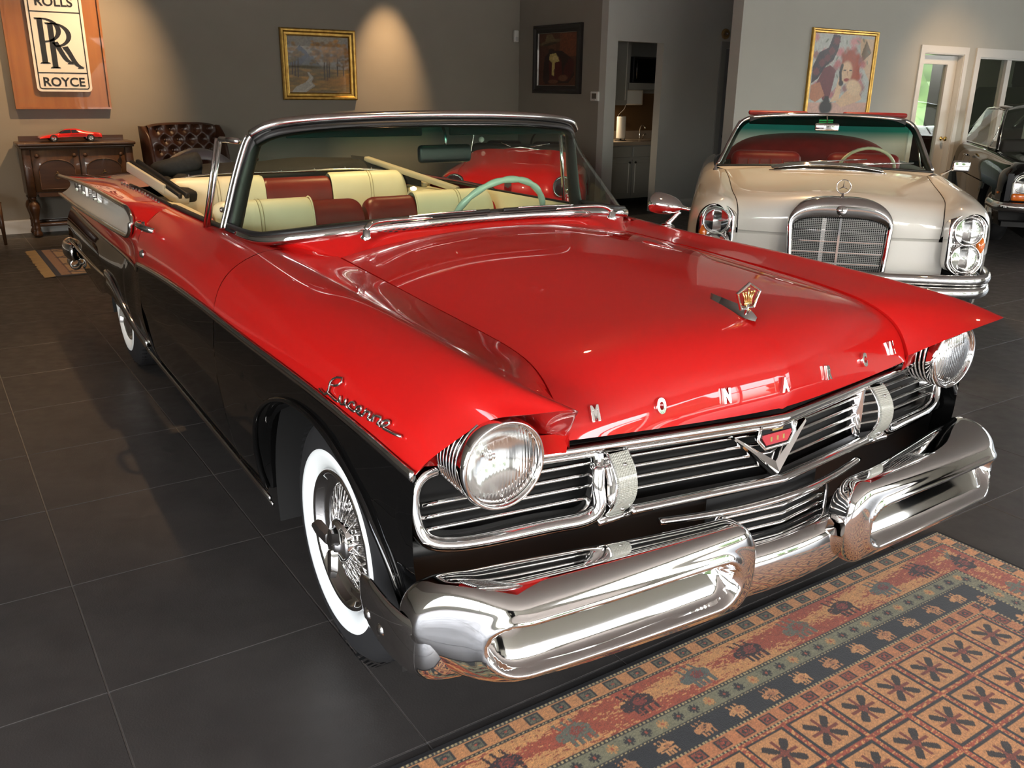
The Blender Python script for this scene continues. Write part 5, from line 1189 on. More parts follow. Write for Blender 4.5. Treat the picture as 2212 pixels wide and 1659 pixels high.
# ================================================================ the small red roadster behind the convertible
tri = thing('roadster_car', 'small red roadster with round headlamps set in the nose, parked behind the convertible', 'car', (4.50, 6.86, 0), math.radians(-39))
TB = [[(0,-.10,.42),(0,-.09,.50),(0,-.05,.60),(0,.02,.69),(0,.18,.765),(0,.6,.84),(0,1.15,.91)],
      [(.20,-.09,.42),(.20,-.08,.50),(.20,-.045,.60),(.20,.025,.685),(.20,.18,.76),(.21,.6,.835),(.22,1.15,.905)],
      [(.36,-.06,.42),(.36,-.05,.50),(.36,-.02,.59),(.36,.04,.67),(.37,.18,.745),(.38,.6,.82),(.41,1.15,.895)],
      [(.45,-.05,.42),(.44,-.045,.50),(.44,-.03,.60),(.435,.01,.685),(.45,.15,.738),(.47,.6,.79),(.51,1.15,.855)],
      [(.54,-.05,.42),(.54,-.055,.50),(.53,-.04,.62),(.53,.02,.72),(.54,.15,.76),(.56,.6,.77),(.58,1.15,.775)],
      [(.62,-.02,.42),(.625,-.02,.50),(.62,.0,.61),(.62,.05,.69),(.63,.18,.72),(.65,.6,.73),(.66,1.15,.735)],
      [(.67,.06,.42),(.68,.06,.50),(.68,.07,.56),(.685,.10,.60),(.70,.2,.62),(.70,.6,.625),(.70,1.15,.62)],
      [(.67,.10,.38),(.69,.10,.42),(.69,.11,.45),(.70,.14,.47),(.705,.22,.48),(.705,.6,.48),(.705,1.15,.45)]]
TBP = rails(TB, 46, 56); m = MB(); m.grid(TBP); m.mirror(); m.build('front_body', RED, tri)
SBt = [[(.50,1.152,.80),(.54,1.6,.78),(.55,2.2,.77),(.52,3.0,.74),(.45,3.25,.62)], [(.62,1.152,.755),(.64,1.6,.70),(.645,2.2,.71),(.64,3.0,.70),(.55,3.25,.60)], [(.70,1.152,.62),(.70,1.6,.58),(.70,2.2,.60),(.69,3.0,.60),(.6,3.25,.52)], [(.705,1.152,.25),(.705,1.6,.25),(.705,2.2,.25),(.69,3.0,.25),(.6,3.25,.25)]]
o = MB().grid(rails(SBt, 30, 20)).build('body_side', RED, tri); mirrored(o)
m = MB(); m.grid(np.array([[(x, y, z-.03*(x/.5)**2) for x in np.linspace(-.55, .55, 10)] for y, z in ((2.3, .79), (2.8, .77), (3.2, .66), (3.3, .45), (3.28, .26))]), flip=True); m.build('tail', RED, tri)
m = MB(); m.box(-.62, .62, .2, 3.1, .20, .26); m.box(-.5, .5, .1, 1.1, .26, .6); m.build('underbody', DARK, tri, smooth=False)
for s in (1, -1):
    lu = link('headlamp', None, tri, loc=(s*.50, -.035, .655)); 
    m = MB(); m.lathe([(.08, .0), (.084, .012), (.091, .014), (.096, .004), (.097, -.05)], 36, Mf); m.build('rim', CHROME, lu)
    m = MB(); m.lathe([(.0005, .026), (.04, .021), (.082, .006)], 30, Mf); m.build('lens', LAMPG, lu)
    m = MB(); m.lathe([(.082, .0), (.07, -.025), (.0005, -.05)], 30, Mf); m.build('reflector', REFLECTOR, lu)
    for y in (.55, 2.65): plain_wheel(tri, s*.66, y, s, .31)
    m = MB(); m.tube(np.array([(s*(TBP[i, 30, 0]), TBP[i, 30, 1], TBP[i, 30, 2]+.004) for i in range(14, 46)]), .003, 5); m.build('fender_beading', RED, tri)
for k, ch in enumerate('TRIUMPH'):
    x = -.30 + k*.10; i = 16; q = TBP[i]; y = float(np.interp(abs(x), q[:, 0], q[:, 1])); z = float(np.interp(abs(x), q[:, 0], q[:, 2]))
    m = MB(); m.add(*text_mesh(ch, .032, .003, Mat((x, y-.008, .585), z=(0, -1, .35), x=(1, 0, 0)), 1., offset=.001)); m.build('nose_letter', CHROME, tri, smooth=False)
m = MB(); m.poly([(-.032, .03), (.032, .03), (.032, -.012), (0, -.036), (-.032, -.012)], .012, Mat((0, -.055, .665), z=(0, -1, .6), x=(1, 0, 0))); m.build('badge', CHROME, tri, smooth=False)
m = MB(); m.add(*[[(-.42, -.075, .43), (.42, -.075, .43), (.40, -.068, .55), (-.40, -.068, .55)], [(0, 1, 2, 3)]]); m.build('grille_mouth', DARK, tri, smooth=False)
m = MB(); m.tube(curve([(-.70, .15, .42), (-.66, -.08, .42), (0, -.20, .42), (.66, -.08, .42), (.70, .15, .42)], 30), .035, 10, sx=.6); m.build('front_bumper', CHROME, tri)
fr_t = curve([(-.52, 1.20, .86), (-.50, 1.27, 1.02), (-.46, 1.30, 1.10), (0, 1.25, 1.125), (.46, 1.30, 1.10), (.50, 1.27, 1.02), (.52, 1.20, .86)], 40)
m = MB(); m.tube(fr_t, .009, 8); m.tube([(-.52, 1.20, .865), (0, 1.12, .925), (.52, 1.20, .865)], .010, 8); m.build('windscreen_frame', CHROME2, tri)
m = MB(); m.grid(np.array([[(x, 1.13 + .08*(x/.5)**2, .92 - .05*(x/.5)**2), (x*.94, 1.26 + .05*(x/.5)**2, 1.115 - .02*(x/.5)**2)] for x in np.linspace(-.5, .5, 12)])); m.build('windscreen', GLASS, tri)
m = MB(); m.rbox(-.54, .54, 1.25, 1.55, .72, .94, .05, 3); m.build('dashboard', DARK, tri)
for s in (1, -1): m = MB(); m.rbox(min(s*.06, s*.46), max(s*.06, s*.46), 1.95, 2.12, .4, .94, .05, 3); m.build('seat', BLACKM, tri)
c0 = Vector((.27, 1.55, .93)); ax = Vector((0, .9, .42)).normalized(); uy = ax.cross(Vector((1, 0, 0)))
m = MB(); m.tube([c0 + .19*(math.cos(2*PI*k/40)*Vector((1, 0, 0)) + math.sin(2*PI*k/40)*uy) for k in range(40)], .010, 6, closed=True, up=tuple(ax)); m.tube([c0, c0 - ax*.3], .015, 6); m.build('steering_wheel', BLACKM, tri)
m = MB(); m.lathe([(.0005, .004), (.03, .004), (.03, 0)], 24, Mat((-.42, 1.285, .985), z=(0, -1, .5))); m.build('windscreen_disc', WHITEPL, tri)
for s in (1, -1): m = MB(); m.tube([(s*.1, 1.14, .93), (s*.25 + .05, 1.17, .965)], .005, 6); m.build('wiper', CHROME2, tri)
# ================================================================ the grey car whose fender shows over the folded top
gry = thing('vintage_car', 'mauve-grey vintage car, only its round front fender showing beyond the folded top', 'car', (2.23, 8.70, 0), 0)
GREYP = mat('mauve_grey_paint', (.16, .14, .15, 1), .3, coat=1.)
A = np.linspace(math.radians(-8), math.radians(188), 40); rows = []
for a in A:
    rows.append([(.43*math.cos(a)*k, d, .50 + .43*math.sin(a)*k) for k, d in ((.775, -.125), (.80, -.13), (.90, -.11), (.97, -.06), (1.0, .03), (.98, .10), (.9, .14), (.78, .145))])
m = MB(); m.grid(np.array(rows)); m.build('fender', GREYP, gry)
def disc_tyre(x, y0, y1, R=.32):
    m = MB(); A2 = np.linspace(0, 2*PI, 36, endpoint=False)
    m.grid(np.array([[(x+r*math.cos(a), d, R+r*math.sin(a)) for r, d in ((.2, y0+.02), (R-.03, y0), (R, y0+.03), (R, y1-.03), (R-.03, y1), (.2, y1-.02))] for a in A2]), cu=True); m.build('tyre', RUBBER, gry)
    m = MB(); m.lathe([(.0005, .05), (.04, .05), (.06, .03), (.2, .02)], 30, Mat((x, y0+.04, R), z=(0, -1, 0))); m.build('hubcap', CHROME2, gry)
disc_tyre(0, -.08, .07); disc_tyre(1.7, -.08, .07)
m = MB(); m.rbox(-.42, 2.1, .15, .50, .20, .60, .08, 4); m.build('low_body', GREYP, gry)
m = MB(); m.lathe([(.0005, .05), (.03, .047), (.05, .03), (.055, 0), (.05, -.03), (.03, -.045), (.0005, -.05)], 24, Mat((.55, .12, .81), z=(-.3, -1, 0))); m.build('headlamp', CHROME, gry)
m = MB(); m.tube([(.55, .12, .78), (.55, .20, .5)], .012, 8); m.build('headlamp_post', CHROME2, gry)
# ================================================================ things on the walls and along them
WOODB = noise_mat('amber_wood_board', (.34, .135, .03, 1), (.27, .10, .022, 1), 3, .35, detail=6, coat=.4, stretch=(6, 6, .6))
WALNUT = noise_mat('dark_walnut', (.075, .034, .014, 1), (.045, .019, .008, 1), 4, .38, detail=6, coat=.3, stretch=(1, 6, 6))
WALNUT2 = noise_mat('figured_walnut', (.11, .052, .02, 1), (.07, .031, .012, 1), 6, .35, detail=8, coat=.4, stretch=(6, 2, 1))
SIGNW = mat('sign_white', (.80, .79, .75, 1), .4)
SIGNB = mat('sign_black', (.012, .012, .012, 1), .4)
# ---- wooden board with a lettered white plate
bd = thing('wall_sign', 'amber wooden board with a white and black lettered plate', 'sign', (0, YB, 0))
x0, x1, z0, z1 = .95, 1.80, 1.256, 2.50
MB().box(x0, x1, -.035, -.005, z0, z1).build('board', WOODB, bd, smooth=False)
for b in ((x0-.02, x0, z0-.02, z1+.02), (x1, x1+.02, z0-.02, z1+.02), (x0, x1, z0-.02, z0), (x0, x1, z1, z1+.02)): MB().box(b[0], b[1], -.06, 0, b[2], b[3]).build('board_edge', WOODB, bd, smooth=False)
def rrect(xa, xb, za, zb, r, n=6):
    out = []
    for cx, cz, a0 in ((xb-r, zb-r, 0), (xa+r, zb-r, 90), (xa+r, za+r, 180), (xb-r, za+r, 270)):
        out += [(cx + r*math.cos(math.radians(a0 + 90*k/n)), cz + r*math.sin(math.radians(a0 + 90*k/n))) for k in range(n+1)]
    return out
Mw = Mat((0, -.05, 0), z=(0, -1, 0), x=(1, 0, 0))
px0, px1, pz0, pz1 = 1.145, 1.655, 1.405, 2.40
MB().poly(rrect(px0, px1, pz0, pz1, .04), .02, Mw).build('plate', SIGNW, bd, smooth=False)
def ring_line(pts, w, name, m_, parent, h=.0225):
    n = len(pts); m = MB(); P = []
    c = np.array(pts).mean(0)
    for i in range(n):
        p = np.array(pts[i]); t = np.array(pts[(i+1) % n]) - np.array(pts[i-1]); t /= np.linalg.norm(t); nn = np.array((t[1], -t[0]))
        P.append([(*(p - nn*w/2), h), (*(p + nn*w/2), h)])
    P = np.array(P); V = [[Mw @ Vector(q) for q in r] for r in P]; m.grid(np.array(V), cu=True); return m.build(name, m_, parent, smooth=False)
ring_line(rrect(px0+.028, px1-.028, pz0+.028, pz1-.028, .022), .010, 'border_line', SIGNB, bd)
for z in (1.585, 2.155): m = MB(); m.box(px0+.03, px1-.03, -.073, -.070, z-.005, z+.005); m.build('divider_line', SIGNB, bd, smooth=False)
for s, z in (('ROLLS', 2.245), ('ROYCE', 1.495)):
    m = MB(); m.add(*text_mesh(s, .118, .0015, Mat((1.40, -.0725, z), z=(0, -1, 0), x=(1, 0, 0)), 1.02, offset=.002)); m.build('lettering', SIGNB, bd, smooth=False)
def big_R(x, z, w, h, th):
    """tall narrow R: stem, round bowl, sweeping leg"""
    m = MB(); Mz = Mat((0, -.0725, 0), z=(0, -1, 0), x=(1, 0, 0))
    m.poly([(x, z), (x+th, z), (x+th, z+h), (x, z+h)], .002, Mz)
    m.poly([(x-th*.5, z), (x+th*1.5, z), (x+th*1.2, z+.012), (x-th*.2, z+.012)], .002, Mz)
    bh = h*.53; cz = z+h-bh/2; n = 16
    o = [(x+th+ (w*.80-th)*math.cos(a), cz + bh/2*math.sin(a)) for a in np.linspace(PI/2, -PI/2, n)]; i = [(x+th + (w*.80-th*1.9)*math.cos(a), cz + (bh/2-th*.30)*math.sin(a)) for a in np.linspace(PI/2, -PI/2, n)]
    for k in range(n-1): m.poly([o[k], o[k+1], i[k+1], i[k]], .002, Mz)
    m.poly([(x-th*.5, z+h), (x+th, z+h), (x+th, z+h-th*.30), (x-th*.3, z+h-th*.30)], .002, Mz)
    pa = [(x+w*.42, z+h-bh), (x+w*.60, z+h*.30), (x+w*.80, z+h*.08), (x+w*.95, z+.012)]; pb = [(x+w*.42+th*1.1, z+h-bh+.01), (x+w*.60+th*.9, z+h*.31), (x+w*.80+th*.95, z+h*.08), (x+w*.95+th, z+.012)]
    pa = [tuple(q[:2]) for q in curve([(a, b, 0) for a, b in pa], 12)]; pb = [tuple(q[:2]) for q in curve([(a, b, 0) for a, b in pb], 12)]
    for k in range(11): m.poly([pa[k], pa[k+1], pb[k+1], pb[k]], .002, Mz)
    m.poly([(x+w*.88, z), (x+w*1.12, z), (x+w*1.06, z+.012), (x+w*.92, z+.012)], .002, Mz)
    return m
big_R(1.230, 1.672, .255, .425, .048).build('monogram_letter', SIGNB, bd, smooth=False)
big_R(1.318, 1.630, .255, .425, .048).build('monogram_letter', SIGNB, bd, smooth=False)
# ---- framed pictures: a painted surface (flat) inside a moulded frame
def canvas(W_, H_, fn, nx, ny):
    u, v = np.meshgrid(np.linspace(0, 1, nx), np.linspace(0, 1, ny), indexing='ij'); c = np.ones((nx, ny, 4)); c[..., :3] = fn(u, v)
    P = np.stack([u*W_, u*0, v*H_], -1); return P, c
def lin(r, g, b): return np.array(srgb(r, g, b)[:3])
class Art:
    def __init__(s, u, v, seed=0): s.u, s.v = u, v; s.c = np.zeros(u.shape + (3,)); s.rng = np.random.default_rng(seed)
    def fill(s, mask, col, a=1.): m = np.clip(mask, 0, 1)[..., None]*a; s.c = s.c*(1-m) + np.array(col)*m
    def ell(s, cx, cy, rx, ry, col, ang=0., soft=.15, a=1., wob=0.):
        t = math.radians(ang); du, dv = s.u-cx, s.v-cy; x = du*math.cos(t)+dv*math.sin(t); y = -du*math.sin(t)+dv*math.cos(t)
        d = np.sqrt((x/rx)**2+(y/ry)**2)
        if wob: d = d*(1 + wob*np.sin(x/rx*7+cy*30)*np.cos(y/ry*6+cx*20))
        s.fill((1+soft-d)/(2*soft), col, a)
    def box(s, x0, x1, y0, y1, col, a=1.): s.fill(((s.u > x0) & (s.u < x1) & (s.v > y0) & (s.v < y1))*1., col, a)
    def line(s, pts, w, col, a=1.):
        for (x0, y0), (x1, y1) in zip(pts, pts[1:]):
            dx, dy = x1-x0, y1-y0; t = np.clip(((s.u-x0)*dx+(s.v-y0)*dy)/(dx*dx+dy*dy+1e-9), 0, 1); d = np.hypot(s.u-x0-t*dx, s.v-y0-t*dy); s.fill((w-d)/(w*.4)+.5, col, a)
    def poly(s, pts, col, a=1.):
        ins = np.zeros(s.u.shape, bool); n = len(pts)
        for i in range(n):
            (x0, y0), (x1, y1) = pts[i], pts[(i+1) % n]
            c = ((y0 > s.v) != (y1 > s.v)) & (s.u < (x1-x0)*(s.v-y0)/(y1-y0+1e-12)+x0); ins ^= c
        s.fill(ins*1., col, a)
    def jit(s, col): f = s.rng.uniform(.7, 1.25); return lin(*[min(255, c*f) for c in col])
    def noise(s, amp, f=30):
        n = s.rng.normal(size=s.u.shape); n = (n + np.roll(n, 1, 0) + np.roll(n, 1, 1) + np.roll(n, -1, 0) + np.roll(n, -1, 1))/5*2; s.c *= np.clip(1 + amp*n, .2, 2)[..., None]
CANV = attr_mat('painted_canvas', .5, bump=.15, bscale=120, coat=.15)
def framed(name, label, W_, H_, fw, fd, fm, fn, nx, ny, M, inner=None, outer_edge=None):
    t = thing(name, label, 'painting'); t.matrix_world = M
    P, c = canvas(W_-2*fw, H_-2*fw, fn, nx, ny); P = P + (fw, -.012, fw)
    MB().grid(P, flip=False).build('canvas', CANV, t, smooth=False, cols=c)
    MB().box(.01, W_-.01, -.010, -.001, .01, H_-.01).build('backing', WALNUT, t, smooth=False)
    prof = [(0, 0), (0, -fd*.8), (fw*.15, -fd), (fw*.35, -fd*.95), (fw*.55, -fd*.6), (fw*.8, -fd*.55), (fw*.92, -fd*.62), (fw, -.012)]
    cor = [(0, 0), (W_, 0), (W_, H_), (0, H_)]; inn = [(1, 1), (-1, 1), (-1, -1), (1, -1)]
    for k in range(4):
        a, b = cor[k], cor[(k+1) % 4]; ia, ib = inn[k], inn[(k+1) % 4]
        g = np.array([[(p[0]+q*i_[0], d, p[1]+q*i_[1]) for q, d in prof] for p, i_ in ((a, ia), (b, ib))]); MB().grid(g).build('frame_rail', fm, t, smooth=False)
    if inner:
        w = .008
        for k in range(4):
            a, b = cor[k], cor[(k+1) % 4]; ia, ib = inn[k], inn[(k+1) % 4]
            MB().tube([(a[0]+fw*.93*ia[0], -.02, a[1]+fw*.93*ia[1]), (b[0]+fw*.93*ib[0], -.02, b[1]+fw*.93*ib[1])], .005, 4).build('inner_fillet', inner, t, smooth=False)
    return t
FRGOLD = noise_mat('antique_gold_frame', (.62, .40, .10, 1), (.38, .22, .05, 1), 18, .35, bump=.1); FRGOLD.node_tree.nodes['Principled BSDF'].inputs['Metallic'].default_value = .8
FRDARK = mat('ebony_frame', (.012, .010, .009, 1), .3, coat=.4)
def landscape(u, v):
    A = Art(u, v, 1); A.c[:] = lin(150, 148, 140)
    for k in range(30): A.ell(A.rng.uniform(0, 1), A.rng.uniform(.6, 1), .12, .06, lin(172, 166, 150) if k % 3 else lin(130, 136, 140), a=.5, soft=.6)
    A.poly([(0, .45), (.10, .74), (.20, .84), (.30, .74), (.40, .58), (.5, .45)], lin(88, 98, 112)); A.poly([(.18, .45), (.30, .62), (.40, .66), (.55, .45)], lin(104, 110, 116))
    A.box(0, 1, 0, .42, lin(120, 100, 56)); A.ell(.25, .44, .4, .05, lin(96, 88, 56), soft=.5)
    for k in range(140): A.ell(A.rng.uniform(0, 1), A.rng.uniform(0, .42), .07, .018, A.jit(((150, 118, 58), (104, 92, 50), (172, 128, 62))[k % 3]), soft=.6, a=.6)
    for x, b, t in ((.10, .30, .66), (.15, .28, .70), (.06, .33, .62), (.58, .24, .70), (.625, .22, .72), (.66, .27, .62), (.80, .30, .66), (.90, .31, .6)): A.line([(x, b), (x+.006, (b+t)/2), (x+.015, t)], .010, lin(58, 44, 30))
    for cx, cy, r, col in ((.07, .74, .12, (134, 104, 58)), (.15, .66, .10, (112, 92, 52)), (.05, .58, .09, (96, 84, 50)), (.46, .84, .10, (150, 112, 62)), (.52, .70, .13, (132, 98, 52)), (.62, .80, .14, (158, 116, 60)), (.66, .64, .13, (118, 90, 48)), (.78, .80, .14, (164, 118, 58)), (.84, .66, .14, (140, 102, 50)), (.94, .76, .12, (156, 112, 56)), (.93, .56, .10, (120, 90, 46)), (.42, .56, .07, (104, 86, 50))):
        for k in range(22): A.ell(cx + A.rng.normal()*r*.5, cy + A.rng.normal()*r*.45, r*.26, r*.20, A.jit(col), soft=.5, a=.75)
    A.poly([(.03, .0), (.26, .0), (.42, .12), (.36, .19), (.40, .26), (.33, .36), (.30, .36), (.33, .27), (.26, .18), (.10, .10)], lin(168, 166, 154)); A.line([(.32, .35), (.37, .26), (.31, .2), (.38, .13), (.25, .04)], .010, lin(200, 196, 180), .7)
    A.ell(.80, .20, .26, .09, lin(190, 134, 56), ang=12, soft=.5, a=.5); A.noise(.10); return A.c
framed('landscape_painting', 'autumn landscape painting in a gold frame on the taupe wall', .92, .785, .085, .05, FRGOLD, landscape, 110, 90, Matrix.Translation((3.70, YB, 1.335)))
def rider(u, v):
    A = Art(u, v, 2); A.c[:] = lin(78, 46, 32); A.box(.55, 1, .55, 1, lin(112, 62, 40))
    for k in range(4):
        for j in range(3): A.poly([(.66+j*.11, .60+k*.10), (.74+j*.11, .64+k*.10), (.74+j*.11, .69+k*.10), (.66+j*.11, .65+k*.10)], lin(120, 66, 40), .7)
    A.poly([(.12, .10), (.16, .55), (.30, .66), (.62, .66), (.86, .52), (.95, .20), (.80, .05), (.2, .02)], lin(38, 20, 16)); A.poly([(.30, .10), (.28, .5), (.45, .62), (.6, .5), (.66, .1)], lin(74, 18, 16)); A.ell(.80, .30, .12, .22, lin(66, 18, 16), ang=-20)
    A.ell(.36, .73, .10, .09, lin(96, 62, 44)); A.ell(.34, .66, .08, .05, lin(48, 30, 22))
    A.ell(.30, .83, .28, .045, lin(104, 88, 62), ang=8); A.poly([(.16, .84), (.20, .98), (.34, .99), (.44, .86)], lin(112, 96, 68)); A.ell(.30, .80, .20, .025, lin(60, 48, 34), ang=8)
    A.poly([(.30, .60), (.46, .62), (.56, .46), (.44, .44), (.42, .18), (.36, .20), (.36, .44), (.28, .50)], lin(196, 180, 110)); A.ell(.45, .52, .08, .05, lin(210, 196, 130))
    A.ell(.66, .14, .12, .06, lin(110, 74, 54)); A.ell(.40, .07, .13, .04, lin(104, 68, 48)); A.noise(.12); return A.c
framed('rider_painting', 'dark-framed portrait of a figure in a broad hat and yellow scarf', 1.01, .82, .10, .05, FRDARK, rider, 80, 100, Matrix.Translation((7.0, 10.07, 1.44)) @ Matrix.Rotation(-PI/2, 4, 'Z'), inner=mat('pale_fillet', (.55, .50, .40, 1), .4))
def reclining(u, v):
    """a generic figure study: a red-haired figure on the telephone, lying on a flowered cushion"""
    A = Art(u, v, 3); A.c[:] = lin(214, 178, 150); A.box(0, 1, 0, .2, lin(216, 176, 160)); A.box(0, 1, .2, 1, lin(196, 202, 196))
    A.poly([(.75, .96), (1, .96), (1, .45), (.86, .62), (.78, .80)], lin(214, 186, 152)); A.poly([(.86, .95), (.97, .80), (.84, .70), (.80, .78)], lin(112, 92, 66))
    for k in range(34):
        x, y = A.rng.uniform(.02, .95), A.rng.uniform(.22, .97); A.ell(x, y, .05, .045, lin(*((188, 92, 100), (206, 128, 132), (150, 84, 84))[k % 3]), soft=.4, a=.8, wob=.3)
    for k in range(26): x, y = A.rng.uniform(.02, .95), A.rng.uniform(.22, .97); A.ell(x, y, .03, .012, lin(96, 112, 92), ang=A.rng.uniform(0, 180), a=.7)
    A.poly([(.30, 1), (.42, .98), (.40, .82), (.34, .70), (.22, .62), (.12, .48), (.02, .42), (.02, .62), (.10, .78), (.24, .84)], lin(44, 36, 48))
    for x, y in ((.36, .92), (.30, .80), (.16, .66), (.24, .72), (.08, .56)): A.ell(x, y, .05, .045, lin(112, 52, 60), a=.8, wob=.3)
    A.poly([(.10, .42), (.20, .60), (.30, .64), (.40, .58), (.38, .44), (.34, .24), (.24, .22)], lin(110, 52, 58)); A.poly([(.02, .40), (.16, .44), (.26, .28), (.12, .20), (.02, .24)], lin(188, 128, 96))
    A.ell(.30, .14, .11, .09, lin(22, 18, 18)); A.poly([(.24, .18), (.36, .18), (.33, .27), (.27, .27)], lin(24, 20, 20))
    A.ell(.62, .68, .16, .16, lin(158, 66, 34), wob=.15); A.ell(.72, .55, .09, .16, lin(168, 74, 40), wob=.2); A.ell(.58, .56, .10, .13, lin(232, 198, 160)); A.ell(.60, .47, .05, .02, lin(168, 66, 60)); 
    for x in (.55, .65): A.ell(x, .585, .025, .010, lin(58, 48, 44))
    A.line([(.60, .57), (.605, .52)], .006, lin(190, 142, 110)); A.poly([(.36, .20), (.42, .30), (.48, .58), (.56, .54), (.52, .36), (.50, .22)], lin(232, 202, 166)); A.poly([(.46, .20), (.62, .34), (.84, .32), (.90, .24), (.80, .20), (.56, .14)], lin(228, 194, 156)); A.ell(.74, .38, .14, .09, lin(234, 206, 170), ang=-20)
    A.line([(.50, .64), (.48, .56), (.50, .46)], .022, lin(28, 24, 24)); A.ell(.51, .43, .04, .035, lin(26, 22, 22)); A.noise(.07); return A.c
framed('figure_painting', 'gold-framed painting of a red-haired figure on flowered cushions above the white car', 1.15, 1.00, .05, .035, FRGOLD, reclining, 130, 120, Matrix.Translation((8.335, YW, 1.165)))
# ---- small wall devices
t = thing('motion_sensor', 'small white motion sensor high in the wall corner', 'sensor', (6.93, YB, 2.15)); MB().rbox(-.035, .035, -.045, 0, -.075, .075, .014, 3).build('housing', WHITEPL, t); m = MB(); m.rbox(-.022, .022, -.052, -.04, -.06, -.01, .008, 2); m.build('lens_window', mat('sensor_lens', (.5, .5, .5, 1), .3), t)
t = thing('thermostat', 'white wall thermostat right of the dark-framed portrait', 'thermostat', (7.0, 8.773, 1.418)); MB().rbox(-.028, 0, -.075, .075, -.055, .055, .008, 2).build('case', WHITEPL, t); m = MB(); m.box(-.0295, -.027, -.042, .042, -.028, .034); m.build('display', mat('lcd_grey', (.10, .10, .085, 1), .2), t, smooth=False); m = MB(); m.box(-.031, -.027, -.02, .02, -.045, -.038); m.build('button', STEEL, t, smooth=False)
t = thing('alarm_bell', 'round brass bell over the passage door casing', 'bell', (8.925, YK, 2.19))
m = MB(); m.lathe([(.062, .0), (.066, .012), (.060, .03), (.042, .038), (.038, .03), (.02, .028)], 32, Mat((0, 0, 0), z=(0, -1, 0))); m.build('dome', noise_mat('aged_brass', (.30, .19, .07, 1), (.20, .12, .05, 1), 20, .4), t); m = MB(); m.lathe([(.016, .028), (.016, .05), (.0005, .054)], 16, Mat((0, 0, 0), z=(0, -1, 0))); m.build('centre_cap', CHROME2, t)
# ================================================================ sideboard with the model car
sb = thing('sideboard', 'dark walnut sideboard with arched doors on bulbous turned legs', 'sideboard', (0, 0, 0))
SX0, SX1, SY0, SY1 = .885, 1.915, 10.07, 10.415
MB().rbox(SX0-.03, SX1+.03, SY0-.035, SY1, .895, .925, .008, 2).build('top', WALNUT, sb); MB().rbox(SX0-.015, SX1+.015, SY0-.02, SY1, .872, .895, .006, 2).build('top_moulding', WALNUT, sb)
MB().box(SX0+.02, SX1-.02, SY1-.02, SY1, .925, .975).build('back_rail', WALNUT, sb, smooth=False)
m = MB(); m.box(SX0, SX1, SY0+.025, SY1-.005, .42, .872); m.build('carcass', WALNUT, sb, smooth=False)
m = MB(); m.box(SX0+.10, SX1-.10, SY0+.005, SY0+.03, .40, .44); m.build('lower_rail', WALNUT, sb, smooth=False)
for x in (SX0, SX1-.075): m = MB(); m.rbox(x, x+.075, SY0, SY0+.05, .40, .872, .006, 1); m.build('corner_post', WALNUT, sb)
for k in (0, 1):
    xa = SX0+.08 + k*.44; xb = xa + .43; d = link('door', None, sb); 
    MB().rbox(xa, xb, SY0+.008, SY0+.026, .45, .865, .004, 1).build('door_panel', WALNUT2, d)
    cx = (xa+xb)/2; w = .165; ar = [(cx-w, .475), (cx+w, .475), (cx+w, .66)] + [(cx + w*math.cos(a), .66 + .10*math.sin(a)) for a in np.linspace(0, PI, 14)] + [(cx-w, .66)]
    m = MB(); m.poly(ar, .006, Mat((0, SY0+.008, 0), z=(0, -1, 0), x=(1, 0, 0))); m.build('arched_inlay', WALNUT, d, smooth=False)
    m = MB(); m.tube(np.array([(a, SY0+.002, b) for a, b in ar]), .006, 6, closed=True); m.build('arch_bead', WALNUT2, d)
    for kx in (xa+.045, xb-.045): m = MB(); m.lathe([(.008, 0), (.007, .012), (.019, .022), (.021, .03), (.012, .038), (.0005, .04)], 16, Mat((kx, SY0+.008, .800), z=(0, -1, 0))); m.build('knob', WALNUT, d)
    m = MB(); a = np.linspace(0, 2*PI, 20, endpoint=False); m.tube(np.stack([cx + .028*np.cos(a), 0*a + SY0-.004, .60 + .028*np.sin(a)], 1), .0035, 6, closed=True); m.lathe([(.012, 0), (.010, .008), (.0005, .01)], 12, Mat((cx, SY0+.003, .635), z=(0, -1, 0))); m.build('ring_pull', mat('dark_brass', (.12, .08, .04, 1), .4, .8), d)
legp = [(.030, .40), (.034, .385), (.022, .37), (.020, .355), (.038, .34), (.050, .31), (.052, .28), (.040, .235), (.030, .19), (.028, .17), (.036, .155), (.030, .145), (.030, .10), (.034, .085), (.024, .07), (.040, .045), (.044, .025), (.034, .008), (.0005, .0)]
for x in (SX0+.04, SX1-.04):
    for y in (SY0+.035, SY1-.05): m = MB(); m.lathe(legp[::-1], 28, Mat((x, y, 0))); m.build('turned_leg', WALNUT, sb)
for y in (SY0+.035, SY1-.05): m = MB(); m.rbox(SX0+.04, SX1-.04, y-.016, y+.016, .105, .14, .004, 1); m.build('stretcher', WALNUT, sb)
# model car: low wedge, side strakes
mc = thing('model_car', 'red scale model of a wedge-shaped sports car on the sideboard', 'model car', (1.365, 10.24, .926))
prof = [(-.285, .030), (-.285, .048), (-.20, .070), (-.12, .083), (-.055, .118), (.02, .126), (.07, .124), (.16, .098), (.265, .085), (.28, .06), (.275, .03)]
MRED = mat('model_red_paint', (.55, .012, .01, 1), .25, coat=1.)
rows = []
for y, k in ((-.115, 0), (-.112, .35), (-.10, .55), (-.085, .92), (-.05, 1.0), (.05, 1.0), (.085, .92), (.10, .55), (.112, .35), (.115, 0)):
    rows.append([(x, y if z < .09 else y*(.80 if abs(y) > .06 else 1), .030 + (min(z, .085)-.030)*min(1, k*1.25+.28) + max(0, z-.085)*min(1, max(0, k-.5)*2.2)) for x, z in [tuple(q) for q in cspline(np.linspace(0, 1, len(prof)), np.array(prof), np.linspace(0, 1, 50))]])
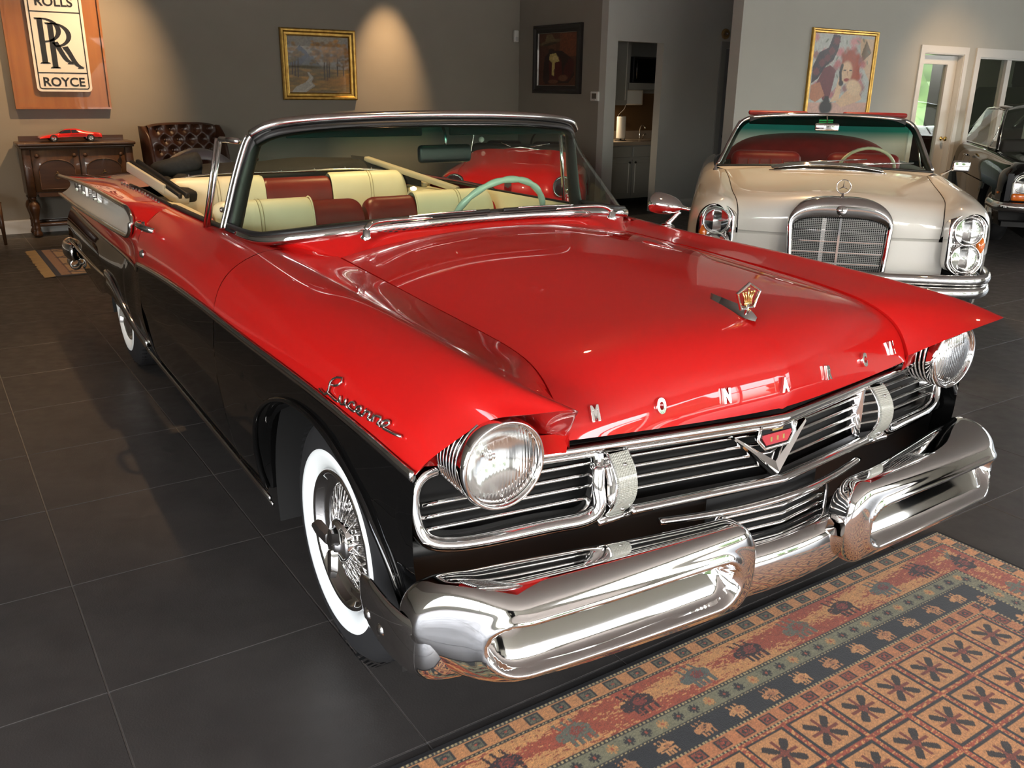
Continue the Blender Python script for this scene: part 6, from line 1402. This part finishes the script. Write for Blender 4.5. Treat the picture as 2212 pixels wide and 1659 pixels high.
m = MB(); m.grid(np.array(rows)); m.add([(-.28, -.11, .03), (.275, -.11, .03), (.275, .11, .03), (-.28, .11, .03)], [(0, 1, 2, 3)]); m.build('body', MRED, mc)
BG = mat('model_dark_glass', (.015, .017, .02, 1), .08, coat=1)
m = MB(); m.poly([(-.115, .082), (-.055, .115), (.0, .119), (.0, .085)], .003, Mat((0, -.093, 0), z=(0, -1, .15), x=(1, 0, 0))); m.poly([(.006, .085), (.006, .118), (.05, .116), (.075, .088)], .003, Mat((0, -.093, 0), z=(0, -1, .15), x=(1, 0, 0))); m.build('side_windows', BG, mc, smooth=False)
m = MB(); m.add([(-.122, -.085, .087), (-.122, .085, .087), (-.06, .075, .119), (-.06, -.075, .119)], [(0, 1, 2, 3)]); m.build('windscreen', BG, mc, smooth=False)
for k in range(4): m = MB(); m.box(-.03+k*.008, .13, -.1185, -.113, .046+k*.009, .049+k*.009); m.build('side_strake', BLACKM, mc, smooth=False)
m = MB(); m.box(-.288, -.27, -.09, .09, .030, .042); m.build('front_lip', BLACKM, mc, smooth=False)
for x in (-.165, .175):
    for s in (-1, 1):
        w = link('wheel', None, mc, loc=(x, s*.108, .036)); M0 = Mat((0, 0, 0), z=(0, s, 0), x=(1, 0, 0))
        MB().lathe([(.02, -.03), (.036, -.03), (.036, .006), (.03, .010), (.026, .008)], 24, M0).build('tyre', RUBBER, w)
        MB().lathe([(.026, .006), (.022, .0), (.008, .004), (.0005, .006)], 20, M0).build('hub', mat('model_wheel_gold', (.55, .45, .28, 1), .3, .9) if x < -9 else CHROME2, w)
        m = MB()
        for k in range(5): a = 2*PI*k/5; m.tube([M0 @ Vector((.006*math.cos(a), .006*math.sin(a), .008)), M0 @ Vector((.026*math.cos(a), .026*math.sin(a), .007))], .004, 5)
        m.build('spokes', CHROME2, w)
# ================================================================ tufted wing chair and the chair at the left edge
LEATH = noise_mat('brown_leather', (.060, .022, .009, 1), (.035, .012, .006, 1), 9, .33, bump=.08, bscale=200, coat=.25)
wc = thing('wing_chair', 'brown button-tufted leather wing chair by the wall', 'armchair', (2.43, 10.02, 0), math.radians(8))
nx, nz = 70, 60; P = []
tu = [(-.27 + .135*i + (.0675 if j % 2 else 0), .62 + .105*j) for j in range(5) for i in range(5)]
for x in np.linspace(-.36, .36, nx):
    row = []
    for z in np.linspace(.46, 1.10, nz):
        d = min(math.hypot((x-a)/1., (z-b)) for a, b in tu)
        f = .035*(1-math.exp(-(d/.045)**2)); top = 1.09 - .03*(abs(x)/.36)**4
        row.append((x, -.02 - f - .03*math.cos(x*3) + .12*(z-.46), min(z, top) if z < 1.09 else top))
    P.append(row)
P = np.array(P); m = MB(); m.grid(P); top = P[:, -1]; m.grid(np.stack([top, top + (0, .03, .02), top + (0, .09, .015), top + (0, .12, -.03), top + (0, .10, -.62)], 1)); m.build('tufted_back', LEATH, wc)
for a, b in tu:
    if abs(a) < .33 and b < 1.05:
        m = MB(); m.lathe([(.0005, .008), (.009, .006), (.012, 0)], 10, Mat((a, -.055 + .12*(b-.46), b), z=(0, -1, 0))); m.build('button', LEATH, wc)
for s in (1, -1):
    m = MB(); m.grid(np.array([[(s*(.35 + q), -.02 + .12*(z-.46) - y, z) for q, y in ((.0, .0), (.03, .16*k), (.055, .20*k), (.075, .16*k), (.07, -.08))] for z, k in ((.46, 1.1), (.66, 1.15), (.85, 1.0), (.98, .8), (1.05, .35), (1.075, .1))])); m.build('wing', LEATH, wc)
    m = MB(); m.rbox(min(s*.33, s*.43), max(s*.33, s*.43), -.62, .02, .22, .60, .045, 4); m.build('arm', LEATH, wc)
    for y in (-.55, .02): m = MB(); m.tube([(s*.36, y, .24), (s*.37, y, 0)], [.028, .018], 8); m.build('leg', WALNUT, wc)
m = MB(); m.rbox(-.35, .35, -.62, .0, .22, .47, .05, 4); m.build('seat_cushion', LEATH, wc)
lc = thing('side_chair', 'nail-trimmed leather chair cut off by the left edge of the view', 'chair', (.30, 9.95, 0), math.radians(12))
m = MB(); m.rbox(-.27, .27, -.26, .26, .38, .47, .035, 3); m.build('seat', LEATH, lc)
m = MB(); m.rbox(-.26, .26, .20, .28, .47, .70, .03, 3); m.build('backrest', LEATH, lc)
for x in (-.25, .25):
    for y in (-.24, .24): m = MB(); m.tube([(x, y, .40), (x*1.02, y*1.04, .0)], [.026, .014], 8); m.build('leg', WALNUT, lc)
m = MB()
for k in range(24):
    y = -.25 + k*.0215; m.lathe([(.0005, .004), (.006, .003), (.007, 0)], 8, Mat((.272, y, .40), z=(1, 0, 0)))
m.build('nail_heads', GOLD, lc)
m = MB(); m.tube([(.25, -.24, .16), (.25, .24, .16)], .012, 8); m.build('stretcher', WALNUT, lc)
# ================================================================ kitchenette beyond the doorway
CABG = mat('grey_cabinet_paint', (.27, .275, .26, 1), .45)
COUNT = mat('stone_counter', (.30, .25, .20, 1), .3)
KY = 9.22
def shaker(parent, x0, x1, z0, z1, y, name='door'):
    d = link(name, None, parent); w = .045
    MB().box(x0, x1, y, y+.018, z0, z1).build('slab', CABG, d, smooth=False)
    m = MB(); m.rbox(x0+w, x1-w, y-.006, y, z0+w, z1-w, .005, 1); m.build('raised_panel', CABG, d, smooth=False)
    for a in (x0+w-.008, x1-w): m = MB(); m.box(a, a+.008, y-.010, y, z0+w, z1-w); m.build('bead', WHITET, d, smooth=False)
    return d
kc = thing('base_cabinet', 'grey two-door base cabinet under the kitchenette counter', 'cabinet', (0, 0, 0))
MB().box(7.14, 9.49, KY+.02, 9.84, .10, .80).build('body', CABG, kc, smooth=False); MB().box(7.14, 9.49, KY+.07, 9.84, 0, .10).build('toe_kick', DARK, kc, smooth=False)
for k, (a, b) in enumerate(((7.44, 8.005), (8.035, 8.60))):
    d = shaker(kc, a, b, .13, .61, KY); kx = b-.035 if k == 0 else a+.035
    m = MB(); m.lathe([(.006, 0), (.006, .012), (.016, .02), (.012, .03), (.0005, .032)], 14, Mat((kx, KY, .575), z=(0, -1, 0))); m.build('knob', BLACKM, d)
    dr = link('drawer_front', None, kc); MB().rbox(a, b, KY, KY+.018, .64, .785, .006, 1).build('slab', CABG, dr, smooth=False)
t = thing('countertop', 'stone counter slab over the grey base cabinet', 'countertop'); MB().box(7.14, 9.49, KY-.03, 9.84, .80, .845).build('slab', COUNT, t, smooth=False)
o = MB().box(7.14, 9.49, 9.80, 9.835, .846, .95).build('trim_51', COUNT, smooth=False); tag(o, None, None, None, 'structure')
tile_b = noise_mat('woven_brown_backsplash', (.17, .10, .045, 1), (.10, .055, .025, 1), 120, .5, stretch=(1, 1, 3)); o = MB().box(7.14, 9.49, 9.835, 9.85, .95, 1.45).build('trim_50', tile_b, smooth=False); tag(o, None, None, None, 'structure')
uc = thing('wall_cabinet', 'tall grey wall cabinet left of the microwave', 'cabinet'); MB().box(7.14, 8.08, 9.47, 9.84, 1.30, 2.35).build('body', CABG, uc, smooth=False); shaker(uc, 7.60, 8.075, 1.32, 2.32, 9.45)
us = thing('microwave_shelf', 'grey shelf unit holding the microwave', 'shelf'); MB().box(8.09, 9.2, 9.45, 9.84, 1.50, 1.585).build('shelf_board', CABG, us, smooth=False); MB().box(8.09, 8.12, 9.47, 9.84, 1.585, 2.35).build('side', CABG, us, smooth=False); MB().box(8.12, 9.2, 9.82, 9.84, 1.585, 2.35).build('back', CABG, us, smooth=False); MB().box(8.09, 9.2, 9.47, 9.84, 2.30, 2.35).build('top_board', CABG, us, smooth=False)
t = thing('microwave', 'black microwave on the kitchenette shelf', 'microwave', (8.20, 9.50, 1.587)); MB().rbox(0, .55, 0, .31, 0, .33, .008, 2).build('case', BLACKM, t); MB().box(.02, .40, -.006, 0, .02, .31).build('door', mat('black_glass', (.004, .004, .004, 1), .08), t, smooth=False); MB().tube([(.045, -.02, .05), (.045, -.02, .28)], .006, 6).build('handle', STEEL, t)
t = thing('paper_towel_roll', 'white paper towel roll upright on a dark stand', 'paper towel', (7.97, 9.42, .846)); MB().lathe([(.018, .03), (.060, .03), (.061, .04), (.061, .30), (.060, .31), (.018, .31)], 32, Mat()).build('roll', WHITEPL, t); MB().lathe([(.0005, 0), (.08, 0), (.08, .008), (.02, .015), (.008, .02), (.008, .33), (.0005, .335)], 28, Mat()).build('stand', BLACKM, t); MB().tube([(.07, 0, .01), (.07, 0, .2)], .004, 6).build('side_rod', BLACKM, t)
t = thing('under_cabinet_box', 'small white appliance hung under the shelf', 'appliance', (8.06, 9.52, 1.30)); MB().rbox(0, .36, 0, .22, 0, .20, .012, 2).build('case', mat('warm_white_plastic', (.68, .62, .52, 1), .4), t); MB().box(.03, .33, -.004, 0, .02, .18).build('front_panel', WHITEPL, t, smooth=False); MB().tube(curve([(.22, .2, 0), (.24, .25, -.06), (.19, .30, -.14), (.20, .31, -.19)], 12), .004, 6).build('cord', WHITEPL, t)
t = thing('wall_outlet', 'outlet with a dark plug on the brown backsplash', 'outlet', (8.36, 9.834, 1.09)); MB().rbox(-.035, .035, -.008, 0, -.058, .058, .004, 1).build('plate', mat('outlet_plate', (.45, .38, .28, 1), .4), t); MB().rbox(-.06, -.005, -.05, -.008, -.055, .0, .006, 1).build('plug', BLACKM, t)
t = thing('faucet', 'chrome faucet at the kitchenette sink', 'faucet', (8.52, 9.66, .846)); MB().tube(curve([(0, 0, 0), (0, 0, .14), (-.01, -.05, .19), (-.02, -.13, .15)], 18), .011, 8).build('spout', CHROME, t); MB().tube([(.06, 0, 0), (.06, 0, .05), (.09, -.03, .07)], .010, 8).build('lever', CHROME, t)
k = thing('under_cabinet_lamp', 'lit strip lamp under the wall cabinet', 'lamp', (7.35, 9.52, 1.29)); MB().box(0, .40, 0, .05, -.012, .008).build('diffuser', mat('warm_strip', (1, .8, .5, 1), .5, emit=(1, .72, .42, 1), estr=6), k, smooth=False)
l = bpy.data.lights.new('strip_light', 'AREA'); l.shape = 'RECTANGLE'; l.size = .4; l.size_y = .05; l.energy = 7; l.color = (1, .74, .46); o = bpy.data.objects.new('strip_light', l); COL.objects.link(o); o.location = (7.6, 9.56, 1.275)
# ================================================================ rugs
def rug_mesh(t, x0, x1, y0, y1, nx, ny, fn, m_, name='pile', h=.010):
    u, v = np.meshgrid(np.linspace(x0, x1, nx), np.linspace(y0, y1, ny), indexing='ij'); c = np.ones((nx, ny, 4)); c[..., :3] = fn(u, v)
    o = MB().grid(np.stack([u, v, u*0 + h], -1)).build(name, m_, t, smooth=False, cols=c); return o
def big_rug(u, v):
    """u = world x, v = world y; bands counted from the far and right edges"""
    rng = np.random.default_rng(5); dx, dy = 2.865-u, 1.52-v; d = np.minimum(dx, dy); along = np.where(dy < dx, u, v); c = np.zeros(u.shape+(3,)); c[:] = lin(20, 20, 22)
    tan, rust, dk, sage, olive = lin(190, 134, 80), lin(152, 68, 42), lin(34, 34, 32), lin(116, 112, 86), lin(92, 88, 66)
    n1 = rng.normal(size=u.shape); n1 = (n1+np.roll(n1, 1, 0)+np.roll(n1, 2, 0)+np.roll(n1, 3, 0))/2
    def band(a, b): return (d >= a) & (d < b)
    def setc(m, col): c[m] = col
    def dots(a, b):
        m = band(a, b); setc(m, dk); setc(m & (np.mod(along, .012) < .006) & (abs(d-(a+b)/2) < (b-a)*.3), lin(170, 150, 104))
    def squares(a, b, pitch, bgc, fill):
        m = band(a, b); setc(m, bgc); w = b-a; q = np.mod(along, pitch)-pitch/2; r = d-(a+b)/2; h = w*.40; q = q/max(1., pitch/w*.68); k = np.floor(along/pitch)
        inn = m & (abs(q) < h) & (abs(r) < h); setc(inn, dk); i2 = inn & (abs(q) < h*.72) & (abs(r) < h*.72); setc(i2, fill); i3 = i2 & ((abs(q)+abs(r)) < h*.7) & (n1 > -.2); setc(i3, dk); setc(i2 & (np.hypot(q, r) < h*.2), lin(160, 70, 46))
    def beasts(a, b, pitch, cols, bgf):
        m = band(a, b); bgf(m); w = b-a; k = np.floor(along/pitch).astype(int); q = (np.mod(along, pitch)-pitch/2)/w; r = (d-(a+b)/2)/w
        sgn = np.where(dy < dx, -1, 1.)
        q = q*sgn
        body = (q/.34)**2 + ((r+.02)/.20)**2 < 1; head = ((q-.36)/.15)**2 + ((r-.02)/.15)**2 < 1; legs = (r > .05) & (r < .36) & ((abs(q+.24) < .05) | (abs(q+.06) < .05) | (abs(q-.10) < .05) | (abs(q-.24) < .05)); horn = (r < -.12) & (r > -.40) & ((abs(q+.18+r*.3) < .035) | (abs(q-.02+r*.3) < .035) | (abs(q-.22+r*.3) < .035)); sad = (q/.16)**2 + ((r+.02)/.13)**2 < 1
        jag = n1 > -1.3
        for i, (bc, sc) in enumerate(cols):
            mk = m & (np.mod(k, len(cols)) == i); setc(mk & (body | head | legs | horn) & jag, bc); setc(mk & sad & (n1 > -.4), sc)
    def bg_rust(m):
        s = np.sin(along*9 + 1.5*np.sin(d*60)) + .55*n1; c[m] = np.where((s > .1)[..., None], tan, rust)[m]
    def bg_dark(m): c[m] = lin(26, 28, 30)
    dots(.012, .022); squares(.022, .066, .085, tan*.8 + rust*.2, olive); dots(.066, .076)
    beasts(.076, .198, .205, [(lin(40, 22, 22), lin(116, 44, 36)), (lin(92, 92, 78), lin(128, 56, 42)), (lin(42, 24, 22), lin(120, 46, 36)), (lin(84, 88, 80), lin(110, 50, 46))], bg_rust)
    dots(.198, .208)
    m = band(.208, .256); setc(m, sage); q = np.mod(along, .054)-.027; r = d-.232; fl = m & (np.hypot(q, r) < .016) & ((abs(q) < .0035) | (abs(r) < .0035) | (abs(abs(q)-abs(r)) < .0035)); kk = np.floor(along/.054).astype(int); setc(fl, dk); setc(fl & (np.mod(kk, 3) == 0), lin(176, 128, 76)); setc(m & (np.hypot(q, r) < .004), rust)
    dots(.256, .264); beasts(.264, .332, .122, [(lin(188, 134, 84), lin(166, 108, 66)), (lin(176, 120, 74), lin(150, 96, 62))], bg_dark); dots(.332, .340)
    squares(.340, .382, .080, lin(178, 112, 68), rust*.7 + dk*.3); dots(.382, .390)
    m = d >= .390; P_ = .150; qx = np.mod(dx-.39, P_)-P_/2; qy = np.mod(dy-.39, P_)-P_/2; setc(m, lin(184, 128, 78)); edge = m & ((abs(qx) > P_*.40) | (abs(qy) > P_*.40)); setc(edge, dk); setc(m & ((abs(qx) > P_*.455) | (abs(qy) > P_*.455)), rust); setc(m & ((abs(qx) > P_*.455) | (abs(qy) > P_*.455)) & (n1 > .6), tan)
    an = np.arctan2(qy, qx); rr = np.hypot(qx, qy); pet = m & (rr < P_*.36) & (abs(np.sin(2*an))**3 * P_*.36 > rr*.85); setc(pet, lin(40, 32, 26)); setc(m & (rr < P_*.07), rust); leaf = m & (rr < P_*.30) & ((abs(qx) < P_*.03) | (abs(qy) < P_*.03)); setc(leaf, lin(112, 52, 36))
    setc(d < .012, lin(17, 17, 19))
    n2 = rng.normal(size=u.shape); c = c*np.clip(1 + .16*n2 + .08*n1, .4, 1.7)[..., None]
    return c
PILE = attr_mat('woven_wool_pile', .9, bump=.5, bscale=420)
PILE.node_tree.nodes['Principled BSDF'].inputs['Sheen Weight'].default_value = .2
rg = thing('area_rug', 'large rust and black oriental rug with bands of animals under the bumper', 'rug')
rug_mesh(rg, .45, 2.853, -.35, 1.508, 760, 600, big_rug, PILE)
m = MB(); rr = [(.43, 1.52), (2.845, 1.52), (2.858, 1.515), (2.865, 1.50), (2.865, -.36), (.43, -.36)]
m.poly(rr, .0095, Mat()); m.build('binding', mat('black_rug_binding', (.010, .010, .011, 1), .9), rg, smooth=False)
def runner(u, v):
    rng = np.random.default_rng(8); c = np.zeros(u.shape+(3,)); c[:] = lin(196, 158, 106); dl = u-.80; dn = v-7.88; df = 9.26-v
    m = (dl < .10) | (dn < .02) | (df < .02); c[(dl < .045) | (dn < .035) | (df < .035)] = lin(38, 26, 18); k = (dl >= .045) & (dl < .13) & (dn > .035) & (df > .035); c[k] = lin(172, 128, 84); c[k & (abs(dl-.12) < .006)] = lin(120, 78, 48)
    for cy in np.arange(8.05, 9.3, .36):
        for cx in (1.02, 1.32): q = abs(u-cx)/.12 + abs(v-cy)/.09; c[(q < 1) & (q > .72)] = lin(60, 42, 28); c[(q < .6) & (q > .4)] = lin(120, 84, 52)
    for cy in np.arange(8.22, 9.3, .36): c[(abs(v-cy) < .05) & (abs(np.mod(u, .14)-.07) < .045) & (u > .95)] *= .88
    return c*np.clip(1 + .08*rng.normal(size=u.shape), .6, 1.4)[..., None]
rn = thing('runner_rug', 'small beige runner rug with a fringed end behind the convertible', 'rug'); rug_mesh(rn, .80, 1.62, 7.88, 9.26, 120, 200, runner, PILE, h=.009); MB().box(.80, 1.62, 7.88, 9.26, .0005, .0085).build('backing', mat('rug_backing', (.05, .035, .02, 1), .9), rn, smooth=False)
m = MB(); rng = np.random.default_rng(2)
for k in range(70): y = 7.89 + k*.0196; m.add([(.80, y, .008), (.80, y+.019, .008), (.715 + rng.normal()*.006, y+.019+rng.normal()*.003, .004), (.715 + rng.normal()*.006, y+rng.normal()*.003, .004)], [(0, 1, 2, 3)])
o = m.build('fringe', mat('rug_fringe', (.50, .35, .17, 1), .9), rn, smooth=False); o['kind'] = 'stuff'
# ================================================================ the dark red car in the room beyond the window
DRED = mat('dark_red_paint', (.10, .006, .008, 1), .3, coat=1.)
sv = thing('parked_suv', 'dark red vehicle parked in the room beyond the window', 'car', (13.7, 8.6, 0), math.radians(-10))
rows = []
for y, k in ((-.90, .0), (-.90, .55), (-.86, .9), (-.5, 1.0), (.5, 1.0), (.86, .9), (.90, .55), (.90, .0)):
    rows.append([(x, y, .32 + (z-.32)*k) for x, z in ((0, .45), (0, .85), (.1, .95), (1.1, 1.02), (3.0, 1.03), (4.3, 1.03), (4.4, .7), (4.4, .45))])
m = MB(); m.grid(np.array(rows)); m.build('body', DRED, sv)
m = MB(); m.grid(np.array([[(x, y, z) for x, z in ((1.0, 1.0), (1.85, 1.62), (2.6, 1.68), (4.0, 1.62), (4.3, 1.0))] for y in (-.72, .72)])); 
for y in (-.72, .72): m.add([(1.0, y, 1.0), (1.85, y, 1.62), (2.6, y, 1.68), (4.0, y, 1.62), (4.3, y, 1.0)], [(0, 1, 2, 3, 4)])
m.build('cabin', mat('dark_cabin_glass', (.01, .01, .012, 1), .06, coat=1), sv, smooth=False)
for x in (.85, 3.5):
    for s in (-1, 1): w = link('wheel', None, sv, loc=(x, s*.86, .36)); M0 = Mat((0, 0, 0), z=(0, s, 0), x=(1, 0, 0)); MB().lathe([(.22, -.2), (.34, -.2), (.36, -.16), (.36, -.03), (.34, .01), (.22, .02)], 36, M0).build('tyre', RUBBER, w); MB().lathe([(.22, .02), (.18, .0), (.05, .01), (.0005, .012)], 24, M0).build('wheel_disc', STEEL, w)
m = MB(); m.tube([(1.02, -.74, 1.02), (1.84, -.70, 1.62)], .03, 8); m.build('pillar', CHROME2, sv)
t = thing('far_picture', 'pale-framed picture on the dark wall beyond the window', 'picture', (18.99, 9.6, 1.75)); MB().box(-.03, 0, -.75, .75, -.5, .5).build('frame', mat('pale_frame', (.5, .5, .47, 1), .5), t, smooth=False); MB().box(-.035, -.03, -.62, .62, -.38, .38).build('print', mat('dark_print', (.05, .05, .045, 1), .6), t, smooth=False)
